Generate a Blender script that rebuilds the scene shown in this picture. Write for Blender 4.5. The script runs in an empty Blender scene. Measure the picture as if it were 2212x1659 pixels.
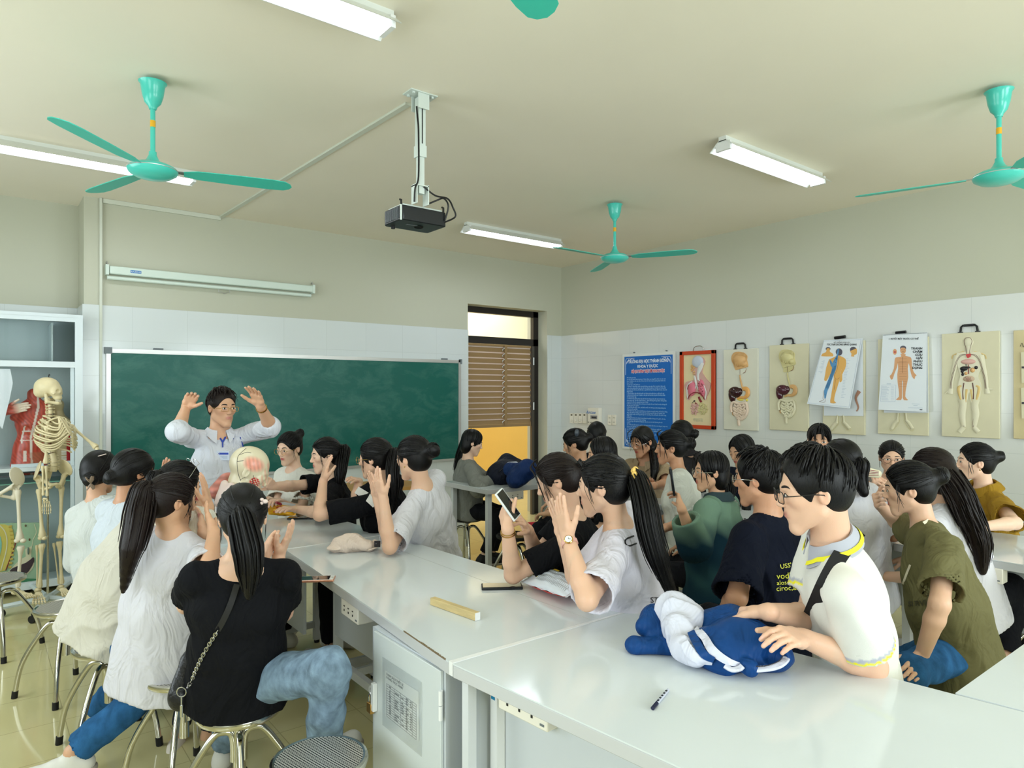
import bpy, math, random, time
import numpy as np
from mathutils import Vector, Matrix
T0 = time.time()
C = bpy.context.scene.collection
PI = math.pi
FPX, HOR, CH = 1472.0, 845.0, 1.65       # focal length in pixels, horizon row, camera height
RT = (0.7864057, -0.6177103)             # camera right in the room
FW = (0.6177103, 0.7864057)              # camera forward in the room
# ---------------------------------------------------------------- camera
cam = bpy.data.cameras.new('camera'); camo = bpy.data.objects.new('camera', cam); C.objects.link(camo)
camo.location = (0, 0, CH); camo.rotation_euler = (PI/2, 0, -math.atan2(FW[0], FW[1]))
cam.sensor_width = 36; cam.sensor_fit = 'HORIZONTAL'; cam.lens = FPX/2212*36
cam.shift_y = (HOR-829.5)/2212; cam.clip_start = 0.05
bpy.context.scene.camera = camo
# ---------------------------------------------------------------- world, exposure
wd = bpy.data.worlds.new('sky'); bpy.context.scene.world = wd; wd.use_nodes = True
wd.node_tree.nodes['Background'].inputs[0].default_value = (0.80, 0.92, 1.0, 1)
wd.node_tree.nodes['Background'].inputs[1].default_value = 1.2
vs = bpy.context.scene.view_settings
vs.view_transform = 'Standard'; vs.look = 'None'; vs.gamma = 1; vs.exposure = -0.28; vs.use_curve_mapping = False
def area(name, loc, rot, sx, sy, power, col, spread=PI):
    l = bpy.data.lights.new(name, 'AREA'); l.shape = 'RECTANGLE'; l.size = sx; l.size_y = sy; l.energy = power; l.color = col; l.spread = spread
    o = bpy.data.objects.new(name, l); C.objects.link(o); o.location = loc; o.rotation_euler = rot
    return o
WALL_L, WALL_R, WALL_B, WALL_S, CEIL, WY2 = -1.7, 6.22, 6.84, -2.6, 3.32, 7.25
DAY = (0.88, 0.98, 1.0)
# daylight standing in the window openings of the left and rear walls
area('daylight_left_front', (WALL_L-.10, 4.6, 1.8), (0, -PI/2, 0), 1.7, 2.4, 78, DAY)
area('daylight_left_rear', (WALL_L-.10, 0.9, 1.8), (0, -PI/2, 0), 1.7, 2.4, 78, DAY)
area('daylight_rear_left', (1.3, WALL_S-.10, 1.8), (PI/2, 0, 0), 2.0, 1.7, 140, DAY)
area('daylight_rear_right', (4.6, WALL_S-.10, 1.8), (PI/2, 0, 0), 2.0, 1.7, 140, DAY)
area('daylight_corridor', (5.2, 8.0, 3.3), (0, 0, 0), 3.0, 1.0, 80, (1, .97, .9))

# ---------------------------------------------------------------- picture measurements -> room coordinates
def W(px, py, D):
    X = (px-1106)/FPX*D
    return Vector((FW[0]*D+RT[0]*X, FW[1]*D+RT[1]*X, CH+(HOR-py)/FPX*D))
def ZP(px, py, z): return W(px, py, (CH-z)*FPX/(py-HOR))
def onY(px, py, y):
    k = (px-1106)/FPX; return W(px, py, y/(FW[1]+RT[1]*k))
def onX(px, py, x):
    k = (px-1106)/FPX; return W(px, py, x/(FW[0]+RT[0]*k))
def dirw(deg, pitch=0.0):
    """unit vector: 0 = away from the camera, 90 = to its right, 180 = towards it"""
    a = math.radians(deg); p = math.radians(pitch); c = math.cos(p)
    return Vector((c*(FW[0]*math.cos(a)+RT[0]*math.sin(a)), c*(FW[1]*math.cos(a)+RT[1]*math.sin(a)), math.sin(p)))
# ---------------------------------------------------------------- materials
MATS = {}
def srgb(c):
    return tuple(((v/255)/12.92 if v/255 <= .04045 else ((v/255+.055)/1.055)**2.4) for v in c)
def mat(name, rgb, rough=.5, metal=0, spec=.5, bump=0, bscale=60, var=0, vscale=6, trans=0, emit=0, coat=0, sub=0, alpha=1, stretch=None, ior=1.45):
    if name in MATS: return MATS[name]
    m = bpy.data.materials.new(name); m.use_nodes = True; nt = m.node_tree; b = nt.nodes['Principled BSDF']
    c = (*srgb(rgb), 1); b.inputs['Base Color'].default_value = c
    b.inputs['Roughness'].default_value = rough; b.inputs['Metallic'].default_value = metal
    b.inputs['Specular IOR Level'].default_value = spec; b.inputs['IOR'].default_value = ior
    b.inputs['Transmission Weight'].default_value = trans; b.inputs['Coat Weight'].default_value = coat
    b.inputs['Alpha'].default_value = alpha
    if sub:
        b.inputs['Subsurface Weight'].default_value = sub; b.inputs['Subsurface Radius'].default_value = (1, .3, .15); b.inputs['Subsurface Scale'].default_value = .01
    if emit:
        b.inputs['Emission Color'].default_value = c; b.inputs['Emission Strength'].default_value = emit
    if bump or var:
        tc = nt.nodes.new('ShaderNodeTexCoord'); mp = nt.nodes.new('ShaderNodeMapping'); nt.links.new(tc.outputs['Object'], mp.inputs[0])
        if stretch: mp.inputs['Scale'].default_value = stretch
    if bump:
        n = nt.nodes.new('ShaderNodeTexNoise'); n.inputs['Scale'].default_value = bscale; n.inputs['Detail'].default_value = 4
        nt.links.new(mp.outputs[0], n.inputs['Vector'])
        bp = nt.nodes.new('ShaderNodeBump'); bp.inputs['Strength'].default_value = bump; bp.inputs['Distance'].default_value = .01
        nt.links.new(n.outputs[0], bp.inputs['Height']); nt.links.new(bp.outputs[0], b.inputs['Normal'])
    if var:
        n = nt.nodes.new('ShaderNodeTexNoise'); n.inputs['Scale'].default_value = vscale; n.inputs['Detail'].default_value = 5
        nt.links.new(mp.outputs[0], n.inputs['Vector'])
        cr = nt.nodes.new('ShaderNodeValToRGB'); cr.color_ramp.elements[0].position = .3; cr.color_ramp.elements[1].position = .7
        cr.color_ramp.elements[0].color = (*[v*(1-var) for v in c[:3]], 1); cr.color_ramp.elements[1].color = (*[min(1, v*(1+var)) for v in c[:3]], 1)
        nt.links.new(n.outputs[0], cr.inputs[0]); nt.links.new(cr.outputs[0], b.inputs['Base Color'])
    MATS[name] = m
    return m
def nodes(m): return m.node_tree.nodes, m.node_tree.links, m.node_tree.nodes['Principled BSDF']
def vcmat(name, rough=.45, sub=0, coat=0, bump=0, bscale=200, spec=.5):
    """material whose colour is the mesh's own colour attribute"""
    m = mat(name, (200, 200, 200), rough, spec=spec, sub=sub, coat=coat, bump=bump, bscale=bscale)
    N, L, b = nodes(m)
    if not any(n.type == 'VERTEX_COLOR' for n in N):
        v = N.new('ShaderNodeVertexColor'); v.layer_name = 'col'; L.new(v.outputs[0], b.inputs['Base Color'])
    return m
# ---------------------------------------------------------------- objects
def tag(o, label=None, cat=None, group=None, kind=None):
    if label: o['label'] = label
    if cat: o['category'] = cat
    if group: o['group'] = group
    if kind: o['kind'] = kind
    return o
def thing(name, label, cat, loc=(0, 0, 0), rotz=0, group=None):
    o = bpy.data.objects.new(name, None); C.objects.link(o); o.empty_display_size = .1
    o.location = loc; o.rotation_euler = (0, 0, rotz)
    return tag(o, label, cat, group)
def link(name, me, parent=None, world=False):
    """world=True: the mesh is given in room coordinates although its parent is elsewhere"""
    o = bpy.data.objects.new(name, me); C.objects.link(o)
    if parent is not None:
        o.parent = parent
        if world:
            o.matrix_parent_inverse = pm(parent).inverted()
    return o
def pm(p):
    m = Matrix.LocRotScale(p.location, p.rotation_euler, p.scale)
    if p.parent: m = pm(p.parent) @ p.matrix_parent_inverse @ m
    return m
def copy_tree(o, parent=None):
    c = o.copy(); C.objects.link(c)
    if parent: c.parent = parent
    for ch in o.children: copy_tree(ch, c)
    return c
def frame(axis, up=Vector((0, 0, 1))):
    z = Vector(axis).normalized()
    if abs(z.dot(up)) > .98: up = Vector((1, 0, 0))
    x = up.cross(z).normalized(); y = z.cross(x)
    return x, y, z
class MB:
    """collects shapes and links them as one mesh"""
    def __init__(s): s.v = []; s.f = []; s.m = []; s.mi = 0; s.M = None
    def add(s, vs_, fs):
        n = len(s.v)
        if s.M is not None: vs_ = [s.M @ Vector(v) for v in vs_]
        s.v += [tuple(v) for v in vs_]; s.f += [tuple(i+n for i in f) for f in fs]; s.m += [s.mi]*len(fs)
        return s
    def use(s, i): s.mi = i; return s
    def box(s, a, b):
        x0, x1 = sorted((a[0], b[0])); y0, y1 = sorted((a[1], b[1])); z0, z1 = sorted((a[2], b[2]))
        return s.add([(x0,y0,z0),(x1,y0,z0),(x1,y1,z0),(x0,y1,z0),(x0,y0,z1),(x1,y0,z1),(x1,y1,z1),(x0,y1,z1)],
                     [(0,3,2,1),(4,5,6,7),(0,1,5,4),(1,2,6,5),(2,3,7,6),(3,0,4,7)])
    def obox(s, c, ax, ay, az, h):
        c = Vector(c); vs_ = []
        for k in (-1, 1):
            for i, j in ((-1,-1),(1,-1),(1,1),(-1,1)): vs_.append(c+ax*h[0]*i+ay*h[1]*j+az*h[2]*k)
        return s.add(vs_, [(0,3,2,1),(4,5,6,7),(0,1,5,4),(1,2,6,5),(2,3,7,6),(3,0,4,7)])
    def prism(s, pts, z0, z1):
        n = len(pts); vs_ = [(p[0], p[1], z0) for p in pts]+[(p[0], p[1], z1) for p in pts]
        return s.add(vs_, [tuple(range(n))[::-1], tuple(range(n, 2*n))]+[(i, (i+1) % n, n+(i+1) % n, n+i) for i in range(n)])
    def extr(s, pts, o, ax, ay, d):
        """polygon pts in the plane (ax, ay) at o, given thickness vector d"""
        o = Vector(o); d = Vector(d); n = len(pts); vs_ = [o+ax*p[0]+ay*p[1] for p in pts]; vs_ += [v+d for v in vs_]
        return s.add(vs_, [tuple(range(n))[::-1], tuple(range(n, 2*n))]+[(i, (i+1) % n, n+(i+1) % n, n+i) for i in range(n)])
    def tube(s, path, r, n=8, caps=True, flat=1.0, up=Vector((0, 0, 1))):
        path = [Vector(p) for p in path]; m = len(path); rs = r if hasattr(r, '__len__') else [r]*m
        vs_ = []; xprev = None
        for i, p in enumerate(path):
            t = (path[min(i+1, m-1)]-path[max(i-1, 0)])
            if t.length < 1e-9: t = Vector((0, 0, 1))
            t.normalize()
            if xprev is None: x, y, _ = frame(t, up)
            else:
                x = xprev-t*xprev.dot(t)
                if x.length < 1e-6: x, y, _ = frame(t, up)
                x.normalize(); y = t.cross(x)
            xprev = x
            for k in range(n):
                a = 2*PI*k/n; vs_.append(p+x*math.cos(a)*rs[i]+y*math.sin(a)*rs[i]*flat)
        fs = [(i*n+k, i*n+(k+1) % n, (i+1)*n+(k+1) % n, (i+1)*n+k) for i in range(m-1) for k in range(n)]
        if caps: fs += [tuple(range(n))[::-1], tuple(range((m-1)*n, m*n))]
        return s.add(vs_, fs)
    def cyl(s, a, b, r, n=16): return s.tube([a, b], r, n)
    def lathe(s, prof, c=(0, 0, 0), n=24, axis=(0, 0, 1), a0=0, a1=2*PI):
        c = Vector(c); x, y, z = frame(axis); full = abs(a1-a0-2*PI) < 1e-6; cols = n if full else n+1
        vs_ = [c+z*h+(x*math.cos(a0+(a1-a0)*k/n)+y*math.sin(a0+(a1-a0)*k/n))*r for r, h in prof for k in range(cols)]
        fs = []
        for i in range(len(prof)-1):
            for k in range(n):
                k2 = (k+1) % cols
                fs.append((i*cols+k, i*cols+k2, (i+1)*cols+k2, (i+1)*cols+k))
        return s.add(vs_, fs)
    def ell(s, c, r, n=12, m=8, rot=None):
        c = Vector(c); vs_ = []
        for i in range(m+1):
            t = PI*i/m
            for k in range(n):
                a = 2*PI*k/n; v = Vector((math.sin(t)*math.cos(a)*r[0], math.sin(t)*math.sin(a)*r[1], math.cos(t)*r[2]))
                vs_.append(c+(rot @ v if rot else v))
        return s.add(vs_, [(i*n+k, (i+1)*n+k, (i+1)*n+(k+1) % n, i*n+(k+1) % n) for i in range(m) for k in range(n)])
    def grid(s, fn, nu, nv):
        vs_ = [fn(i/nu, j/nv) for i in range(nu+1) for j in range(nv+1)]
        return s.add(vs_, [(i*(nv+1)+j, (i+1)*(nv+1)+j, (i+1)*(nv+1)+j+1, i*(nv+1)+j+1) for i in range(nu) for j in range(nv)])
    def build(s, name, mats, parent=None, world=False, smooth=True, bevel=0):
        me = bpy.data.meshes.new(name); me.from_pydata(s.v, [], s.f)
        for mm in (mats if isinstance(mats, (list, tuple)) else [mats]): me.materials.append(mm)
        if len(me.materials) > 1: me.polygons.foreach_set('material_index', s.m)
        me.validate(); me.update()
        if smooth:
            me.polygons.foreach_set('use_smooth', [True]*len(me.polygons))
            if hasattr(me, 'set_sharp_from_angle'): me.set_sharp_from_angle(angle=math.radians(38))
        o = link(name, me, parent, world)
        if bevel:
            b = o.modifiers.new('bevel', 'BEVEL'); b.width = bevel; b.segments = 2; b.limit_method = 'ANGLE'
        return o
def struct(name, mb, m, parent=None, **k):
    o = mb.build(name, m, parent, **k)
    if parent is None: o['kind'] = 'structure'
    return o
def smooth_path(pts, n=6):
    """Catmull-Rom through the points"""
    P = [Vector(p) for p in pts]; out = []
    for i in range(len(P)-1):
        p0 = P[max(i-1, 0)]; p1 = P[i]; p2 = P[i+1]; p3 = P[min(i+2, len(P)-1)]
        for k in range(n):
            t = k/n
            out.append(.5*((2*p1)+(p2-p0)*t+(2*p0-5*p1+4*p2-p3)*t*t+(3*p1-p0-3*p2+p3)*t**3))
    out.append(P[-1]); return out
def text(name, body, size, m, origin, ax, up, parent=None, align='LEFT', depth=.0006, space=1.0, line=1.0, bold=0, world=True, shear=0, fit=None):
    """flat raised lettering: ax = reading direction, up = up direction"""
    cu = bpy.data.curves.new(name, 'FONT'); cu.body = body; cu.size = size; cu.align_x = align; cu.extrude = depth; cu.space_character = space; cu.space_line = line; cu.offset = bold; cu.shear = shear
    cu.resolution_u = 2
    o = bpy.data.objects.new(name, cu); C.objects.link(o); bpy.context.view_layer.update()
    me = bpy.data.meshes.new_from_object(o.evaluated_get(bpy.context.evaluated_depsgraph_get())); bpy.data.objects.remove(o)
    ax = Vector(ax).normalized(); up = Vector(up).normalized(); n = ax.cross(up)
    if fit and len(me.vertices):
        xs = [v.co.x for v in me.vertices]; w = max(xs)-min(xs)
        if w > 0:
            k = fit/w
            for v in me.vertices: v.co.x *= k
    M = Matrix((( ax.x, up.x, n.x, origin[0]), (ax.y, up.y, n.y, origin[1]), (ax.z, up.z, n.z, origin[2]), (0, 0, 0, 1)))
    me.transform(M); me.materials.clear(); me.materials.append(m); me.name = name
    return link(name, me, parent, world=world and parent is not None)
# ---------------------------------------------------------------- implicit surfaces, for bodies, cloth and bones
class SD:
    def __init__(s): s.p = []
    def cone(s, a, b, ra, rb, k=.02, side=None, sx=1.0, cuts=(), op='u', col=None):
        """tapered capsule; its radius is multiplied by sx along the direction side"""
        a = np.array(a, float); b = np.array(b, float); R = max(ra, rb)*max(sx, 1)
        side = None if side is None else np.array(side, float)/np.linalg.norm(side)
        s.p.append(('c', (a, b, ra, rb, side, sx), k, cuts, op, np.minimum(a, b)-R, np.maximum(a, b)+R, col)); return s
    def ell(s, c, r, R=None, k=.02, cuts=(), op='u', col=None):
        c = np.array(c, float); r = np.array(r, float); R = np.eye(3) if R is None else np.array(R, float)
        m = max(r); s.p.append(('e', (c, r, R), k, cuts, op, c-m, c+m, col)); return s
    def chain(s, pts, rs, k=.01, **kw):
        for i in range(len(pts)-1): s.cone(pts[i], pts[i+1], rs[i], rs[i+1], k, **kw)
        return s
    def bounds(s, pad=.02):
        q = [p for p in s.p if p[4] == 'u']
        return np.min([p[5] for p in q], 0)-pad, np.max([p[6] for p in q], 0)+pad
    def eval(s, lo, h, n):
        F = np.full(n, 1.0, np.float32)
        for kind, a, k, cuts, op, b0, b1, col in s.p:
            i0 = np.maximum(np.floor((b0-k-2*h-lo)/h).astype(int), 0); i1 = np.minimum(np.ceil((b1+k+2*h-lo)/h).astype(int)+1, n)
            if np.any(i1 <= i0): continue
            X, Y, Z = np.meshgrid(*[(lo[q]+h*np.arange(i0[q], i1[q])).astype(np.float32) for q in range(3)], indexing='ij', sparse=True)
            d = s.dist(kind, a, X, Y, Z)
            for (pp, nn) in cuts:
                d = np.maximum(d, (X-pp[0])*nn[0]+(Y-pp[1])*nn[1]+(Z-pp[2])*nn[2])
            S = F[i0[0]:i1[0], i0[1]:i1[1], i0[2]:i1[2]]
            if op == 'u':
                if k > 0: hh = np.maximum(k-np.abs(S-d), 0)/k; S[...] = np.minimum(S, d)-hh*hh*k*.25
                else: np.minimum(S, d, out=S)
            else:
                d = -d
                if k > 0: hh = np.maximum(k-np.abs(S-d), 0)/k; S[...] = np.maximum(S, d)+hh*hh*k*.25
                else: np.maximum(S, d, out=S)
        return F
    @staticmethod
    def dist(kind, a, X, Y, Z):
        if kind == 'c':
            A, B, ra, rb, side, sx = a; ab = B-A; L2 = max(float(ab@ab), 1e-12)
            x, y, z = X-A[0], Y-A[1], Z-A[2]
            t = np.clip((x*ab[0]+y*ab[1]+z*ab[2])/L2, 0, 1)
            x = x-t*ab[0]; y = y-t*ab[1]; z = z-t*ab[2]
            rr = ra+(rb-ra)*t
            if side is None: return np.sqrt(x*x+y*y+z*z)-rr
            c = x*side[0]+y*side[1]+z*side[2]; q = x*x+y*y+z*z-c*c
            l = np.sqrt(np.maximum(q, 0)+c*c/sx**2)
            l2 = np.sqrt(np.maximum(q, 0)+c*c/sx**4)+1e-6
            return (l-rr)*l/l2
        c, r, R = a
        x, y, z = X-c[0], Y-c[1], Z-c[2]
        u = [(R[0][i]*x+R[1][i]*y+R[2][i]*z)/r[i] for i in range(3)]   # columns of R are the axes
        k0 = np.sqrt(u[0]**2+u[1]**2+u[2]**2); k1 = np.sqrt((u[0]/r[0])**2+(u[1]/r[1])**2+(u[2]/r[2])**2)+1e-6
        return k0*(k0-1)/k1
CORN = np.array([(i, j, k) for i in (0, 1) for j in (0, 1) for k in (0, 1)])
EDG = [(a, b) for a in range(8) for b in range(a+1, 8) if abs(CORN[a]-CORN[b]).sum() == 1]
def nets(F, lo, h):
    """surface nets: vertices and quads of the zero level"""
    S = F < 0; n = F.shape
    cnt = sum(S[i:n[0]-1+i, j:n[1]-1+j, k:n[2]-1+k].astype(np.int8) for i, j, k in CORN)
    act = (cnt > 0) & (cnt < 8); I = np.argwhere(act)
    if len(I) == 0: return np.zeros((0, 3)), np.zeros((0, 4), int)
    idx = np.full(act.shape, -1, np.int64); idx[act] = np.arange(len(I))
    acc = np.zeros((len(I), 3)); ct = np.zeros(len(I))
    for a, b in EDG:
        A = I+CORN[a]; B = I+CORN[b]; fa = F[A[:, 0], A[:, 1], A[:, 2]].astype(float); fb = F[B[:, 0], B[:, 1], B[:, 2]].astype(float)
        m = (fa < 0) != (fb < 0); t = np.where(m, fa/np.where(m, fa-fb, 1), 0)
        acc += np.where(m[:, None], A+t[:, None]*(B-A)-I, 0); ct += m
    V = (I+acc/ct[:, None])*h+lo
    Q = []
    for ax in range(3):
        sl0 = [slice(1, -1)]*3; sl1 = [slice(1, -1)]*3; sl0[ax] = slice(0, n[ax]-1); sl1[ax] = slice(1, n[ax])
        cr = S[tuple(sl0)] != S[tuple(sl1)]; E = np.argwhere(cr); off = np.array([1, 1, 1]); off[ax] = 0; E = E+off
        ins = S[E[:, 0], E[:, 1], E[:, 2]]
        u = np.zeros(3, int); v = np.zeros(3, int); u[(ax+1) % 3] = 1; v[(ax+2) % 3] = 1
        g = lambda q: idx[q[:, 0], q[:, 1], q[:, 2]]
        q = np.stack([g(E-u-v), g(E-v), g(E), g(E-u)], 1)
        q[~ins] = q[~ins][:, ::-1]
        Q.append(q[(q >= 0).all(1)])
    return V, np.concatenate(Q)
def sdf_mesh(name, sd, h, m, parent=None, fine=(), warp=None, color=None, origin=None):
    """h: cell size; fine: list of (lo, hi, h) boxes meshed more finely; warp(P, F): added to the field; color(V) -> rgb per vertex"""
    lo, hi = sd.bounds(2*h); Vs = []; Qs = []; base = 0
    boxes = [(np.array(lo), np.array(hi), h, True)]+[(np.array(a), np.array(b), hh, False) for a, b, hh in fine]
    for a, b, hh, coarse in boxes:
        n = np.ceil((b-a)/hh).astype(int)+1
        F = sd.eval(a, hh, n)
        if warp is not None: F = F+warp(a, hh, n)
        V, Q = nets(F, a, hh)
        if coarse and fine and len(Q):
            cen = V[Q].mean(1); keep = np.ones(len(Q), bool)
            for a2, b2, h2 in fine: keep &= ~(((cen > np.array(a2)+1.2*h) & (cen < np.array(b2)-1.2*h)).all(1))
            Q = Q[keep]
        Vs.append(V); Qs.append(Q+base); base += len(V)
    V = np.concatenate(Vs); Q = np.concatenate(Qs)
    used = np.zeros(len(V), bool); used[Q.ravel()] = True; mp = np.cumsum(used)-1; V = V[used]; Q = mp[Q]
    if origin is not None: V = V-np.array(origin)
    return np_mesh(name, V, Q, m, parent, None if color is None else color(V+(0 if origin is None else np.array(origin))))
def np_mesh(name, V, Q, m, parent=None, col=None):
    me = bpy.data.meshes.new(name); me.vertices.add(len(V)); me.vertices.foreach_set('co', V.astype(np.float32).ravel())
    me.loops.add(Q.size); me.loops.foreach_set('vertex_index', Q.ravel().astype(np.int32))
    me.polygons.add(len(Q)); me.polygons.foreach_set('loop_start', np.arange(0, Q.size, Q.shape[1], dtype=np.int32)); me.polygons.foreach_set('loop_total', np.full(len(Q), Q.shape[1], np.int32))
    me.polygons.foreach_set('use_smooth', np.ones(len(Q), bool)); me.update(calc_edges=True); me.validate()
    for mm in (m if isinstance(m, (list, tuple)) else [m]): me.materials.append(mm)
    if col is not None:
        at = me.color_attributes.new('col', 'FLOAT_COLOR', 'POINT'); at.data.foreach_set('color', np.c_[col, np.ones(len(col))].astype(np.float32).ravel())
    return link(name, me, parent, world=parent is not None)
def fold_warp(amp, sc, seed=0, axis=(0, 0, 1), st=.35):
    """cloth folds: smooth ridged waves stretched along an axis"""
    rs = np.random.RandomState(seed); ax = np.array(axis, float)/np.linalg.norm(axis)
    K = []
    for i in range(7):
        d = rs.normal(size=3); d -= ax*(d@ax)*(1-st); d /= np.linalg.norm(d)+1e-6; K.append((d*sc*(.6+.9*rs.rand()), rs.rand()*6.28, .5+rs.rand()*.5))
    def w(lo, h, n):
        X, Y, Z = np.meshgrid(*[(lo[q]+h*np.arange(n[q])).astype(np.float32) for q in range(3)], indexing='ij', sparse=True)
        q1 = .35*np.sin(X*11+Z*7+seed); q2 = .35*np.sin(Y*13-Z*9+seed*2)
        F = 0
        for d, p, a in K: F = F+a*np.sin(d[0]*X+d[1]*Y+d[2]*Z+p+3*q1+3*q2)
        F = F/3.0
        return (amp*(np.abs(F)-.45)).astype(np.float32)
    return w
# ================================================================ the room
paint = mat('wall_paint', (193, 194, 176), .85, bump=.03, bscale=300, spec=.2)
ceilm = mat('ceiling_paint', (238, 231, 213), .9, bump=.04, bscale=200, spec=.2, var=.015, vscale=1.2)
def tile_mat(name, axis, rgb, joint, w, hgt, ox, oz, rough=.12, mort=.0022, floor=False, var=0.02):
    m = mat(name, rgb, rough, spec=.5); N, L, b = nodes(m)
    tc = N.new('ShaderNodeTexCoord'); sp = N.new('ShaderNodeSeparateXYZ'); L.new(tc.outputs['Object'], sp.inputs[0])
    cb = N.new('ShaderNodeCombineXYZ'); ad = N.new('ShaderNodeVectorMath'); ad.operation = 'ADD'; ad.inputs[1].default_value = (-ox+40*w, -oz+40*hgt, 0)
    L.new(sp.outputs[axis], cb.inputs[0]); L.new(sp.outputs['Y' if floor else 'Z'], cb.inputs[1]); L.new(cb.outputs[0], ad.inputs[0])
    br = N.new('ShaderNodeTexBrick'); br.offset = 0; br.inputs['Scale'].default_value = 1; br.inputs['Mortar Size'].default_value = mort
    br.inputs['Brick Width'].default_value = w; br.inputs['Row Height'].default_value = hgt; br.inputs['Mortar Smooth'].default_value = .1
    c = srgb(rgb); br.inputs['Color1'].default_value = (*c, 1); br.inputs['Color2'].default_value = (*[v*(1-var) for v in c], 1); br.inputs['Mortar'].default_value = (*srgb(joint), 1)
    L.new(ad.outputs[0], br.inputs['Vector'])
    out = br.outputs['Color']
    if floor:
        n = N.new('ShaderNodeTexNoise'); n.inputs['Scale'].default_value = 3; n.inputs['Detail'].default_value = 8
        mx = N.new('ShaderNodeMixRGB'); mx.blend_type = 'MULTIPLY'; mx.inputs[0].default_value = .25
        L.new(br.outputs['Color'], mx.inputs[1]); L.new(n.outputs[0], mx.inputs[2]); out = mx.outputs[0]
    L.new(out, b.inputs['Base Color'])
    bp = N.new('ShaderNodeBump'); bp.inputs['Strength'].default_value = .25; bp.inputs['Distance'].default_value = .001; bp.invert = True
    L.new(br.outputs['Fac'], bp.inputs['Height']); L.new(bp.outputs[0], b.inputs['Normal'])
    return m
tileX = tile_mat('wall_tile_back', 'X', (214, 221, 222), (202, 209, 209), .45, .305, 1.087, 2.395)
tileY = tile_mat('wall_tile_side', 'Y', (219, 222, 220), (206, 210, 208), .45, .305, .2, 2.395)
floorm = tile_mat('floor_tile', 'X', (214, 205, 152), (176, 167, 120), .4, .4, .35, 4.48, rough=.09, mort=.002, floor=True, var=.03)
white = mat('white_enamel', (226, 228, 226), .35)
black = mat('black_plastic', (18, 18, 20), .4)
struct('floor', MB().box((WALL_L-.3, WALL_S-.3, -.12), (8.2, 10.5, 0)), floorm)
struct('ceiling', MB().box((WALL_L-.3, WALL_S-.3, CEIL), (WALL_R+.25, WY2+.25, CEIL+.12)), ceilm)
DX0, DX1, DZ = 4.69, 5.965, 2.715
b = MB(); T = .22
b.box((.72, WALL_B, 0), (DX0, WY2, CEIL)); b.box((DX1, WALL_B, 0), (WALL_R+.25, WY2, CEIL)); b.box((DX0, WALL_B, DZ), (DX1, WY2, CEIL))
wb = struct('wall_back', b, paint)
t = MB(); t.box((.72, WALL_B-.012, 0), (DX0, WALL_B, 2.395)); t.box((DX1, WALL_B-.012, 0), (WALL_R, WALL_B, 2.395)); t.box((.708, WALL_B-.012, 0), (.72, WY2, 2.395))
t.build('tile_facing', tileX, wb)
b = MB(); b.box((WALL_L-.25, WY2, 0), (.72, WY2+.2, CEIL)); wr = struct('wall_recess', b, paint)
MB().box((WALL_L, WY2-.012, 0), (.708, WY2, 2.395)).build('tile_facing', tileX, wr)
b = MB(); b.box((WALL_R, WALL_S-.2, 0), (WALL_R+.25, WALL_B, CEIL)); wr = struct('wall_right', b, paint)
MB().box((WALL_R-.012, WALL_S, 0), (WALL_R, WALL_B-.012, 2.395)).build('tile_facing', tileY, wr)
def holed(name, axis, c0, c1, a0, a1, holes, m):
    b = MB(); e = [a0]+[v for h in holes for v in h[:2]]+[a1]
    def bx(p, q, z0, z1):
        if axis == 'x': b.box((c0, p, z0), (c1, q, z1))
        else: b.box((p, c0, z0), (q, c1, z1))
    for i in range(0, len(e), 2): bx(e[i], e[i+1], 0, CEIL)
    for h in holes: bx(h[0], h[1], 0, h[2]); bx(h[0], h[1], h[3], CEIL)
    return struct(name, b, m)
holed('wall_left', 'x', WALL_L-.25, WALL_L, WALL_S-.2, WY2, [(-.35, 2.15, .9, 2.7), (3.35, 5.85, .9, 2.7)], paint)
holed('wall_rear', 'y', WALL_S-.25, WALL_S, WALL_L, WALL_R, [(.2, 2.4, .9, 2.75), (3.5, 5.7, .9, 2.75)], paint)
alum = mat('white_aluminium', (222, 226, 228), .3, spec=.5)
def window(n, axis, c, a0, a1, z0, z1):
    b = MB()
    for k in range(4):
        a = a0+(a1-a0-.05)*k/3
        b.box((c-.03, a, z0), (c+.03, a+.05, z1)) if axis == 'x' else b.box((a, c-.03, z0), (a+.05, c+.03, z1))
    for z in (z0, z1-.5, z1-.05): b.box((c-.03, a0, z), (c+.03, a1, z+.05)) if axis == 'x' else b.box((a0, c-.03, z), (a1, c+.03, z+.05))
    struct('window_%d' % n, b, alum)
window(1, 'x', WALL_L-.05, -.35, 2.15, .9, 2.7); window(2, 'x', WALL_L-.05, 3.35, 5.85, .9, 2.7)
window(3, 'y', WALL_S-.05, .2, 2.4, .9, 2.75); window(4, 'y', WALL_S-.05, 3.5, 5.7, .9, 2.75)
# corridor beyond the door
yel = mat('corridor_paint', (250, 196, 92), .8, var=.04, vscale=2); cre = mat('corridor_cream', (250, 236, 196), .8, var=.03, vscale=2)
b = MB(); b.box((3.0, 8.75, 0), (8.2, 8.9, 2.05)); wc = struct('wall_corridor', b, yel)
MB().box((3.0, 8.75, 2.05), (8.2, 8.9, 3.6)).build('upper_wall', cre, wc)
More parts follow.
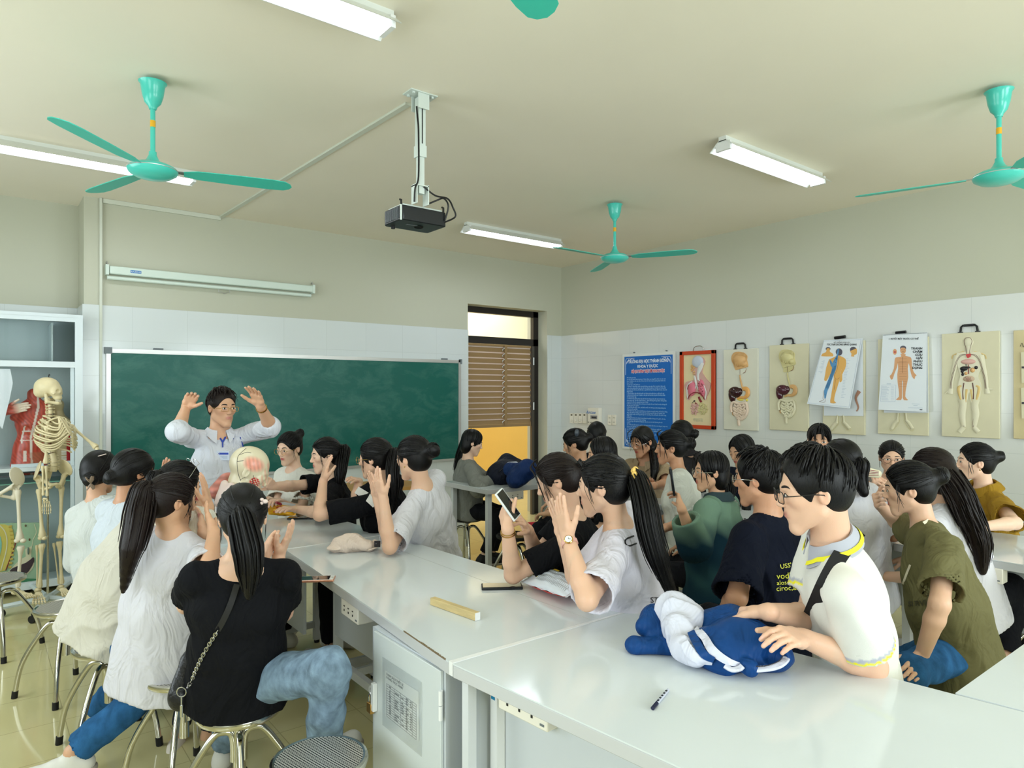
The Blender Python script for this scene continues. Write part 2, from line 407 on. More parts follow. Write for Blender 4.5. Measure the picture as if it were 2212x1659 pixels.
# door frame, transom and louvred shutter
dk = mat('dark_door_metal', (38, 33, 32), .35, spec=.5)
FY = 7.02
b = MB(); b.box((DX0, FY, 0), (DX0+.05, FY+.06, DZ)); b.box((DX1-.085, FY, 0), (DX1, FY+.06, DZ)); b.box((DX0, FY, DZ-.075), (DX1, FY+.06, DZ)); b.box((DX0, FY, 2.255), (DX1, FY+.06, 2.345))
dr = struct('door_1', b, dk)
MB().box((DX1-.125, FY-.02, 0), (DX1-.085, FY+.02, 2.25)).build('folded_leaf', mat('leaf_metal', (96, 92, 88), .3, metal=.6), dr)
for z in (.6, 1.4, 2.0): MB().cyl((DX1-.105, FY-.03, z), (DX1-.105, FY-.03, z+.1), .009).build('hinge', alum, dr)
SX0, SX1, SZ0, SZ1 = DX0+.05, DX1-.125, 1.185, 2.25
slat = mat('brown_slat', (156, 128, 90), .5, spec=.3)
sh = thing('louvred_shutter', 'brown horizontal louvred shutter in the upper part of the doorway', 'shutter', (SX0, FY, SZ0))
for z0_, z1_ in ((SZ0, SZ0+.035), (SZ1-.025, SZ1)): MB().box((SX0, FY+.005, z0_), (SX1, FY+.03, z1_)).build('rail', slat, sh, world=True)
gap_light = mat('pale_gap_light', (232, 216, 210), .5)  # light showing through the slat gaps, put in as pale-coloured strips
n = 14; XB = SX0+(SX1-SX0)*.60
for i in range(n):
    z = SZ0+.035+(SZ1-SZ0-.06)*(i+.5)/n
    ay = Vector((0, .40, .916)); MB().obox(((SX0+SX1)/2, FY+.02, z), Vector((1, 0, 0)), ay, ay.cross(Vector((1, 0, 0))), ((SX1-SX0)/2, .036, .003)).build('slat', slat, sh, world=True)
    MB().obox(((SX0+SX1)/2, FY+.028, z+.034), Vector((1, 0, 0)), Vector((0, .3, .95)), Vector((0, .95, -.3)), ((SX1-SX0)/2, .013, .002)).build('gap_light_strip', gap_light, sh, world=True)
    MB().tube([(XB-.045, FY-.012, z-.02), (XB-.06, FY-.02, z-.005), (XB-.02, FY-.018, z+.02)], .005, 6).build('clip', alum, sh, world=True)
MB().box((XB-.02, FY-.02, SZ0+.02), (XB+.02, FY-.006, SZ1-.01)).build('control_bar', slat, sh, world=True)
# cable trunking
trk = mat('trunking_plastic', (206, 210, 196), .5)
t = thing('cable_trunking', 'thin white cable trunking running up the wall and across the ceiling to the projector', 'cable trunking', (.842, WALL_B-.02, 0))
MB().box((.832, WALL_B-.028, 0), (.853, WALL_B-.0125, CEIL-.002)).build('vertical_run', trk, t, world=True)
MB().box((.86, WALL_B-.02, CEIL-.04), (1.83, WALL_B-.001, CEIL-.002)).build('horizontal_run', trk, t, world=True)
MB().obox((1.898, 5.15, CEIL-.008), Vector((1, 0, 0)), Vector((.0388, -1, 0)).normalized(), Vector((0, 0, 1)), (.018, 1.68, .007)).build('ceiling_run', trk, t, world=True)
# ---------------------------------------------------------------- blackboard
bm = mat('green_board', (22, 104, 88), .38, spec=.4); N, L, bb = nodes(bm)
tc = N.new('ShaderNodeTexCoord'); mp = N.new('ShaderNodeMapping'); mp.inputs['Scale'].default_value = (1.2, 1, 2.2); mp.inputs['Rotation'].default_value = (0, .5, 0)
n1 = N.new('ShaderNodeTexNoise'); n1.inputs['Scale'].default_value = 2.2; n1.inputs['Detail'].default_value = 10; n1.inputs['Roughness'].default_value = .7; n1.inputs['Distortion'].default_value = .5
n2 = N.new('ShaderNodeTexNoise'); n2.inputs['Scale'].default_value = 1.6; n2.inputs['Detail'].default_value = 4
r1 = N.new('ShaderNodeValToRGB'); r1.color_ramp.elements[0].position = .46; r1.color_ramp.elements[1].position = .80
r1.color_ramp.elements[0].color = (0, 0, 0, 1); r1.color_ramp.elements[1].color = (.36, .36, .36, 1)
mu = N.new('ShaderNodeMath'); mu.operation = 'MULTIPLY'
mx = N.new('ShaderNodeMixRGB'); mx.inputs[1].default_value = (*srgb((4, 90, 80)), 1); mx.inputs[2].default_value = (*srgb((150, 200, 185)), 1)
L.new(tc.outputs['Object'], mp.inputs[0]); L.new(mp.outputs[0], n1.inputs['Vector']); L.new(tc.outputs['Object'], n2.inputs['Vector'])
L.new(n1.outputs[0], r1.inputs[0]); L.new(r1.outputs[0], mu.inputs[0]); L.new(n2.outputs[0], mu.inputs[1]); L.new(mu.outputs[0], mx.inputs[0]); L.new(mx.outputs[0], bb.inputs['Base Color'])
BX0, BX1, BZ0, BZ1 = .88, 4.565, .826, 2.02; BY = WALL_B-.014
t = thing('blackboard', 'long green chalkboard with smeared chalk in a thin aluminium frame', 'blackboard', (BX0, BY, BZ0))
MB().box((BX0+.02, BY-.016, BZ0+.02), (BX1-.02, BY-.004, BZ1-.02)).build('writing_surface', bm, t, world=True)
al2 = mat('brushed_aluminium', (196, 196, 194), .35, metal=.7)
b = MB()
for z in (BZ0, BZ1-.025): b.box((BX0, BY-.028, z), (BX1, BY, z+.025))
b.box((BX0, BY-.028, BZ0), (BX0+.035, BY, BZ1)); b.box((BX1-.035, BY-.028, BZ0), (BX1, BY, BZ1))
b.box((BX0+.035, BY-.022, BZ1-.036), (BX1-.035, BY-.014, BZ1-.025))
b.build('frame', al2, t, world=True)
gc = mat('grey_plastic', (110, 118, 122), .5)
for x in (BX0, BX1): 
    for z in (BZ0, BZ1): MB().box((x-.012, BY-.032, z-.012 if z < 1 else z-.045), (x+.045 if x < 2 else x+.012, BY, z+.045 if z < 1 else z+.012)).build('corner_cap', gc, t, world=True)
for x in (1.25, 4.3): MB().box((x, BY-.02, BZ1+.001), (x+.08, BY, BZ1+.018)).build('hanger', gc, t, world=True)
# ---------------------------------------------------------------- roller projection screen
t = thing('projection_screen', 'rolled-up white projection screen mounted on the wall above the chalkboard', 'projection screen', (.9, WALL_B, 2.7))
cas = mat('screen_casing', (212, 226, 216), .35)
MB().box((.90, WALL_B-.075, 2.665), (2.72, WALL_B-.012, 2.735)).build('casing', cas, t, bevel=.01, world=True)
MB().cyl((.885, WALL_B-.055, 2.632), (2.70, WALL_B-.055, 2.632), .017).build('bottom_bar', cas, t, world=True)
for x in (.885, 2.725):
    MB().box((x-.012, WALL_B-.08, 2.655), (x+.012, WALL_B-.004, 2.742)).build('end_cap', cas, t, world=True)
    MB().tube([(x, WALL_B-.004, 2.76), (x, WALL_B-.03, 2.775), (x+.01, WALL_B-.045, 2.745)], .006).build('hook', al2, t, world=True)
MB().tube([(1.80, WALL_B-.055, 2.615), (1.80, WALL_B-.055, 2.59), (1.83, WALL_B-.055, 2.59), (1.85, WALL_B-.055, 2.575), (1.88, WALL_B-.055, 2.59), (1.90, WALL_B-.055, 2.59), (1.90, WALL_B-.055, 2.615)], .004).build('pull_handle', al2, t, world=True)
st = MB().box((1.06, WALL_B-.0765, 2.688), (1.145, WALL_B-.0745, 2.712)).build('sticker', mat('blue_sticker', (30, 120, 190), .4), t, world=True)
text('lettering', 'RAZEHE', .019, white, (1.064, WALL_B-.0772, 2.693), (1, 0, 0), (0, 0, 1), t, fit=.076)
# ---------------------------------------------------------------- ceiling fans
teal = mat('teal_enamel', (74, 200, 184), .3, spec=.5, coat=.3); blade_m = mat('teal_blade', (62, 190, 170), .45)
def fan(x, y, ang, label):
    t = thing('ceiling_fan', label, 'ceiling fan', (x, y, CEIL), 0, 'teal ceiling fans')
    MB().lathe([(0, -.165), (.018, -.165), (.022, -.15), (.04, -.13), (.052, -.09), (.06, -.035), (.07, -.022), (.066, -.022), (.052, -.035), (0, -.05)], n=24).build('canopy', teal, t)
    MB().tube([(-.02, 0, -.04), (-.02, 0, 0)], .004).tube([(.02, 0, -.04), (.02, 0, 0)], .004).build('hanging_bracket', al2, t)
    MB().cyl((0, 0, -.165), (0, 0, -.41), .0125).build('rod', teal, t)
    MB().lathe([(.0135, -.26), (.0135, -.225)]).build('rod_sticker', mat('yellow_sticker', (232, 176, 40), .5), t)
    MB().lathe([(.0125, -.39), (.019, -.392), (.02, -.41), (.032, -.435), (.05, -.452), (.05, -.458), (0, -.458)]).build('rod_cover', teal, t)
    MB().lathe([(.02, -.452), (.09, -.462), (.118, -.478), (.124, -.492), (.118, -.506), (.09, -.524), (.05, -.535), (0, -.538)], n=32).build('motor_housing', teal, t)
    MB().lathe([(.121, -.4865), (.1252, -.487), (.1252, -.4905), (.121, -.491)], n=32).build('housing_band', al2, t)
    for k in range(3):
        d = dirw(ang+120*k); s = Vector((-d.y, d.x, 0)); u = Vector((0, 0, 1))
        up = (s*.17+u).normalized(); sd = (s-u*.17).normalized(); o = Vector((0, 0, -.492))
        outl = [(.15, -.026), (.22, -.05), (.40, -.06), (.60, -.064), (.67, -.056), (.70, -.03), (.712, 0), (.70, .03), (.67, .05), (.60, .058), (.40, .056), (.22, .048), (.15, .026)]
        MB().extr(outl, o, d, sd, up*.004).build('blade', blade_m, t)
        MB().extr([(.11, -.014), (.2, -.02), (.2, .02), (.11, .014)], o+up*.004, d, sd, up*.004).build('blade_arm', mat('steel_arm', (150, 160, 160), .35, metal=.8), t)
    return t
fan(.74, 4.05, 65, 'teal three-blade ceiling fan nearest the blackboard, at the left')
fan(4.436, 4.177, 112, 'teal three-blade ceiling fan farthest from the camera, near the far right corner')
fan(4.414, 1.291, 64, 'teal three-blade ceiling fan at the right edge of the picture')
fan(.78, 1.30, 25, 'teal ceiling fan overhead of which only one blade tip shows at the top edge')
# ---------------------------------------------------------------- fluorescent lights
tube_m = mat('lit_tube', (240, 246, 255), .3, emit=28); ref_m = mat('reflector_enamel', (226, 230, 226), .35, metal=.2)
def fluo(x0, y, label):
    t = thing('fluorescent_light', label, 'light', (x0, y, CEIL), 0, 'twin tube ceiling lights')
    L_ = 1.25
    MB().box((.0, -.028, -.035), (L_, .028, 0)).build('housing', ref_m, t)
    b = MB(); b.extr([(-.10, -.085), (-.095, -.085), (-.028, -.032), (.028, -.032), (.095, -.085), (.10, -.085), (.03, -.026), (-.03, -.026)], (0, 0, 0), Vector((0, 1, 0)), Vector((0, 0, 1)), (L_, 0, 0))
    b.build('reflector', ref_m, t, smooth=False)
    for s in (-1, 1):
        MB().cyl((.03, s*.038, -.068), (L_-.03, s*.038, -.068), .0135, ).build('fluorescent_tube', tube_m, t)
    for x in (.006, L_-.03): MB().box((x, -.055, -.09), (x+.024, .055, -.035)).build('lamp_holder', white, t)
fluo(.06, 5.58, 'twin tube ceiling light partly hidden behind the left fan')
fluo(3.80, 5.58, 'twin tube ceiling light to the right of the projector, in front of the far corner')
fluo(3.84, 2.66, 'twin tube ceiling light at the upper right, between the two right fans')
fluo(.19, 2.70, 'twin tube ceiling light cut off by the top edge of the picture')
# ---------------------------------------------------------------- projector
px, py = 1.966, 3.34; wh = mat('mount_enamel', (206, 216, 210), .4); pb = mat('projector_black', (20, 24, 28), .35)
t = thing('projector', 'black projector hanging upside down from a white pole mount on the ceiling', 'projector', (px, py, CEIL))
b = MB().box((px-.085, py-.05, CEIL-.006), (px+.085, py+.05, CEIL)).box((px-.035, py-.04, CEIL-.09), (px+.035, py-.035, CEIL)).box((px-.035, py+.035, CEIL-.09), (px+.035, py+.04, CEIL))
for sx in (-.06, .06):
    for sy in (-.03, .03): b.box((px+sx-.006, py+sy-.006, CEIL-.016), (px+sx+.006, py+sy+.006, CEIL))
b.build('ceiling_plate', wh, t, world=True)
MB().box((px-.022, py-.022, 2.98), (px+.022, py+.022, CEIL-.02)).box((px-.026, py-.026, 2.965), (px+.026, py+.026, 3.03)).build('outer_pole', wh, t, world=True, smooth=False)
MB().box((px-.017, py-.017, 2.76), (px+.017, py+.017, 2.97)).build('inner_pole', wh, t, world=True)
MB().box((px-.003, py-.0235, 3.04), (px+.003, py-.021, 3.26)).build('cable_slot', black, t, world=True)
b = MB().box((px-.04, py-.03, 2.70), (px-.034, py+.03, 2.81)).box((px+.034, py-.03, 2.70), (px+.04, py+.03, 2.81)).box((px-.04, py-.03, 2.80), (px+.04, py+.03, 2.806))
b.build('tilt_bracket', wh, t, world=True)
nc = W(867, 458, 3.82); x0, y0 = nc.x, nc.y; z0, z1 = 2.615, 2.70
bd = MB().prism([(x0+.012, y0), (x0+.29, y0), (x0+.3, y0+.01), (x0+.3, y0+.205), (x0+.285, y0+.215), (x0+.015, y0+.215), (x0, y0+.2), (x0, y0+.012)], z0, z1).build('body', pb, t, bevel=.006, world=True)
MB().box((x0+.02, y0+.02, z1), (x0+.28, y0+.19, z1+.012)).build('top_tray', wh, t, world=True)
for k in range(13): MB().box((x0-.003, y0+.03+k*.012, z0+.012), (x0+.001, y0+.036+k*.012, z1-.01)).build('vent_fin', mat('vent_grey', (84, 90, 94), .4), bd, world=True)
MB().box((x0-.003, y0+.004, z0-.002), (x0+.006, y0+.01, z1)).build('grille_edge', wh, bd, world=True)
MB().lathe([(.026, 0), (.03, -.003), (.026, -.004)], (x0+.17, y0+.1, z0)).build('foot_ring', black, bd, world=True)
MB().cyl((x0+.05, y0+.19, z0-.012), (x0+.05, y0+.19, z0), .012).build('foot', black, bd, world=True)
MB().box((x0+.08, y0+.08, z0-.0015), (x0+.15, y0+.095, z0)).build('rating_label', mat('label_grey', (90, 96, 98), .5), bd, world=True)
for dx in (0.01, .29): MB().tube([(x0+dx, y0+.02, z1), (x0+dx, y0+.02, z1+.03), (x0+dx, y0+.035, z1+.035)], .006).build('screw_post', black, bd, world=True)
cb = mat('black_cable', (14, 14, 16), .4)
MB().tube(smooth_path([(px-.035, py-.02, 3.24), (px-.03, py-.02, 3.18), (px-.026, py-.025, 3.1), (px-.026, py-.025, 2.85), (px-.05, py-.03, 2.78), (px-.05, py-.02, 2.705)]), .005).build('power_cable', cb, t, world=True)
MB().tube(smooth_path([(px+.01, py-.02, 2.80), (px+.08, py-.03, 2.76), (px+.17, py-.02, 2.76), (px+.22, py, 2.72), (px+.235, py, 2.67), (px+.19, py+.05, 2.64)]), .005).build('video_cable', cb, t, world=True)
MB().tube(smooth_path([(px+.05, py+.05, 2.712), (px+.12, py+.02, 2.75), (px+.17, py+.02, 2.77), (px+.20, py+.02, 2.73), (px+.19, py+.04, 2.65)]), .005).build('video_cable', cb, t, world=True)
# ---------------------------------------------------------------- switches, breaker box, sockets
def wp(px_, py_): v = onX(px_, py_, WALL_R-.012); return v.y, v.z
XW = WALL_R-.0125; cream = mat('cream_plastic', (236, 232, 220), .35); brass = mat('old_brass', (200, 160, 80), .35, metal=.9)
for i in range(4):
    y0, z0 = wp(1234+9.3*i, 914); y1, z1 = wp(1242.5+9.3*i, 893)
    s = thing('fan_dimmer', 'round-knob fan speed switch, %s in the row of four by the doorway' % ('first from the left', 'second from the left', 'third from the left', 'rightmost')[i], 'switch', (XW, (y0+y1)/2, z0), 0, 'fan speed switches')
    MB().box((XW-.03, y0, z0), (XW, y1, z1)).build('cover_plate', cream, s, world=True, bevel=.003)
    yc = (y0+y1)/2; MB().lathe([(0, .02), (.012, .02), (.016, .016), (.017, 0)], (XW-.03, yc, z0+.04), 16, (-1, 0, 0)).build('knob', cream, s, world=True)
    MB().box((XW-.032, yc-.016, z1-.03), (XW-.029, yc+.016, z1-.012)).build('fan_mark', mat('print_grey', (90, 84, 60), .5), s, world=True)
y0, z0 = wp(1277, 917); y1, z1 = wp(1301, 881)
s = thing('breaker_box', 'white breaker box with blue handwriting beside the fan switches', 'breaker box', (XW, y0, z0))
MB().box((XW-.06, y1, z0), (XW, y0, z1)).build('box', cream, s, world=True, bevel=.006)
MB().box((XW-.063, y1+.03, z0+.075), (XW-.059, y0-.05, z0+.12)).build('switch_window', mat('window_grey', (150, 150, 152), .3), s, world=True)
for k in range(4): MB().box((XW-.07, y1+.04+.022*k, z0+.085), (XW-.06, y1+.053+.022*k, z0+.107)).build('breaker_toggle', mat('toggle', (60, 60, 66), .4), s, world=True)
text('marker_writing', 'Aircase', .06, mat('blue_marker', (30, 110, 190), .5), (XW-.0615, y0+.03, z0+.14), (0, -1, 0), (0, 0, 1), s, fit=.17, shear=.3)
text('marker_writing', 'K: 6m', .03, mat('dark_marker', (60, 60, 60), .5), (XW-.0615, y0-.0, z0+.02), (0, -1, 0), (0, 0, 1), s, fit=.09, shear=.3)
for i, px_ in enumerate((1314, 1323.3)):
    y0, z0 = wp(px_, 918); y1, z1 = wp(px_+8.5, 896)
    s = thing('wall_socket', 'white wall socket left of the blue notice board, %s of the pair' % ('left', 'right')[i], 'socket', (XW, y0, z0), 0, 'wall sockets')
    MB().box((XW-.012, y1, z0), (XW, y0, z1)).build('cover_plate', cream, s, world=True, bevel=.003)
    for zz in (.03, .085):
        for yy in (-.008, .008): MB().box((XW-.0135, (y0+y1)/2+yy-.002, z0+zz), (XW-.0115, (y0+y1)/2+yy+.002, z0+zz+.012)).build('socket_hole', black, s, world=True)
# ================================================================ tables
TZ = .83
topm = mat('table_laminate', (216, 223, 226), .10, spec=.5, var=.012, vscale=2.5); edge_m = mat('grey_edge_trim', (196, 198, 200), .3)
steel = mat('grey_steel_sheet', (198, 204, 210), .35, bump=.02, bscale=90); tubm = mat('powder_coated_tube', (214, 218, 222), .35); wtrim = mat('white_trim', (232, 234, 234), .3)
def table(name, label, quad, group='white lab tables', edges=True):
    t = thing(name, label, 'table', (quad[0][0], quad[0][1], 0), 0, group)
    MB().prism(quad, TZ-.004, TZ).build('tabletop', topm, t, world=True)
    cx = sum(q[0] for q in quad)/len(quad); cy = sum(q[1] for q in quad)/len(quad)
    MB().prism(quad, TZ-.042, TZ-.0045).build('edge_band', edge_m, t, world=True, bevel=.002)
    return t
def leg_frame(t, x0, y0, x1, y1):
    """two square legs with foot bars, under the table end between the two points"""
    for x, y in ((x0, y0), (x1, y1)): MB().box((x-.02, y-.02, .02), (x+.02, y+.02, TZ-.042)).build('leg', tubm, t, world=True)
    for x, y in ((x0, y0), (x1, y1)): MB().cyl((x, y, 0), (x, y, .02), .018).build('rubber_foot', black, t, world=True)
    for z in (.12,): MB().obox(((x0+x1)/2, (y0+y1)/2, z), Vector((x1-x0, y1-y0, 0)).normalized(), Vector((0, 0, 1)), Vector((y1-y0, x0-x1, 0)).normalized(), (math.hypot(x1-x0, y1-y0)/2-.02, .02, .012)).build('foot_bar', tubm, t, world=True)
def modesty(t, x0, y0, x1, y1, z0=.36): 
    MB().obox(((x0+x1)/2, (y0+y1)/2, (z0+TZ-.045)/2), Vector((x1-x0, y1-y0, 0)).normalized(), Vector((0, 0, 1)), Vector((y1-y0, x0-x1, 0)).normalized(), (math.hypot(x1-x0, y1-y0)/2, (TZ-.045-z0)/2, .008)).build('modesty_panel', steel, t, world=True)
def outlet(a, b_, z0, label, dep=.07):
    """socket strip under a table edge from a to b_, facing the left of a->b_"""
    a = Vector((a[0], a[1], 0)); b_ = Vector((b_[0], b_[1], 0)); d = (b_-a).normalized(); nrm = Vector((d.y, -d.x, 0)); l = (b_-a).length
    s = thing('socket_strip', label, 'socket strip', (a.x, a.y, z0), 0, 'socket strips under the tables')
    c = (a+b_)/2+Vector((0, 0, z0+.04))-nrm*dep/2
    MB().obox(c, d, nrm, Vector((0, 0, 1)), (l/2, dep/2, .0365)).build('strip_body', cream, s, world=True, bevel=.004)
    for k in range(3):
        for q in (0, 1):
            p = a+d*l*(.2+.25*k)+nrm*.0008+Vector((0, 0, z0+.045-.017*q)); MB().obox(p, d, nrm, Vector((0, 0, 1)), (.0035+.002*(1-q), .0008, .004 if q else .002)).build('pin_hole', black, s, world=True)
    MB().obox(a+d*l*.9+Vector((0, 0, z0+.018)), d, nrm, Vector((0, 0, 1)), (.008, .0015, .003)).build('maker_mark', gc, s, world=True)
    return s
G = TZ
t1 = table('lab_table', 'glossy white middle lab table with the wooden bar on it and a locker underneath', [(1.127, 1.747), (1.938, 1.736), (1.85, 3.50), (1.256, 3.50)])
t0 = table('lab_table', 'glossy white lab table at the far left, carrying the anatomical head', [(.95, 3.512), (1.85, 3.512), (1.82, 4.38), (.95, 4.38)])
t2 = table('lab_table', 'glossy white lab table in the foreground, with the crumpled jacket and the pen', [(1.127, 1.722), (1.945, 1.722), (2.0, 1.25), (2.08, .713), (2.13, .4), (2.2, -.25), (1.36, -.25), (1.206, .947)][::-1])
t3 = table('lab_table', 'white lab table top cut off at the bottom right corner', [(2.092, .712), (3.0, .712), (3.0, -.2), (2.22, -.2)][::-1])
MB().prism([(1.127, 1.724), (1.95, 1.722), (1.95, 1.733), (1.127, 1.745)], TZ-.04, TZ+.0015).build('joint_strip', wtrim, t2, world=True)
MB().prism([(.95, 3.501), (1.85, 3.501), (1.85, 3.511), (.95, 3.511)], TZ-.04, TZ+.0015).build('joint_strip', wtrim, t0, world=True)
wornm = mat('chipped_chipboard', (120, 104, 80), .9, bump=.5, bscale=90)
b = MB(); random.seed(3)
for k in range(60):
    y = 1.765+.30*k/60; x = 1.127+.129*(y-1.747)/1.753; w_ = (.001+.0035*random.random())*(1 if k < 34 else .35)
    b.box((x-.0006, y, TZ-.004), (x+w_, y+.0052, TZ+.0005))
b.build('chipped_edge', wornm, t1, world=True, smooth=False)
# seam down the length of the middle table's top
MB().prism([(1.73, 1.75), (1.7315, 1.75), (1.7115, 3.49), (1.71, 3.49)], TZ-.001, TZ+.0004).build('top_seam', mat('seam_grey', (168, 172, 168), .5), t1, world=True)
# locker under the middle table
t = thing('steel_locker', 'light grey steel locker with a padlocked door under the near end of the middle table', 'locker', (1.15, 1.79, 0))
LX, LY0, LY1 = 1.145, 1.79, 2.285; bz = .05
MB().box((LX, LY0, bz), (LX+.42, LY1, TZ-.044)).build('body', steel, t, world=True)
dm = mat('locker_door_steel', (206, 213, 214), .3, bump=.015, bscale=60)
d = MB().box((LX-.012, LY0+.012, bz+.01), (LX-.001, LY1-.03, TZ-.05)).build('door', dm, t, world=True, bevel=.002)
for z in (.63, .2): 
    for dz in (0, .047): MB().cyl((LX-.014, LY0+.008, z+dz), (LX-.014, LY0+.008, z+dz+.044), .007).build('hinge', wtrim, d, world=True)
h0 = LY1-.062
MB().box((LX-.03, h0, .50), (LX-.012, h0+.022, .60)).build('pull_handle', wtrim, d, world=True, bevel=.003)
pl = thing('padlock', 'small brass padlock hanging from the locker door', 'padlock', (LX-.02, LY1-.03, .5))
MB().box((LX-.033, LY1-.047, .487), (LX-.017, LY1-.013, .523)).build('lock_body', mat('brass_lock', (196, 152, 84), .3, metal=.9), pl, world=True, bevel=.003)
MB().tube(smooth_path([(LX-.025, LY1-.04, .52), (LX-.025, LY1-.04, .545), (LX-.025, LY1-.03, .556), (LX-.025, LY1-.02, .545), (LX-.025, LY1-.02, .52)], 4), .0035).build('shackle', mat('chrome', (220, 222, 224), .15, metal=1), pl, world=True)
MB().lathe([(.011, -.003), (.018, -.003), (.018, .003), (.011, .003), (.011, -.003)], (LX-.020, LY1-.028, .565), 16, (1, 0, 0)).build('hasp_ring', wtrim, d, world=True)
# paper list in a plastic sleeve
pp = thing('paper_list', 'printed list in a clear plastic sleeve taped to the locker door', 'paper', (LX-.013, 2.0, .4))
PX = LX-.0135; pap = mat('white_paper', (222, 226, 224), .6); ink = mat('grey_ink', (104, 106, 108), .7)
def onDoor(p, q): v = onX(p, q, PX); return v.y, v.z
ya, za = onDoor(833, 1445); yb, zb = onDoor(905, 1570)
MB().add([(PX, 2.16, .668), (PX, 1.93, .672), (PX, 1.93, .512), (PX, 2.16, .508), (PX-.0012, 2.16, .668), (PX-.0012, 1.93, .672), (PX-.0012, 1.93, .512), (PX-.0012, 2.16, .508)], [(0,1,2,3), (7,6,5,4), (0,4,5,1), (2,6,7,3), (1,5,6,2), (0,3,7,4)]).build('sheet', pap, pp, world=True)
b = MB()
for k in range(15):
    z = .625-.0082*k; b.box((PX-.0018, 1.945, z), (PX-.0012, 2.15, z+.001))
for y in (1.945, 1.97, 2.01, 2.05, 2.095, 2.125, 2.15): b.box((PX-.0018, y-.0006, .512), (PX-.0012, y+.0006, .626))
b.build('ruled_table', ink, pp, world=True)
text('heading', 'DANH SÁCH THIẾT BỊ\nPHÒNG THỰC HÀNH', .012, ink, (PX-.0015, 2.152, .655), (0, -1, 0), (0, 0, 1), pp, depth=.0003)
random.seed(5); b = MB()
for k in range(13):
    z = .619-.0082*k
    for y, w_ in ((2.13, .012), (2.09, .03), (2.045, .02), (2.014, .018), (1.984, .012)):
        if random.random() < .75: b.box((PX-.0018, y-w_*random.uniform(.5, 1), z), (PX-.0013, y, z+.0035))
b.build('row_text', ink, pp, world=True)
sl = mat('clear_sleeve', (240, 244, 244), .15, trans=.9, alpha=.35)
MB().box((PX-.003, 1.91, .47), (PX-.0022, 2.18, .71)).build('plastic_sleeve', sl, pp, world=True)
# middle table: panels and legs left of the locker
modesty(t1, 1.50, 2.30, 1.50, 3.42, .36)
MB().box((1.485, 2.36, .20), (1.515, 3.42, .24)).build('rail', tubm, t1, world=True); MB().box((1.16, 2.30, .10), (1.48, 2.33, .14)).build('cross_rail', tubm, t1, world=True)
leg_frame(t1, 1.52, 3.44, 1.80, 3.44); leg_frame(t1, 1.88, 1.80, 1.84, 2.3)
leg_frame(t0, 1.0, 4.32, 1.76, 4.32); leg_frame(t0, 1.0, 3.58, 1.80, 3.58); modesty(t0, 1.4, 3.6, 1.4, 4.3, .33)
outlet((1.197, 2.68), (1.187, 2.50), .718, 'cream socket strip under the edge of the middle table, left of the locker')
# foreground table: end frame, inner panel
MB().box((1.145, 1.668, .02), (1.175, 1.70, TZ-.042)).build('leg', tubm, t2, world=True)
MB().box((1.232, 1.642, .02), (1.262, 1.675, TZ-.042)).build('leg', wtrim, t2, world=True)
MB().box((1.175, 1.695, .04), (1.90, 1.705, TZ-.044)).build('end_panel', steel, t2, world=True)
MB().box((1.264, .93, .06), (1.276, 1.642, TZ-.044)).build('modesty_panel', steel, t2, world=True)
MB().box((1.25, .90, .02), (1.285, .93, TZ-.042)).build('leg', tubm, t2, world=True)
leg_frame(t2, 1.45, -.15, 2.1, -.15); MB().box((1.9, 1.66, .02), (1.93, 1.69, TZ-.042)).build('leg', tubm, t2, world=True)
leg_frame(t3, 2.2, .66, 2.95, .66); leg_frame(t3, 2.3, -.1, 2.95, -.1)
MB().box((1.2305, 1.652, .715), (1.2318, 1.670, .765)).build('blue_sticker', mat('cyan_sticker', (20, 130, 176), .4), t2, world=True)
outlet((1.205, 1.60), (1.222, 1.40), .715, 'cream three-outlet socket strip under the edge of the foreground table')
# row beside the right wall
tr = []
for i, (y0, y1) in enumerate(((-.2, 1.62), (1.635, 3.2), (3.215, 4.5))):
    q = [(3.89, y0), (4.66, y0), (4.66, y1), (3.89, y1)]
    t = table('lab_table', ('white lab table in front of the woman in mustard, cut by the right edge', 'white lab table by the right wall, middle one of the row behind the students', 'white lab table by the right wall, farthest of the row under the blue notice board')[i], q)
    leg_frame(t, 3.94, y0+.05, 4.6, y0+.05); leg_frame(t, 3.94, y1-.05, 4.6, y1-.05); modesty(t, 4.25, y0+.07, 4.25, y1-.07, .4); tr.append(t)
outlet((3.883, 1.32), (3.883, 1.12), .715, 'cream socket strip under the front edge of the right row, near the curly-haired student')
outlet((3.883, 2.70), (3.883, 2.50), .715, 'cream socket strip under the right row behind the denim jacket')
# table by the doorway
q = [(4.0, 4.92), (5.35, 4.92), (5.35, 5.55), (4.0, 5.55)]
A = ZP(1068, 1052, TZ); Bq = ZP(1150, 1068, TZ)
t = table('lab_table', 'small white lab table near the doorway piled with dark jackets', [(3.34, 4.58), (4.55, 4.58), (4.55, 5.25), (3.34, 5.25)])
leg_frame(t, 3.40, 4.65, 3.40, 5.18); leg_frame(t, 4.48, 4.65, 4.48, 5.18)
outlet((3.50, 4.573), (3.72, 4.573), .715, 'grey-white socket strip under the table near the doorway')
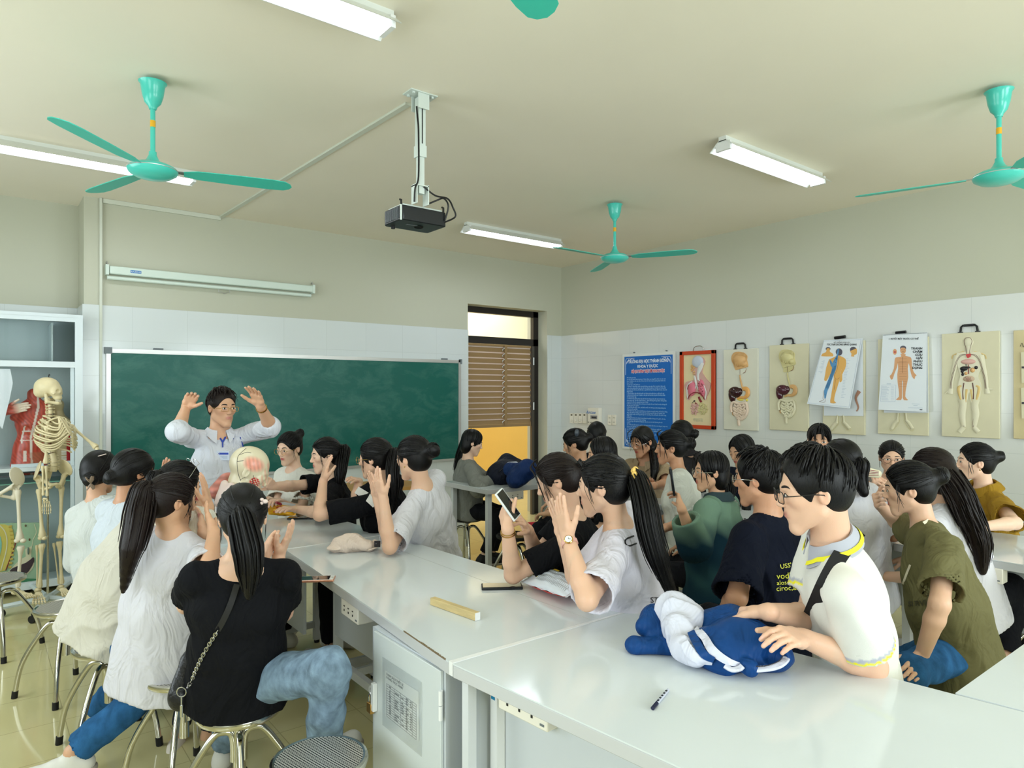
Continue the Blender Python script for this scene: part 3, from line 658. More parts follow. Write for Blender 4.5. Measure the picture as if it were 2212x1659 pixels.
# ================================================================ stools
chr_ = mat('polished_steel', (208, 206, 196), .16, metal=1); seatm = mat('perforated_steel', (150, 148, 144), .38, metal=.55)
N, L, bb = nodes(seatm); tc = N.new('ShaderNodeTexCoord'); vo = N.new('ShaderNodeTexVoronoi'); vo.inputs['Scale'].default_value = 105; vo.inputs['Randomness'].default_value = 0; vo.voronoi_dimensions = '2D'
rp = N.new('ShaderNodeValToRGB'); rp.color_ramp.elements[0].position = .30; rp.color_ramp.elements[1].position = .38; rp.color_ramp.elements[0].color = (.012, .012, .014, 1); rp.color_ramp.elements[1].color = (.66, .64, .58, 1)
L.new(tc.outputs['Object'], vo.inputs['Vector']); L.new(vo.outputs['Distance'], rp.inputs[0]); L.new(rp.outputs[0], bb.inputs['Base Color'])
rubber = mat('black_rubber', (16, 16, 17), .6)
def make_stool(name='lab_stool', seat_mat=None, H=.47):
    t = thing(name, 'stool', 'stool'); r = .152
    MB().lathe([(0, H-.002), (r-.02, H), (r-.014, H+.001)], n=40).build('seat', seat_mat or seatm, t)
    MB().lathe([(r-.016, H), (r-.008, H+.004), (r, H), (r+.003, H-.01), (r-.001, H-.021), (r-.012, H-.026), (r-.03, H-.024)], n=40).build('seat_rim', chr_ if seat_mat is None else rubber, t)
    MB().lathe([(.0, H-.03), (.035, H-.03), (.038, H-.055), (.02, H-.06), (.02, .20), (0, .20)], n=20).build('post', chr_, t)
    for k in range(4):
        a = PI/4+k*PI/2; d = Vector((math.cos(a), math.sin(a), 0))
        pth = smooth_path([d*.018+Vector((0, 0, .27)), d*.022+Vector((0, 0, .36)), d*.05+Vector((0, 0, .385)), d*.10+Vector((0, 0, .36)), d*.20+Vector((0, 0, .19)), d*.235+Vector((0, 0, .03))], 5)
        l = MB().tube(pth, .0125, 10).build('leg', chr_, t)
        MB().tube([d*.234+Vector((0, 0, .038)), d*.238], .0155, 10).build('rubber_foot', rubber, l)
    return t
stool0 = make_stool(); stool_dark = make_stool('lab_stool', black)
used = {'a': 0, 'b': 0}
def place_stool(x, y, rot, label, dark=False, H=None):
    k = 'b' if dark else 'a'; src = stool_dark if dark else stool0
    o = src if not used[k] else copy_tree(src); used[k] = 1
    o.location = (x, y, 0); o.rotation_euler = (0, 0, rot)
    if H: o.scale = (1, 1, H/.47)
    tag(o, label, 'stool', 'lab stools'); return o
def seat_px(px_, D): v = W(px_, 845, D); return v.x, v.y
place_stool(*seat_px(690, 2.19), .2, 'round perforated steel stool, empty, at the bottom edge beside the locker')
place_stool(*seat_px(516, 2.55), .55, 'steel stool under the woman in the black T-shirt, seen from behind')
place_stool(*seat_px(398, 2.86), .35, 'steel stool under the woman in the long white T-shirt')
place_stool(*seat_px(236, 3.18), .1, 'steel stool under the woman in the cream sweatshirt and jeans')
place_stool(*seat_px(143, 3.75), .5, 'empty perforated steel stool in front of the skeleton, left of the cream sweatshirt')
place_stool(*seat_px(-6, 4.3), .9, 'steel stool cut off by the left edge of the picture')
# ================================================================ people
def evalp(sd, P):
    P = np.asarray(P, np.float32); X, Y, Z = P[:, 0], P[:, 1], P[:, 2]; F = np.full(len(P), 1.0, np.float32)
    for kind, a, k, cuts, op, b0, b1, col in sd.p:
        d = sd.dist(kind, a, X, Y, Z)
        for (pp, nn) in cuts: d = np.maximum(d, (X-pp[0])*nn[0]+(Y-pp[1])*nn[1]+(Z-pp[2])*nn[2])
        k = max(k, 1e-5)
        if op == 'u': hh = np.maximum(k-np.abs(F-d), 0)/k; F = np.minimum(F, d)-hh*hh*k*.25
        else: d = -d; hh = np.maximum(k-np.abs(F-d), 0)/k; F = np.maximum(F, d)+hh*hh*k*.25
    return F
def march(sd, P, d, steps=40, lim=.25):
    """move points along d until they meet the surface"""
    P = np.array(P, float); d = np.array(d, float); t = np.zeros(len(P))
    for _ in range(steps):
        f = evalp(sd, P+t[:, None]*d); t = np.clip(t+f*.8, -lim, lim)
    return P+t[:, None]*d
def decal(name, o, sd, d, off=.004, maxd=.2):
    """lay a flat lettering mesh onto a garment along the direction d"""
    me = o.data; V = np.array([v.co[:] for v in me.vertices]); d = np.array(Vector(d).normalized())
    Q = march(sd, V, d)-d*off
    for v, q in zip(me.vertices, Q): v.co = q
    me.update(); return o
skin_v = vcmat('skin', .42, sub=.12, spec=.4, bump=.06, bscale=260)
hair_m = mat('black_hair', (9, 8, 9), .40, spec=.30); hair_b = mat('dark_brown_hair', (26, 17, 15), .42, spec=.30)
def hairmat(m):
    N, L, b = nodes(m); tc = N.new('ShaderNodeTexCoord'); mp = N.new('ShaderNodeMapping'); mp.inputs['Scale'].default_value = (1, 1, .12)
    n = N.new('ShaderNodeTexNoise'); n.inputs['Scale'].default_value = 420; n.inputs['Detail'].default_value = 3; bp = N.new('ShaderNodeBump'); bp.inputs['Strength'].default_value = .5; bp.inputs['Distance'].default_value = .002
    L.new(tc.outputs['Object'], mp.inputs[0]); L.new(mp.outputs[0], n.inputs['Vector']); L.new(n.outputs[0], bp.inputs['Height']); L.new(bp.outputs[0], b.inputs['Normal'])
hairmat(hair_m); hairmat(hair_b)
eyew = mat('eye_white', (226, 220, 214), .2); eyed = mat('eye_dark', (22, 14, 10), .1); lashm = mat('lash', (14, 10, 10), .6); browm = mat('eyebrow', (34, 26, 24), .7)
gold = mat('gold_metal', (206, 168, 96), .25, metal=1); silver = mat('silver_metal', (206, 206, 204), .25, metal=1); lensm = mat('lens', (240, 244, 246), .03, trans=1, alpha=.18, ior=1.1)
SKIN = {'light': (222, 180, 152), 'fair': (232, 194, 168), 'mid': (212, 166, 134), 'tan': (200, 150, 118)}
def cloth(name, rgb, rough=.85, bump=.12, bscale=420, var=.02, vscale=8, crease=.65, **k):
    if name in MATS: return MATS[name]
    m = mat(name, rgb, rough, spec=.15, bump=bump, bscale=bscale, var=var, vscale=vscale, **k); N, L, b = nodes(m)
    bp = next(n for n in N if n.type == 'BUMP'); tc = next(n for n in N if n.type == 'TEX_COORD')
    n = N.new('ShaderNodeTexNoise'); n.inputs['Scale'].default_value = 7; n.inputs['Detail'].default_value = 3; n.inputs['Distortion'].default_value = 1.2
    mp = N.new('ShaderNodeMapping'); mp.inputs['Scale'].default_value = (1.3, 1.3, .7); L.new(tc.outputs['Object'], mp.inputs[0]); L.new(mp.outputs[0], n.inputs['Vector'])
    b2 = N.new('ShaderNodeBump'); b2.inputs['Strength'].default_value = crease; b2.inputs['Distance'].default_value = .05
    L.new(n.outputs[0], b2.inputs['Height']); L.new(b2.outputs[0], bp.inputs['Normal'])
    return m
def denim(name, rgb, var=.3): return mat(name, rgb, .85, spec=.12, bump=.3, bscale=380, var=var, vscale=26, stretch=(1, 1, .6))
def on_ray(px_, py_, Dg, c, L_):
    """point on the picture ray at distance L_ from c, nearest to depth guess Dg"""
    o = Vector((0, 0, CH)); d = W(px_, py_, 1.0)-o; oc = o-c
    A = d.dot(d); B = 2*d.dot(oc); K = oc.dot(oc)-L_*L_; q = B*B-4*A*K
    if q <= 0: D = -B/2/A
    else:
        r = [(-B-math.sqrt(q))/2/A, (-B+math.sqrt(q))/2/A]; D = min(r, key=lambda v: abs(v-Dg))
    return W(px_, py_, D)
def toV(p): return W(*p) if isinstance(p, (tuple, list)) else Vector(p)
class Frame:
    def __init__(s, o, f, u, sc=1.0):
        s.o = o; s.f = f.normalized(); s.r = s.f.cross(u).normalized(); s.u = s.r.cross(s.f).normalized(); s.sc = sc
    def __call__(s, x, y, z): return s.o+(s.r*x+s.f*y+s.u*z)*s.sc
    def R(s): return np.array([[s.r[i], s.f[i], s.u[i]] for i in range(3)])
    def loc(s, V): return (np.asarray(V)-np.array(s.o)) @ s.R()/s.sc
def head_sdf(sd, H, male=False, detail=True):
    R = H.R(); k = H.sc
    def E(x, y, z, a, b, c, kk=.02, op='u'): sd.ell(H(x, y, z), (a*k, b*k, c*k), R, kk, op=op)
    def K(p, q, ra, rb, kk=.02, op='u'): sd.cone(H(*p), H(*q), ra*k, rb*k, kk, op=op)
    E(0, -.012, .035, .074, .093, .086); E(0, .018, -.018, .060, .066, .080, .03)
    j = .007 if male else 0
    for s in (-1, 1):
        K((s*(.047+j), .0, -.052), (s*.014, .060, -.098-j*.6), .016, .014, .03)
        E(s*.037, .056, -.010, .023, .024, .022, .02)
        K((s*.012, .080, .022), (s*.040, .068, .024), .010, .009, .014)
    K((-.007, .058, -.100-j*.5), (.007, .058, -.100-j*.5), .0140, .0140, .02)
    E(0, .068, -.056, .022, .017, .024, .025)
    if detail:
        for s in (-1, 1):
            E(s*.031, .100, .004, .017, .016, .010, .012, 'd')
            E(s*.031, .0735, .003, .0155, .0145, .011, .006)
            E(s*.0100, .093, -.029, .0075, .0085, .0062, .005)
            # ear
            rr = (H.r*s*.95+H.f*.1-H.u*.0).normalized()
            sd.ell(H(s*.077, -.010, .0), (.0085*k, .0165*k, .028*k), R, .005)
            sd.ell(H(s*.0885, -.005, .003), (.0095*k, .0095*k, .0175*k), R, .004, op='d'); sd.ell(H(s*.079, .001, -.004), (.004*k, .004*k, .006*k), R, .003)
        K((0, .084, .012), (0, .099, -.022), .0065, .0085, .012)
        E(0, .100, -.0255, .0090, .0085, .0075, .006)
        K((-.015, .0815, -.0535), (.015, .0815, -.0535), .0042, .0042, .005); E(0, .0852, -.0535, .012, .0055, .0045, .004)
        E(0, .0835, -.0625, .0150, .0068, .0052, .005)
        K((-.021, .0905, -.0577), (.021, .0905, -.0577), .0016, .0016, .003, 'd')
    else:
        K((0, .084, .012), (0, .101, -.022), .0068, .0095, .012)
        for s in (-1, 1): sd.ell(H(s*.077, -.006, -.004), (.008*k, .019*k, .031*k), R, .006); E(s*.031, .098, .004, .015, .013, .009, .01, 'd')
        E(0, .084, -.057, .016, .007, .009, .008)
def hand_sdf(sd, Wr, f, n, right, curl=.15, spread=.1, sc=1.0, thumb=0., nails=None, curls=None):
    f = f.normalized(); n = (n-f*n.dot(f)).normalized(); s = f.cross(n) if right else n.cross(f)
    r = .0128*sc
    lat = [.027, .009, -.009, -.026]; ln = [.068, .076, .070, .055]; kn = [.083, .087, .083, .075]
    for i in range(4):
        a = Wr+(f*.008+s*lat[i]*.55)*sc; b = Wr+(f*kn[i]+s*lat[i])*sc
        sd.cone(a, b, .0135*sc, .0112*sc, .012*sc)
        d = (f+s*(lat[i]*(spread-.06)*26)).normalized(); p = b; ang = 0; rad = (.0086 if i < 3 else .0076)*sc
        cu = curls[i] if curls else curl
        for q, (fr, bend) in enumerate(((.48, .75), (.30, 1.05), (.22, .65))):
            ang += bend*cu*1.55; dd = d*math.cos(ang)+n*math.sin(ang); e = p+dd*ln[i]*fr*sc
            sd.cone(p, e, rad, rad*(.92 if q < 2 else .86), .0035*sc); p = e; rad *= .92
        if nails is not None: nd = d*math.cos(ang+PI/2)+n*math.sin(ang+PI/2); nails.append((p-dd*.004*sc-nd*rad, .0062*sc))
    sd.ell(Wr+(f*.035+s*.022+n*.006)*sc, (.018*sc, .018*sc, .016*sc), k=.014*sc)
    sd.ell(Wr+(f*.035-s*.018+n*.004)*sc, (.014*sc,)*3, k=.014*sc)
    p = Wr+(f*.018+s*.020+n*.006)*sc; d = (s*(.52-.4*thumb)+f*.80+n*(.28+.5*thumb)).normalized(); rad = .0125*sc
    for q, l in enumerate((.042, .032, .026)):
        e = p+d*l*sc; sd.cone(p, e, rad, rad*.86, .006*sc); p = e; rad *= .84; d = (d+f*.22+n*.25*curl*2).normalized()
def box_of(pts, pad): 
    P = np.array([list(p) for p in pts]); return P.min(0)-pad, P.max(0)+pad
def strands(mb, paths, r0=.0032, n=4, flat=.6):
    for p in paths:
        m = len(p); mb.tube(p, [r0*max(.15, math.sin(PI*min(.97, (.12+.86*i/(m-1))))**.5) for i in range(m)], n, flat=flat)
def scalp_path(H, a, b, lift=1.0, n=8, rad=(.0865, .105, .0985)):
    c = Vector((0, -.012, .036)); A = (Vector(a)-c).normalized(); B = (Vector(b)-c).normalized(); om = max(A.angle(B), 1e-3); out = []
    for i in range(n+1):
        t = i/n; v = (A*math.sin((1-t)*om)+B*math.sin(t*om))/math.sin(om)
        R = 1/math.sqrt((v.x/rad[0])**2+(v.y/rad[1])**2+(v.z/rad[2])**2); q = c+v*R*lift; out.append(H(*q))
    return out
def hairline(t):
    """front hairline from the right ear (t=-1) over the forehead to the left ear (t=1)"""
    a = t*1.35; x = -math.sin(a)*.078; z = .002+.078*max(0, math.cos(a))**.85-.03*max(0, abs(t)-.85)*4; y = .092*max(0, math.cos(a*.92))**.7-.005
    return (x, y, z)
def make_hair(P, H, kind='bun', tie=(0, -.105, .06), mat_=None, h=.005, near=False, tail=None, tailr=(.022, .032, .022, .006), bun=.034, bangs=0, part=0., ears=True, rnd=1, loose=4, long_to=None, wisps=6, vol=1.0, short=False, wide=1.0, wave=0):
    """hair: a shaped cap plus combed locks; tail = list of room points for a pony tail or long fall"""
    rs = random.Random(rnd); sd = SD(); R = H.R(); k = H.sc; m = mat_ or hair_m; v = vol
    def E(x, y, z, a, b, c, kk=.015, op='u'): sd.ell(H(x, y, z), (a*k, b*k, c*k), R, kk, op=op)
    v = vol
    E(0, -.014, .037, .0845*v, .103*v, .0965*v); E(0, -.045, -.005 if kind != 'short' else .0, .073*v, .066*v, .072)
    if kind in ('long', 'pony_low', 'half'): E(0, -.05, -.05, .078, .055, .07, .03)
    E(0, .098, -.035+(.006 if kind == 'short' else 0), .072, .078, .103, .008, 'd'); E(0, .05, -.10, .070, .085, .072, .012, 'd')
    if ears or kind == 'short':
        for s in (-1, 1): E(s*.085, .004, -.022, .026, .026, .036, .006, 'd')
    if kind in ('bun', 'pony', 'short'): E(0, -.03, -.145, .12, .12, .075, .015, 'd')
    T = Vector(tie)
    if kind == 'bun':
        cc0 = Vector((0, -.014, .037)); dT = (T-cc0).normalized(); T = cc0+dT*(1/math.sqrt((dT.x/.0845)**2+(dT.y/.103)**2+(dT.z/.0965)**2)*v+bun*.55); b = H(*T); sd.ell(b, (bun*k*1.05, bun*k*.95, bun*k), R, .012)
        for i in range(3): a = 2.1*i+rnd; sd.cone(b+(H.r*math.cos(a)+H.u*math.sin(a))*bun*.5*k, b+(H.r*math.cos(a+1.9)+H.u*math.sin(a+1.9))*bun*.55*k-H.f*.01*k, bun*.52*k, bun*.5*k, .004)
        E(T.x*.6, T.y*.82, T.z*.8, .035, .03, .035, .03)
    if tail:
        tail = list(tail)
        if kind in ('pony', 'pony_low'): tail[0] = H(T.x, T.y*.97, T.z); tail.insert(1, (toV(tail[0])+H.f*-.025*k+H.u*.004)); tail[2:3] = [toV(tail[2])] if len(tail) > 2 else []
        pts = smooth_path([toV(p) for p in tail], 5); nn = len(pts); rr = [np.interp(i/(nn-1), np.linspace(0, 1, len(tailr)), tailr) for i in range(nn)]
        side = None
        for i in range(nn-1): sd.cone(pts[i], pts[i+1], rr[i]*.86, rr[i+1]*.86, .01, side=H.r if wide != 1 else None, sx=wide)
    warp = None
    o = sdf_mesh('hair', sd, h, m, P)
    mb = MB()
    def lock(path, r): strands(mb, [path], r)
    N = 64 if near else 30; rr_ = .0042 if near else .0055
    c = Vector((0, -.012, .036))
    if kind in ('bun', 'pony', 'pony_low', 'half'):
        for i in range(N):
            t = -1+2*(i+rs.random())/N; a = hairline(t*1.0); tt = (T.x+rs.uniform(-.012, .012), T.y, T.z+rs.uniform(-.015, .015))
            a = (a[0], a[1]-rs.random()**2*.10, a[2]+rs.uniform(-.004, .004)) if rs.random() < .5 else a
            lock(scalp_path(H, a, tt, 1.0+rs.uniform(-.004, .018)*v, rad=(.0845*v, .103*v, .0965*v)), rr_*rs.uniform(.6, 1.1))
        for i in range(N):
            x = rs.uniform(-.068, .068); a = (x, -.07+abs(x)*.5, -.075+.03*rs.random()); lock(scalp_path(H, a, (T.x, T.y, T.z-.01), 1.0+rs.uniform(-.02, .01), 6), rr_*rs.uniform(.6, 1))
    elif kind == 'long':
        for i in range(N):
            s = rs.choice((-1, 1)); y0 = rs.uniform(-.09, .07); a = (part+s*.004, y0, .13); e = (s*.08, y0*.8-.02*rs.random(), -.06)
            lock(scalp_path(H, a, e, 1.0+rs.uniform(-.004, .02), 8), rr_*rs.uniform(.6, 1.1))
    if kind == 'bun':
        b = H(*T)
        for i in range(26 if near else 14):
            a0 = rs.uniform(0, 6.28); tl = rs.uniform(-.8, .8); pth = []
            ax = (H.f*1.0+H.r*tl*.7+H.u*rs.uniform(-.7, .7)).normalized(); x, y, z = frame(ax)
            for q in range(9): a = a0+q*.42; pth.append(b+(x*math.cos(a)+y*math.sin(a))*bun*k*(1.04+.08*rs.random()))
            lock(pth, rr_*.9)
    if kind == 'short':
        cr = (part*.8, -.045, .127); tot = 420 if near else 150
        for i in range(tot):
            th = -PI+2*PI*(i+rs.random())/tot*3 % (2*PI); front = math.cos(th)
            zr = .045+.038*max(0, front)**.6+.012*rs.random() if front > -.2 else -.045+.04*rs.random()
            if abs(math.sin(th)) > .8 and front > -.35: zr = .02+.02*rs.random()
            e = (math.sin(th)*.085, math.cos(th)*.10-.005, zr); t0 = rs.uniform(.05, .62); c_ = scalp_path(H, cr, e, 1.0, 10, rad=(.0845*v, .103*v, .0965*v))
            k0 = int(t0*10); p = c_[k0:k0+5 if near else k0+6]; n_ = len(p); lf = rs.uniform(.003, .010)*(1.9 if front > .3 else .9)
            p = [q_+(q_-H.o).normalized()*lf*math.sin(PI*.75*j_/(n_-1)) for j_, q_ in enumerate(p)]
            sw = rs.uniform(-.006, .014)*(1 if front > 0 else .3); p = [q_+H.r*sw*(j_/(n_-1)) for j_, q_ in enumerate(p)]
            lock(p, rr_*.85*rs.uniform(.7, 1.2))
    if tail:
        for i in range(int((90 if near else 36)*(1.4 if wide != 1 else 1))):
            a = rs.uniform(0, 6.28); q = math.sqrt(rs.random())*.95+.12; pth = []; e = rs.uniform(.72, 1.0) if rs.random() < .75 else rs.uniform(.45, .8)
            ph = rs.uniform(0, 6.28)
            for j in range(nn):
                if j/(nn-1) > e: break
                t_ = (pts[min(j+1, nn-1)]-pts[max(j-1, 0)]).normalized(); x, y, z = frame(t_, H.f)
                w_ = rr[j]*(1.15 if j else .9)*q
                sxx = (H.r*math.cos(a)*wide+H.f*math.sin(a)) if wide != 1 else (x*math.cos(a)+y*math.sin(a))
                pth.append(pts[j]+sxx*max(w_, .006*q)+(H.r*math.sin(j*.8+ph)*wave if wave else Vector((0, 0, 0))))
            if len(pth) > 3: lock(pth, rr_*1.15)
    for i in range(int(bangs)):
        s = -1 if i % 2 else 1; x0 = part+s*rs.uniform(.002, .02); xe = s*rs.uniform(.015, .062); ze = rs.uniform(.005, .045) if i > 3 else rs.uniform(-.07, -.04)
        if i <= 3: xe = s*rs.uniform(.062, .072)
        p = [H(x0, .060, .128), H(x0*.5+xe*.6, .09, .105), H(xe, .100 if abs(xe) < .05 else .078, .06), H(xe*1.04, (.101 if abs(xe) < .05 else .074), ze)]
        lock(smooth_path(p, 3), rr_*.9)
    for i in range(0 if kind == 'short' else wisps):
        s = rs.choice((-1, 1)); p = [H(s*.07, .045, .05), H(s*.079, .045+rs.uniform(-.01, .012), .0), H(s*(.078+rs.uniform(-.004, .006)), .038+rs.uniform(-.02, .02), -.05-rs.random()*.04)]
        lock(smooth_path(p, 4), .0016)
    if mb.v:
        me2 = bpy.data.meshes.new('x'); me2.from_pydata(mb.v, [], mb.f); me2.materials.append(m)
        import bmesh
        bm_ = bmesh.new(); bm_.from_mesh(o.data); bm_.from_mesh(me2)
        for f_ in bm_.faces: f_.smooth = True
        bm_.to_mesh(o.data); bm_.free(); bpy.data.meshes.remove(me2)
    return o
def make_face(P, H, sd, glasses=None, near=False, closed=False, look=0., detail=True, brow=1.0, smile=0):
    def surf(pts):
        Q = np.array([list(H(x, .16, z)) for x, z in pts]); Q = march(sd, Q, -np.array(H.f), 30, .2); return [Vector(q) for q in Q]
    for s in (-1, 1):
        c = surf([(s*.031, .003)])[0]
        w_, hgt = (.0140, .0056 if not closed else .002)
        o3 = [H.r, H.f, H.u]; rot = Matrix(((H.r.x, H.f.x, H.u.x), (H.r.y, H.f.y, H.u.y), (H.r.z, H.f.z, H.u.z)))
        b = MB(); k = H.sc
        if not closed:
            b.use(0).ell(c-H.f*.0008+H.r*s*.0, (w_*k, .0024*k, hgt*k), 12, 8, rot)
            b.use(1).ell(c+H.f*.0004+H.r*look*.005, (.0060*k, .0030*k, .0054*k), 10, 8, rot)
        arc = surf([(s*(.031-.0148+.0296*i/6), .0035+.0066*math.sin(PI*i/6)*(1 if not closed else -.5)-.001) for i in range(7)])
        b.use(2).tube([a+H.f*.0016 for a in arc], [.0006, .0012, .0015, .0016, .0016, .0014, .0007], 5)
        b.build('eye', [eyew, eyed, lashm], P, world=True)
        if glasses is None or near or detail:
            pts = surf([(s*(.014+.034*i/5), .0225+.0065*math.sin(PI*(.15+.7*i/5))-.002*(i == 5)) for i in range(6)])
            MB().tube([a+H.f*.0006 for a in pts], [.0018*brow, .003*brow, .003*brow, .0027*brow, .002*brow, .0008], 6, flat=.5, up=H.f).build('eyebrow', browm, P, world=True)
    if glasses:
        kind, gm, ra, rb, th = glasses; g = thing_part('glasses', P); nz = H(0, .100, .004)
        yb = .106
        for s in (-1, 1):
            pts = []
            for i in range(24):
                a = 2*PI*i/24; ca, sa = math.cos(a), math.sin(a)
                if kind == 'rect': ex = 5; rr_ = (abs(ca)**ex+abs(sa)**ex)**(-1/ex)
                else: rr_ = 1
                x = s*.0345+ca*rr_*ra; z = -.001+sa*rr_*rb; pts.append(H(x, yb-abs(x)*.12, z))
            MB().tube(pts+[pts[0]], th, 6, caps=False).build('rim', gm, g, world=True)
            MB().add([p for p in pts], [tuple(range(24))]).build('lens', lensm, g, world=True, smooth=False)
            xo = s*(.0345+ra); MB().tube([H(xo, yb-.008, .004), H(s*.0785, yb-.03, .006), H(s*.081, .02, .006), H(s*.08, -.008, .002), H(s*.08, -.02, -.014)], th*1.1, 6).build('temple_arm', gm, g, world=True)
        MB().tube(smooth_path([H(-.0345+ra-.001, yb-.002, .002), H(0, yb+.003, .005), H(.0345-ra+.001, yb-.002, .002)], 3), th, 6).build('bridge', gm, g, world=True)
def thing_part(name, parent):
    o = bpy.data.objects.new(name, None); C.objects.link(o); o.parent = parent; o.empty_display_size = .02; return o
PEOPLE = {}
def person(key, label, head, hdir, hpitch=0, hroll=0, pelvis=None, tdir=None, build=1.0, male=False, skin='light', hs=.95, near=False,
           hair=None, glasses=None, closed=False, look=0, shirt=None, arms=None, legs=None, shoes=None, stand=False, neck=None, pz=.575, shw=None, face=True, seatz=.47, bust=True, tlen=None, lean=None, smile=0):
    t_ = time.time()
    Hc = toV(head); ra_ = math.degrees(math.atan((head[0]-1106)/FPX)); tdir = (hdir if tdir is None else tdir)+ra_; hdir += ra_    # facing is given relative to the line of sight
    f = dirw(hdir, hpitch); up = Vector((0, 0, 1))
    H = Frame(Hc, f, up, hs)
    if hroll: a = math.radians(hroll); H = Frame(Hc, f, H.u*math.cos(a)+H.r*math.sin(a), hs)
    tf = dirw(tdir)
    if pelvis is None: Pv = Vector((Hc.x, Hc.y, pz))-tf*.10
    elif len(pelvis) == 2: Pv = W(pelvis[0], 845, pelvis[1]); Pv.z = pz
    else: Pv = toV(pelvis)
    ax = (Hc-Pv).normalized()
    NB = toV(neck) if neck else Hc-ax*.095*hs-up*.070*hs-Vector((f.x, f.y, 0))*.038
    ua = (NB-Pv).normalized(); TL = (NB-Pv).length
    side = tf.cross(ua).normalized(); fr = ua.cross(side).normalized()
    root = thing('person', label, 'person', (Pv.x, Pv.y, 0)); root['pose'] = 'standing' if stand else 'seated'
    G = thing_parts = root; W0 = Vector(root.location)
    B = build; shw = shw or (.168 if male else .150)
    SL = {1: NB-ua*.052+side*shw*B, -1: NB-ua*.052-side*shw*B}    # 1 = the person's right
    # arms
    A = {}
    for s, nm in ((1, 'R'), (-1, 'L')):
        sp = (arms or {}).get(nm)
        if sp and 'shoulder' in sp: SL[s] = toV(sp['shoulder'])
        elif sp and sp.get('raise'): SL[s] = SL[s]+Vector(ua)*sp['raise']-side*s*.012
        S = SL[s]; L1, L2 = .265*B*(sp or {}).get('l', 1), .235*B*(sp or {}).get('l', 1)
        if sp is None:
            Eb = S-up*.25*B+side*s*.035-fr*.01+fr*.05; Wr = Eb+fr*.20*B-side*s*.06-up*.03; fd = fr*1-side*s*.3-up*.2; pn = -up; sp = dict(curl=.35)
            fd.normalize()
        else:
            e = sp['elbow']; Eb = on_ray(*e, S, L1) if not isinstance(e, Vector) else e
            w = sp['wrist']; Wr = on_ray(*w, Eb, L2) if not isinstance(w, Vector) else w
            if 'hand' in sp: fd = (on_ray(*sp['hand'], Wr, .165)-Wr).normalized()
            else: fd = sp['fdir'] if isinstance(sp.get('fdir'), Vector) else dirw(*sp['fdir'])
            pn = dirw(*sp.get('palm', (180, 0))) if not isinstance(sp.get('palm'), Vector) else sp['palm']
        A[s] = (S, Eb, Wr, fd, pn, sp)
    PEOPLE[key] = dict(H=H, NB=NB, P=Pv, A=A, side=side, fr=fr, ua=ua, root=root)
    sd = SD(); head_sdf(sd, H, male, detail=True)
    hsd = SD(); hsd.p = list(sd.p)
    nr = (.053 if male else .045)*B
    sd.cone(H(0, -.034, -.040), NB+fr*.004-ua*.005, nr*.98, nr*1.10, .02); 
    for s in (-1, 1): sd.cone(NB-ua*.01+side*s*.03, SL[s]-side*s*.01+ua*.0, .036*B, .040*B, .04)
    sd.cone(NB-ua*.06, NB-ua*.20, .066*B, .085*B, .04, side=side, sx=1.75); sd.cone(NB-ua*.20, Pv, .085*B, .09*B, .04, side=side, sx=1.45)
    nails = []; fine = []; hd = .0028 if near else .0042
    for s in (-1, 1):
        S, Eb, Wr, fd, pn, sp = A[s]; g = 1.12 if male else 1
        sd.cone(S, Eb, .041*B*g, .034*B*g, .02); m_ = Eb.lerp(Wr, .28); sd.cone(Eb, m_, .034*B*g, .0365*B*g, .02); sd.cone(m_, Wr, .036*B*g, .0235*g*B, .012)
        sd.cone(Wr-fd*.01, Wr+fd*.012, .023*B, .021*B, .01)
        hsz = sp.get('size', .97 if not male else 1.06)
        hand_sdf(sd, Wr, fd, pn, s == 1, sp.get('curl', .15), sp.get('spread', .1), hsz, sp.get('thumb', 0.), nails, sp.get('curls'))
        if not sp.get('hidden'): fine.append((*box_of([Wr, Wr+fd*.175*hsz, Wr+fd*.1], .075), hd if 'hand' in sp or 'fdir' in sp else .005))
    hb = box_of([H(x, y, z) for x in (-.09, .09) for y in (-.11, .12) for z in (-.135, .13)], .004); fine.append((*hb, .0030 if near else .0045))
    # merge overlapping hand boxes
    fb = []
    for b_ in fine[:-1]:
        for q in fb:
            if np.all(b_[0] < q[1]) and np.all(q[0] < b_[1]): q[0] = np.minimum(q[0], b_[0]); q[1] = np.maximum(q[1], b_[1]); q[2] = min(q[2], b_[2]); break
        else: fb.append(list(b_))
    fb.append(list(fine[-1]))
    Lg = None
    base = np.array(srgb(SKIN[skin] if isinstance(skin, str) else skin)); lip = np.array(srgb((178, 76, 76) if not male else (188, 124, 112))); pink = base*np.array([1.04, .82, .80])
    # legs
    PG = None; legpts = {}
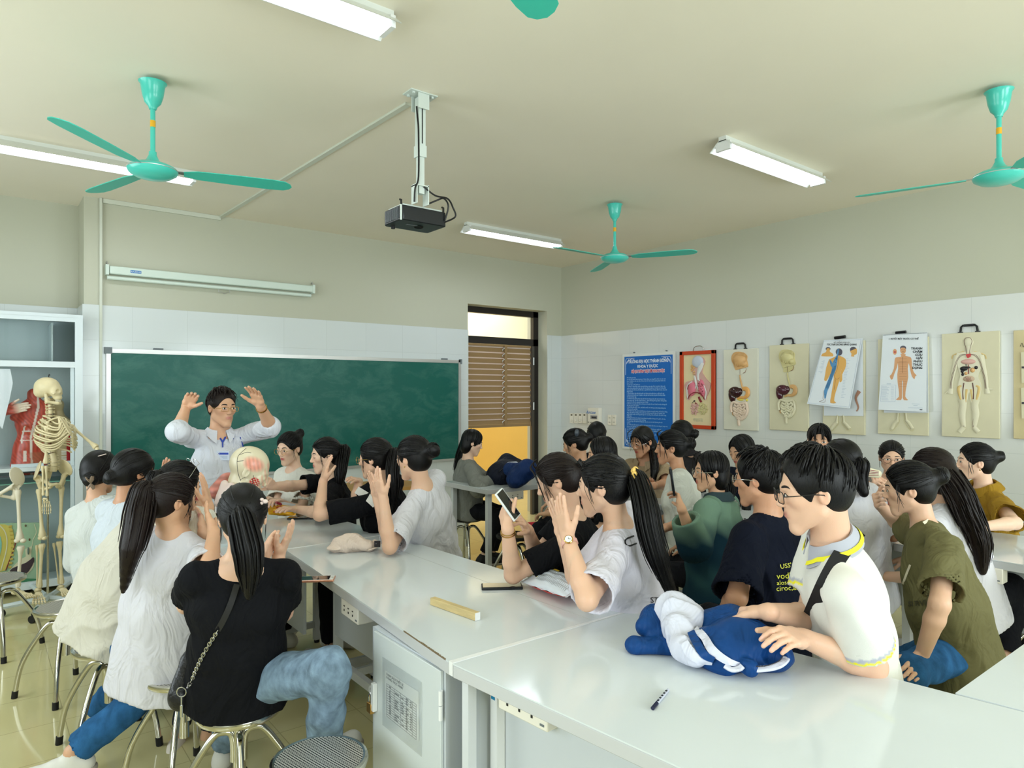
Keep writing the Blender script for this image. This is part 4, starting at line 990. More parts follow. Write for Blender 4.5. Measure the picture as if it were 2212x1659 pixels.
    if legs != 'none':
        hipw = .088*B
        for s, nm in ((1, 'R'), (-1, 'L')):
            hp = Pv+side*s*hipw; lg = (legs or {}).get(nm)
            if lg:
                Kn = on_ray(*lg['knee'], hp, .40*B) if not isinstance(lg['knee'], Vector) else lg['knee']
                An = on_ray(*lg['ankle'], Kn, .39*B) if not isinstance(lg['ankle'], Vector) else lg['ankle']; fo = dirw(lg.get('foot', tdir)) 
            elif stand: Kn = hp+fr*.03-up*(Pv.z*.47); An = Vector((Kn.x, Kn.y, .09))-fr*.03; fo = tf
            else: Kn = hp+tf*.37*B+side*s*.03; Kn.z = min(Pv.z-.02, .60); An = Vector((Kn.x, Kn.y, .09))-tf*.02; fo = tf
            legpts[s] = (hp, Kn, An, fo)
            bare = (lg or {}).get('bare', 0)
            sd.cone(hp, Kn, .060*B, .042*B, .02); sd.cone(Kn, Kn.lerp(An, .5), .042*B, .038*B, .02); sd.cone(Kn.lerp(An, .5), An, .038*B, .032*B, .02); sd.cone(An, An-up*(An.z-.035)*.6+fo*.02, .033, .03, .015)
            if bare: sd.cone(An+fo*.01-up*.045, An+fo*.14-up*(.062), .03, .024, .02); sd.ell(An-fo*.035-up*.045, (.03, .03, .032), k=.02)
    def colf(V):
        c = np.tile(base, (len(V), 1)); q = H.loc(V)
        lm = np.exp(-((np.abs(q[:, 0])/.019)**4+((q[:, 2]+.058)/.0105)**4))*(q[:, 1] > .070); c = c*(1-lm[:, None]*.95)+lip*lm[:, None]*.95
        ck = np.exp(-(((np.abs(q[:, 0])-.042)/.018)**2+((q[:, 2]+.022)/.016)**2))*(q[:, 1] > .02)*.35; c = c*(1-ck[:, None])+pink*ck[:, None]
        er = np.exp(-(((np.abs(q[:, 0])-.08)/.012)**2+((q[:, 2]+.005)/.03)**2+((q[:, 1]+.005)/.02)**2))*.4; c = c*(1-er[:, None])+pink*er[:, None]
        nc_ = np.array(srgb((236, 190, 176)))
        for p_, r_ in nails: m2 = np.exp(-(((V-np.array(p_))**2).sum(1)/r_**2))[:, None]*.7; c = c*(1-m2)+nc_*m2
        return c
    body = sdf_mesh('body', sd, .011 if not near else .009, skin_v, root, fine=[tuple(q) for q in fb], color=colf)
    if face:
        make_face(root, H, hsd, glasses, near, closed, look, brow=1.25 if male else 1)
    if hair: make_hair(root, H, near=near, h=.004 if near else .0055, rnd=len(PEOPLE), **hair)
    # shirt
    if shirt:
        q = SD(); o_ = shirt.get('loose', .012); m = shirt['mat']; sl = shirt.get('sleeve', .75); hem = shirt.get('hem', .06)
        hr = shirt.get('hipr', .112); wr_ = shirt.get('waist', .088)
        low = Pv-ua*hem
        q.cone(NB-ua*.07, NB-ua*.17, .060*B+o_, .088*B+o_, .03, side=side, sx=1.70)
        q.cone(NB-ua*.17, NB-ua*.33, .088*B+o_, wr_*B+o_*1.3, .04, side=side, sx=1.5)
        q.cone(NB-ua*.33, low, wr_*B+o_*1.3, hr*B+o_*1.2, .04, side=side, sx=1.42, cuts=[(low-ua*.02, -np.array(ua))] if shirt.get('cut', True) else ())
        if bust and not male: 
            for s in (-1, 1): q.ell(NB-ua*.20+side*s*.07*B+fr*(.055*B+o_*.6), (.062*B, .05*B, .06*B), k=.05)
        for s in (-1, 1):
            S, Eb, Wr, fd, pn, sp = A[s]; rS = (.043*B if not male else .050*B)+o_*.6
            q.cone(NB-ua*.006+side*s*.03, S+ua*.0, .026*B+o_*.5, rS*.80, .035)
            if sl <= 1:
                e = S.lerp(Eb, sl); d = (Eb-S).normalized(); flare = shirt.get('flare', .012)
                q.cone(S, S.lerp(Eb, sl*1.12), rS, rS+flare, .03, cuts=[(e, d)]); q.cone(S.lerp(Eb, sl*.86), S.lerp(Eb, sl*1.0), rS+flare-.016, rS+flare-.012, .003, op='d', cuts=[(S.lerp(Eb, sl*1.03), d)])
            else:
                fr_ = sl-1; e = Eb.lerp(Wr, fr_); d = (Wr-Eb).normalized(); q.cone(S, Eb, rS, .050*B+o_, .03)
                q.cone(Eb, Eb.lerp(Wr, fr_*1.08), .048*B+o_, .034*B+o_, .02, cuts=[(e, d)]); q.cone(Eb.lerp(Wr, fr_*.88), Eb.lerp(Wr, fr_), .030*B+o_*.6, .030*B+o_*.6, .003, op='d', cuts=[(Eb.lerp(Wr, fr_*1.05), d)])
        nk = shirt.get('neck', .062)
        q.ell(NB+fr*.014+ua*.024, (nk, nk, .046), k=.006, op='d')
        if shirt.get('vneck'): q.cone(NB+fr*.07+ua*.03, NB+fr*.09-ua*.07, .04, .008, .006, op='d')
        PEOPLE[key]['shirt'] = q
        w_ = damp(fold_warp(shirt.get('fold', .0105), shirt.get('fsc', 30), len(PEOPLE)*7+1, axis=ua), NB)
        for s in (1, -1):
            S, Eb, Wr = A[s][:3]; w_ = damp(w_, S.lerp(Eb, sl) if sl <= 1 else Eb.lerp(Wr, sl-1), .11)
        so = sdf_mesh('shirt', q, shirt.get('h', .0075 if near else .011), m, root, warp=w_, color=shirt.get('color'))
        PEOPLE[key]['shirt_o'] = so
    # trousers and shoes
    if legs != 'none':
        lw = (legs or {}).get('w', 1.0); tm = (legs or {}).get('mat', DARKP); q = SD(); cut = (legs or {}).get('cut', .03)
        q.ell(Pv-ua*.02, (.128*B, .092*B, .095*B), np.array([[side[i], fr[i], ua[i]] for i in range(3)]), .04)
        q.cone(Pv+side*.05-ua*.02, Pv-side*.05-ua*.02, .098*B, .098*B, .04)
        for s in (-1, 1):
            hp, Kn, An, fo = legpts[s]; d = (An-Kn).normalized(); e = An-d*cut
            q.cone(hp, Kn, .086*B, .060*B*lw, .03); q.cone(Kn, Kn.lerp(An, 1.05), .059*B*lw, .052*B*lw**1.6, .025, cuts=[(e, d)]); q.cone(Kn.lerp(An, .9), Kn.lerp(An, 1.2), .040*B*lw**1.6, .046*B*lw**1.6, .003, op='d')
        wt = fold_warp(.011, 34, len(PEOPLE)*3, axis=(1, 1, .3))
        for s in (1, -1): wt = damp(wt, legpts[s][2], .12)
        sdf_mesh('trousers', q, .009 if (legs or {}).get('mat') else .014, tm, root, warp=wt)
        for s in (-1, 1):
            hp, Kn, An, fo = legpts[s]; nm = {1: 'R', -1: 'L'}[s]; shn = ((legs or {}).get(nm) or {}).get('shoe', 'sneaker')
            fo = Vector((fo.x, fo.y, 0)).normalized(); g0 = Vector((An.x, An.y, An.z-.09)); sdv = fo.cross(up)
            q = SD()
            if shn == 'slide':
                q.cone(g0-fo*.045+up*.022, g0+fo*.15+up*.022, .040, .043, .01, cuts=[(g0+up*.035, (0, 0, 1)), (g0+up*.0, (0, 0, -1))]); q.cone(g0-fo*.05+up*.03, g0-fo*.03+up*.04, .042, .04, .015, cuts=[(g0+up*.055, (0, 0, 1)), (g0, (0, 0, -1))]); q.cone(g0+fo*.04+up*.045, g0+fo*.13+up*.035, .047, .042, .01, cuts=[(g0, (0, 0, -1))])
                q.ell(An-fo*.01-up*.01, (.036, .036, .06), k=.006, op='d')
                sdf_mesh('slide_sandal', q, .005, mat('beige_foam', (232, 222, 206), .6), root)
            else:
                q.cone(g0-fo*.04+up*.035, g0+fo*.15+up*.028, .040, .036, .02, cuts=[(g0, (0, 0, -1))]); q.cone(g0-fo*.03+up*.06, g0+fo*.06+up*.045, .036, .03, .02); q.cone(g0+up*.08, g0+up*.10-fo*.005, .036, .036, .02, cuts=[(g0+up*.105, (0, 0, 1))])
                o1 = sdf_mesh('shoe', q, .007, (legs or {}).get('shoemat', SHOEM), root)
                if (legs or {}).get('mat'): q = SD(); q.cone(g0-fo*.045+up*.014, g0+fo*.155+up*.014, .043, .040, .01, cuts=[(g0+up*.022, (0, 0, 1)), (g0, (0, 0, -1))]); sdf_mesh('sole', q, .006, mat('sole_rubber', (168, 160, 146), .7), root)
    print('person', key, round(time.time()-t_, 2), 'torso', round(TL, 2), 'arms', [(round((A[s][1]-A[s][0]).length, 2), round((A[s][2]-A[s][1]).length, 2)) for s in (1, -1)])
    return PEOPLE[key]
def detail_neck(n): return n
def damp(w, c, r=.13):
    def g(lo, h, n):
        X, Y, Z = np.meshgrid(*[(lo[q]+h*np.arange(n[q])).astype(np.float32) for q in range(3)], indexing='ij', sparse=True)
        return w(lo, h, n)*np.clip(((X-c[0])**2+(Y-c[1])**2+(Z-c[2])**2)/r**2, 0, 1)
    return g
DARKP = cloth('dark_trousers', (24, 25, 30)); SHOEM = mat('white_shoe', (220, 218, 210), .6)
jeans = denim('blue_jeans', (44, 92, 138)); ljeans = denim('light_jeans', (118, 140, 160), .4); djeans = denim('dark_jeans', (38, 44, 58), .15)
wtee = cloth('white_tee', (214, 213, 220)); btee = cloth('black_tee', (16, 17, 21)); cream_sw = cloth('cream_sweatshirt', (206, 202, 188))
POLOM = vcmat('white_polo', .85, bump=.15, bscale=420, spec=.15)
def polo_col(V):
    c = np.tile(srgb((222, 221, 213)), (len(V), 1))
    for s in (1, -1):
        S, E_ = [np.array(q) for q in PEOPLE['polo']['A'][s][:2]]; L_ = np.linalg.norm(E_-S); d = (E_-S)/L_; t = (V-S) @ d; r = np.linalg.norm(V-S-t[:, None]*d, axis=1); e = .72*L_; near_ = (r < .10)&(t < e+.02)
        c[near_&(t > e-.024)] = srgb((176, 178, 190)); c[near_&(t > e-.013)] = srgb((238, 228, 40)); c[near_&(t > e-.005)] = srgb((222, 221, 213))
    return c
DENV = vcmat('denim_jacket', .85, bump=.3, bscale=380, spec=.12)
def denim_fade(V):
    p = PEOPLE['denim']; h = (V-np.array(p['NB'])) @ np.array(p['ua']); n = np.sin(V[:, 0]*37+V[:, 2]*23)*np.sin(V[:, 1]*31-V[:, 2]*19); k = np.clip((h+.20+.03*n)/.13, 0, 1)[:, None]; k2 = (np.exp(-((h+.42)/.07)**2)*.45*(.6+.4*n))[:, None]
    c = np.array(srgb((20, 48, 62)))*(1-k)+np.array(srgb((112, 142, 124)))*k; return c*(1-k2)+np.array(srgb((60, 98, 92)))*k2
def P_(key, *a, **k):
    return person(key, *a, **k)
# ---- left cluster
P_('polo', 'man with black-rimmed glasses in a white polo shirt with yellow-striped collar', (1757, 1063, 2.03), -105, -7, 0, (1872, 2.26), -98, male=True, near=True, skin='light', hs=1.0,
   hair=dict(kind='short', part=.02, vol=1.03), glasses=('rect', black, .0255, .0175, .0014),
   shirt=dict(mat=POLOM, color=polo_col, loose=.022, sleeve=.72, flare=.020, hem=.10, neck=.064),
   arms=dict(R=dict(elbow=(1748, 1335, 2.4), wrist=(1660, 1322, 2.2), hand=(1590, 1325, 2.15), palm=(180, -30), curl=.75),
             L=dict(elbow=(1885, 1440, 2.0), wrist=(1735, 1378, 1.98), hand=(1670, 1372, 1.98), palm=(0, -60), curl=.3)))
P_('black_tee', 'woman in a black T-shirt with chain-strap bag, seen from behind on a steel stool', (525, 1120, 2.42), 3, -8, 0, (512, 2.52), 4, near=True, skin='light',
   hair=dict(kind='pony', tie=(0, -.112, .005), tail=[(527, 1128, 2.31), (532, 1165, 2.28), (538, 1200, 2.27), (540, 1245, 2.27), (538, 1290, 2.28)], tailr=(.02, .038, .042, .036, .012), ears=False, wisps=8),
   shirt=dict(mat=btee, loose=.016, sleeve=.62, hem=.06, hipr=.115),
   arms=dict(L=dict(elbow=(405, 1305, 2.6), wrist=(560, 1225, 2.75), hand=(598, 1145, 2.8), palm=(100, 0), curl=.1),
             R=dict(elbow=(612, 1322, 2.5), wrist=(602, 1200, 2.68), hand=(642, 1122, 2.7), palm=(-90, 10), curl=.08, spread=.25)),
   legs=dict(R=dict(knee=(712, 1445, 2.55), ankle=(700, 1600, 2.6), foot=30), L=dict(knee=(520, 1480, 2.9), ankle=(486, 1610, 2.9), foot=0), mat=ljeans, w=1.15))
P_('long_tee', 'woman in a long white T-shirt with a high ponytail falling down her back', (372, 1085, 2.88), 66, -8, 0, (345, 2.88), 42, near=True, skin='mid', neck=(378, 1152, 2.86),
   hair=dict(kind='pony', mat_=hair_b, tie=(0, -.105, .05), tail=[(322, 1048, 2.84), (306, 1085, 2.78), (296, 1140, 2.73), (282, 1200, 2.70), (266, 1278, 2.72)], tailr=(.022, .042, .052, .045, .01), ears=True, wisps=14),
   shirt=dict(mat=wtee, loose=.022, sleeve=.7, hem=.17, hipr=.125, flare=.02, waist=.10),
   arms=dict(R=dict(elbow=(452, 1245, 2.8), wrist=(462, 1150, 2.85), hand=(436, 1082, 2.85), palm=(70, 0), curl=.1),
             L=dict(elbow=(420, 1230, 3.05), wrist=(440, 1150, 3.05), hand=(428, 1090, 3.05), palm=(-110, 0), curl=.1)),
   legs=dict(R=dict(knee=(420, 1420, 3.1), ankle=(388, 1585, 3.15), foot=170, bare=1, shoe='slide'), L=dict(knee=(470, 1430, 3.2), ankle=(450, 1590, 3.2), foot=120, bare=1, shoe='slide'), mat=djeans, w=.85, cut=.05))
P_('cream', 'woman in a loose cream sweatshirt and blue jeans, leaning forward on her stool', (388, 1050, 3.3), 62, -10, 0, (228, 3.15), 58, near=True, skin='mid',
   hair=dict(kind='pony', tie=(0, -.11, .03), tail=[(350, 1050, 3.25), (335, 1100, 3.2), (330, 1150, 3.2)], ears=False),
   shirt=dict(mat=cream_sw, loose=.042, sleeve=1.75, hem=.07, hipr=.115, waist=.125, fold=.015, fsc=26),
   arms=dict(R=dict(elbow=(395, 1180, 3.15), wrist=(450, 1095, 3.2), hand=(437, 1012, 3.25), palm=(-100, 0), curl=.05, spread=.15),
             L=dict(elbow=(400, 1170, 3.5), wrist=(425, 1090, 3.45), hand=(415, 1020, 3.45), palm=(80, 0), curl=.05)),
   legs=dict(R=dict(knee=(335, 1478, 3.0), ankle=(158, 1625, 3.0), foot=-120), L=dict(knee=(290, 1450, 3.45), ankle=(205, 1535, 3.5), foot=-90), mat=jeans, w=1.12))
P_('bow_clip', 'woman in white with a brown bow clip in her pinned-up hair', (217, 1022, 3.85), 42, -6, 0, (235, 3.75), 50, skin='mid',
   hair=dict(kind='bun', tie=(.03, -.10, -.03), bun=.036, ears=False, vol=1.06), shirt=dict(mat=cloth('offwhite_blouse', (198, 202, 198)), loose=.03, sleeve=1.6, hem=.08, hipr=.125))
P_('left_white', 'woman in a pale white shirt beside the bow-clip woman, face turned to the right', (290, 1022, 3.55), 64, -5, 0, (262, 3.5), 62, skin='tan', near=True,
   hair=dict(kind='bun', tie=(0, -.10, -.01), bun=.034, ears=True, vol=1.05), shirt=dict(mat=cloth('bluish_white_shirt', (200, 208, 216)), loose=.03, sleeve=.9, hem=.08, hipr=.12),
   arms=dict(R=dict(elbow=(340, 1150, 3.5), wrist=(362, 1052, 3.6), hand=(358, 980, 3.65), palm=(20, 0), curl=.08), L=dict(elbow=(370, 1140, 3.85), wrist=(382, 1055, 3.8), hand=(388, 988, 3.8), palm=(-160, 0), curl=.1)))
P_('teacher', 'older man in a white shirt and blue lanyard standing with both hands raised', (480, 882, 4.4), 152, -2, 0, (478, 1070, 4.4), 166, male=True, near=True, skin='mid', stand=True, hs=.99, build=1.0, shw=.172,
   hair=dict(kind='short', vol=.975, mat_=hair_b), glasses=('rect', gold, .0235, .015, .0012),
   shirt=dict(mat=cloth('white_shirt', (214, 217, 226)), loose=.014, sleeve=1.22, hem=.08, neck=.060, fold=.012, loose_=0),
   arms=dict(R=dict(elbow=(384, 932, 4.25), wrist=(402, 880, 4.1), hand=(424, 838, 4.1), palm=(150, 10), curl=.3, **{'raise': .03}),
             L=dict(elbow=(585, 922, 4.2), wrist=(562, 876, 4.05), hand=(545, 833, 4.0), palm=(190, -5), curl=.1, spread=.3, **{'raise': .03})))
# ---- right side of the left table
P_('blouse', 'woman with round gold glasses and a small bun in a white lace blouse', (625, 970, 4.95), -138, -8, 0, (650, 5.05), -125, skin='fair', near=True,
   hair=dict(kind='bun', tie=(-.02, -.095, .095), bun=.030, wisps=4), glasses=('round', gold, .0225, .0215, .0011),
   shirt=dict(mat=cloth('lace_blouse', (220, 219, 210)), loose=.024, sleeve=.8, flare=.03, hem=.06),
   arms=dict(L=dict(elbow=(650, 1105, 4.7), wrist=(605, 1085, 4.6), hand=(580, 1078, 4.5), palm=(180, -60), curl=.35), R=dict(elbow=(600, 1090, 4.9), wrist=(580, 1080, 4.7), hand=(562, 1075, 4.6), palm=(180, -60), curl=.3)))
P_('smiling', 'smiling woman in a black T-shirt reaching to steady the anatomical head', (703, 985, 4.5), -106, -4, 0, (735, 4.6), -92, skin='fair', near=True,
   hair=dict(kind='pony', tie=(0, -.108, .02), tail=[(728, 985, 4.45), (735, 1020, 4.42), (733, 1060, 4.42)], tailr=(.02, .04, .035, .012), ears=True), closed=True,
   shirt=dict(mat=btee, loose=.022, sleeve=.75, hem=.06),
   arms=dict(R=dict(elbow=(632, 1050, 4.5), wrist=(590, 1050, 4.2), hand=(568, 1035, 4.0), palm=(-60, 10), curl=.2, l=1.1), L=dict(elbow=(690, 1108, 4.3), wrist=(640, 1100, 4.2), hand=(598, 1096, 4.15), palm=(0, -80), curl=.2)))
P_('strap', 'woman in a black top with a white bag strap, ponytail and glasses, hand raised', (810, 992, 4.02), -66, -3, 0, (845, 4.2), -66, skin='light', near=True,
   hair=dict(kind='pony', tie=(0, -.108, .03), tail=[(838, 985, 3.95), (848, 1015, 3.9), (850, 1060, 3.88), (848, 1105, 3.9)], tailr=(.018, .034, .034, .01), ears=False, vol=1.03), glasses=('round', gold, .0225, .0205, .0011),
   shirt=dict(mat=btee, loose=.026, sleeve=.85, hem=.06),
   arms=dict(L=dict(elbow=(690, 1112, 4.05), wrist=(698, 1040, 3.95), hand=(712, 975, 3.95), palm=(60, 0), curl=.1), R=dict(elbow=(770, 1080, 4.4), wrist=(775, 1040, 4.4), hand=(752, 1030, 4.4), palm=(-160, 0), curl=.2)))
P_('bun_white', 'woman in a white T-shirt with a big sleek bun, hand raised, by the beige cap', (893, 992, 3.68), -50, -4, 0, (950, 3.95), -60, skin='light', near=True,
   hair=dict(kind='bun', tie=(.0, -.108, .045), bun=.040, vol=1.03), shirt=dict(mat=wtee, loose=.024, sleeve=.85, flare=.022, hem=.07),
   arms=dict(L=dict(elbow=(842, 1182, 3.45), wrist=(828, 1076, 3.42), hand=(806, 997, 3.42), palm=(50, 0), curl=.06, spread=.12), R=dict(elbow=(840, 1170, 3.75), wrist=(815, 1078, 3.65), hand=(795, 1003, 3.6), palm=(-130, 0), curl=.06)))
P_('grey_sweater', 'woman in a grey sweatshirt with very long straight hair, seated by the door', (1020, 957, 6.25), 80, -14, 0, (1010, 6.35), 74, skin='fair',
   hair=dict(kind='long', tail=[(1010, 950, 6.32), (1001, 985, 6.35), (993, 1020, 6.38), (990, 1055, 6.38)], tailr=(.05, .062, .058, .035), wide=1.5, ears=False, wisps=0),
   shirt=dict(mat=cloth('grey_sweatshirt', (128, 130, 124)), loose=.03, sleeve=1.6, hem=.05), legs=dict(R=dict(knee=(1082, 1112, 6.1), ankle=(1046, 1200, 6.1)), L=dict(knee=(1088, 1108, 6.3), ankle=(1062, 1192, 6.3)), mat=DARKP, shoemat=rubber),
   arms=dict(R=dict(elbow=(1035, 1055, 6.1), wrist=(1072, 1032, 6.0), hand=(1090, 1018, 5.95), palm=(0, 60), curl=.4), L=dict(elbow=(1045, 1040, 6.4), wrist=(1075, 1022, 6.3), hand=(1092, 1008, 6.3), palm=(180, 0), curl=.3)))
# ---- middle
P_('phone_girl', 'woman in a black T-shirt holding up a phone, elbow on the middle table', (1205, 1040, 2.98), -84, -20, 0, (1290, 3.15), -84, skin='light', near=True,
   hair=dict(kind='bun', mat_=hair_b, tie=(0, -.10, .02), bun=.034, bangs=4, wisps=14), closed=True,
   shirt=dict(mat=btee, loose=.018, sleeve=.72, hem=.08),
   arms=dict(L=dict(elbow=(1108, 1242, 2.85), wrist=(1096, 1140, 2.8), hand=(1078, 1068, 2.8), palm=(60, 0), curl=.2, curls=[.05, .35, .4, .45]), R=dict(elbow=(1160, 1200, 3.1), wrist=(1140, 1145, 2.95), hand=(1112, 1100, 2.85), palm=(-120, 0), curl=.45)))
P_('pony_white', 'woman in a white T-shirt with a long ponytail and yellow scrunchie, hands together', (1302, 1052, 2.58), -80, -3, 0, (1400, 2.78), -76, skin='light', near=True,
   hair=dict(kind='pony', tie=(0, -.112, .03), tail=[(1372, 1045, 2.52), (1392, 1085, 2.48), (1405, 1150, 2.45), (1425, 1215, 2.44), (1452, 1285, 2.46)], tailr=(.016, .036, .042, .040, .02), wisps=8, vol=1.02),
   shirt=dict(mat=cloth('lilac_white_tee', (216, 213, 224)), loose=.026, sleeve=.85, flare=.024, hem=.09),
   arms=dict(L=dict(elbow=(1268, 1296, 2.42), wrist=(1227, 1163, 2.38), hand=(1200, 1056, 2.38), palm=(60, 0), curl=.05, spread=.12), R=dict(elbow=(1250, 1270, 2.65), wrist=(1218, 1165, 2.5), hand=(1188, 1062, 2.5), palm=(-120, 0), curl=.05)))
P_('clip_far', 'dark-haired woman with a grey oval hair clip, head bowed behind the phone user', (1242, 960, 5.3), -80, -16, 0, (1270, 5.4), -80, skin='mid', hair=dict(kind='bun', tie=(0, -.105, .03), bun=.03), shirt=dict(mat=btee, sleeve=.8))
P_('bun_far', 'farthest woman with her hair in a low bun, seen from behind below the wall sockets', (1288, 940, 6.2), -25, -4, 0, (1290, 6.25), -20, skin='mid', hair=dict(kind='bun', tie=(0, -.108, -.02), bun=.032), shirt=dict(mat=btee, sleeve=.8))
P_('top_far', 'dark-haired student of whom only the crown shows above the ponytail woman', (1300, 982, 4.7), -95, -6, 0, (1320, 4.8), -90, skin='mid', hair=dict(kind='long', ears=False), shirt=dict(mat=btee, sleeve=.8))
P_('tan', 'woman in a tan zip polo with thin glasses, under the blue notice board', (1387, 955, 5.3), -138, -14, 0, (1400, 5.4), -150, skin='tan',
   hair=dict(kind='pony_low', tie=(0, -.10, -.05), bangs=4, tail=[(1407, 975, 5.25), (1414, 1000, 5.15), (1412, 1035, 5.1)], tailr=(.02, .028, .02), wisps=6), glasses=('round', silver, .0225, .0205, .001), closed=True,
   shirt=dict(mat=cloth('tan_polo', (160, 140, 112)), loose=.02, sleeve=.8), arms=dict(L=dict(elbow=(1440, 1045, 5.1), wrist=(1412, 1050, 5.0), hand=(1385, 1042, 4.9), palm=(180, 60), curl=.3), R=dict(elbow=(1375, 1050, 5.0), wrist=(1395, 1052, 4.9), hand=(1412, 1044, 4.85), palm=(180, 60), curl=.3)))
P_('spiky_far', 'woman in a dark collared shirt and messy bun, beneath the red-framed chart', (1470, 940, 5.6), -60, 0, 0, (1492, 5.6), -60, skin='mid', hair=dict(kind='bun', tie=(0, -.108, .02), bun=.036), shirt=dict(mat=cloth('charcoal_shirt', (44, 42, 44)), loose=.02))
P_('bun_tan', 'woman in a white T-shirt with hair tied back, in profile beside the tan polo', (1448, 968, 4.6), -94, 0, 0, (1487, 4.55), -90, skin='tan', near=True,
   hair=dict(kind='bun', tie=(0, -.10, .035), bun=.042, bangs=3, wisps=6), shirt=dict(mat=cloth('mint_white_tee', (214, 216, 208)), loose=.028, sleeve=.85, flare=.03, hem=.08),
   legs=dict(mat=cloth('white_trousers', (214, 216, 206)), w=1.2), arms=dict(L=dict(elbow=(1490, 1125, 4.3), wrist=(1437, 1140, 4.2), hand=(1408, 1150, 4.1), palm=(0, -80), curl=.3), R=dict(elbow=(1460, 1110, 4.7), wrist=(1425, 1125, 4.6), hand=(1405, 1135, 4.6), palm=(0, -80), curl=.3)))
P_('denim', 'woman in a green-blue denim jacket with glasses, holding up a phone', (1535, 1020, 4.0), -106, 0, 0, (1548, 4.0), -66, skin='mid', near=True,
   hair=dict(kind='long', ears=False, bangs=5, tail=[(1556, 1020, 4.05), (1562, 1060, 4.05), (1560, 1095, 4.02)], tailr=(.06, .06, .03), wide=1.1), glasses=('round', silver, .0225, .0215, .0011),
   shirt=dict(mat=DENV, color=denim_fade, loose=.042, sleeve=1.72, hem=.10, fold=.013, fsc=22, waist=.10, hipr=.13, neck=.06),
   arms=dict(L=dict(elbow=(1500, 1178, 3.75), wrist=(1472, 1098, 3.7), hand=(1460, 1046, 3.7), palm=(-60, 0), curl=.5)))
P_('black_long', 'woman with long black hair looking down, behind the denim jacket', (1602, 975, 5.1), -135, -16, 0, (1610, 5.2), -135, skin='mid', closed=True,
   hair=dict(kind='long', ears=False, part=.02, tail=[(1618, 985, 4.95), (1612, 1050, 4.8), (1612, 1115, 4.7)], tailr=(.05, .04, .03)), shirt=dict(mat=cloth('navy_top', (22, 28, 44)), loose=.02))
P_('navy', 'young man with tousled hair and wire glasses in a navy T-shirt', (1638, 1036, 2.9), -76, -2, 0, (1662, 2.95), -62, male=True, near=True, skin='tan',
   hair=dict(kind='short', vol=1.07), glasses=('round', silver, .0225, .0205, .0011),
   shirt=dict(mat=cloth('navy_tee', (14, 19, 34)), loose=.035, sleeve=.95, flare=.03, hem=.10, waist=.10),
   arms=dict(L=dict(elbow=(1592, 1290, 2.7), wrist=(1560, 1330, 2.65), fdir=(-60, -20), palm=(0, -80), curl=.3), R=dict(elbow=(1720, 1290, 3.1), wrist=(1680, 1330, 3.2), fdir=(-60, -20), palm=(0, -80), curl=.3)))
P_('photo_girl', 'woman with wispy bangs holding a phone up in front of her face, by the wall', (1770, 952, 5.0), 180, -6, 0, (1785, 5.05), -170, skin='mid',
   hair=dict(kind='long', ears=False, bangs=12, tail=[(1770, 950, 5.15), (1772, 1000, 5.15), (1772, 1030, 5.12)], tailr=(.07, .075, .05), wide=1.3), shirt=dict(mat=cloth('grey_top', (150, 150, 156)), loose=.02),
   arms=dict(R=dict(elbow=(1720, 1030, 4.8), wrist=(1738, 990, 4.6), hand=(1740, 968, 4.55), palm=(180, 0), curl=.5)))
P_('white_back', 'woman in a white shirt seen from behind, between the striped-collar polo and olive shirt', (1815, 1000, 3.6), -52, -2, 0, (1865, 3.65), -52, skin='tan', near=True,
   hair=dict(kind='pony', tie=(0, -.112, .0), tail=[(1842, 1008, 3.52), (1858, 1030, 3.48), (1866, 1065, 3.46)], tailr=(.024, .034, .026), vol=1.04, ears=False), shirt=dict(mat=cloth('cool_white_shirt', (218, 218, 224)), loose=.028, sleeve=.85, flare=.024),
   arms=dict(R=dict(elbow=(1930, 1155, 3.65), wrist=(1870, 1163, 3.75), hand=(1830, 1160, 3.8), palm=(0, -80), curl=.1), L=dict(elbow=(1800, 1150, 3.5), wrist=(1790, 1140, 3.75), hand=(1780, 1130, 3.9), palm=(0, -80), curl=.2)))
P_('round_glasses', 'woman with dark round glasses and pulled-back hair, facing the camera with a relief model', (1926, 990, 4.75), 176, -4, 0, (1925, 4.9), 180, skin='light',
   hair=dict(kind='bun', tie=(0, -.11, .03), bun=.03), glasses=('round', black, .0225, .0205, .0012), shirt=dict(mat=cloth('grey_tee2', (120, 116, 112)), loose=.02),
   arms=dict(R=dict(elbow=(1880, 1075, 4.5), wrist=(1892, 1052, 4.4), hand=(1898, 1022, 4.4), palm=(0, 0), curl=.35), L=dict(elbow=(1960, 1085, 4.5), wrist=(1930, 1062, 4.4), hand=(1902, 1040, 4.35), palm=(0, 0), curl=.35)))
P_('olive', 'woman in an olive T-shirt with a topknot, one arm propped straight down', (1962, 1058, 2.98), -96, -6, 0, (2070, 2.85), -84, skin='light', near=True,
   hair=dict(kind='bun', tie=(0, -.115, .055), bun=.036, wisps=12, vol=1.03), shirt=dict(mat=cloth('olive_tee', (110, 106, 72), var=.05), loose=.030, sleeve=.78, flare=.022, hem=.11, hipr=.12, waist=.105, fold=.012),
   legs=dict(mat=jeans, L=dict(knee=(1960, 1450, 2.7), ankle=(1960, 1600, 2.8)), R=dict(knee=(1950, 1430, 3.05), ankle=(1950, 1580, 3.05))),
   arms=dict(L=dict(shoulder=(2040, 1185, 2.68), elbow=(2030, 1305, 2.62), wrist=(1990, 1420, 2.55), hand=(1968, 1462, 2.5), palm=(0, -30), curl=.2), R=dict(elbow=(1950, 1140, 3.15), wrist=(1900, 1090, 3.05), hand=(1880, 1070, 3.0), palm=(90, 0), curl=.8, size=.92)))
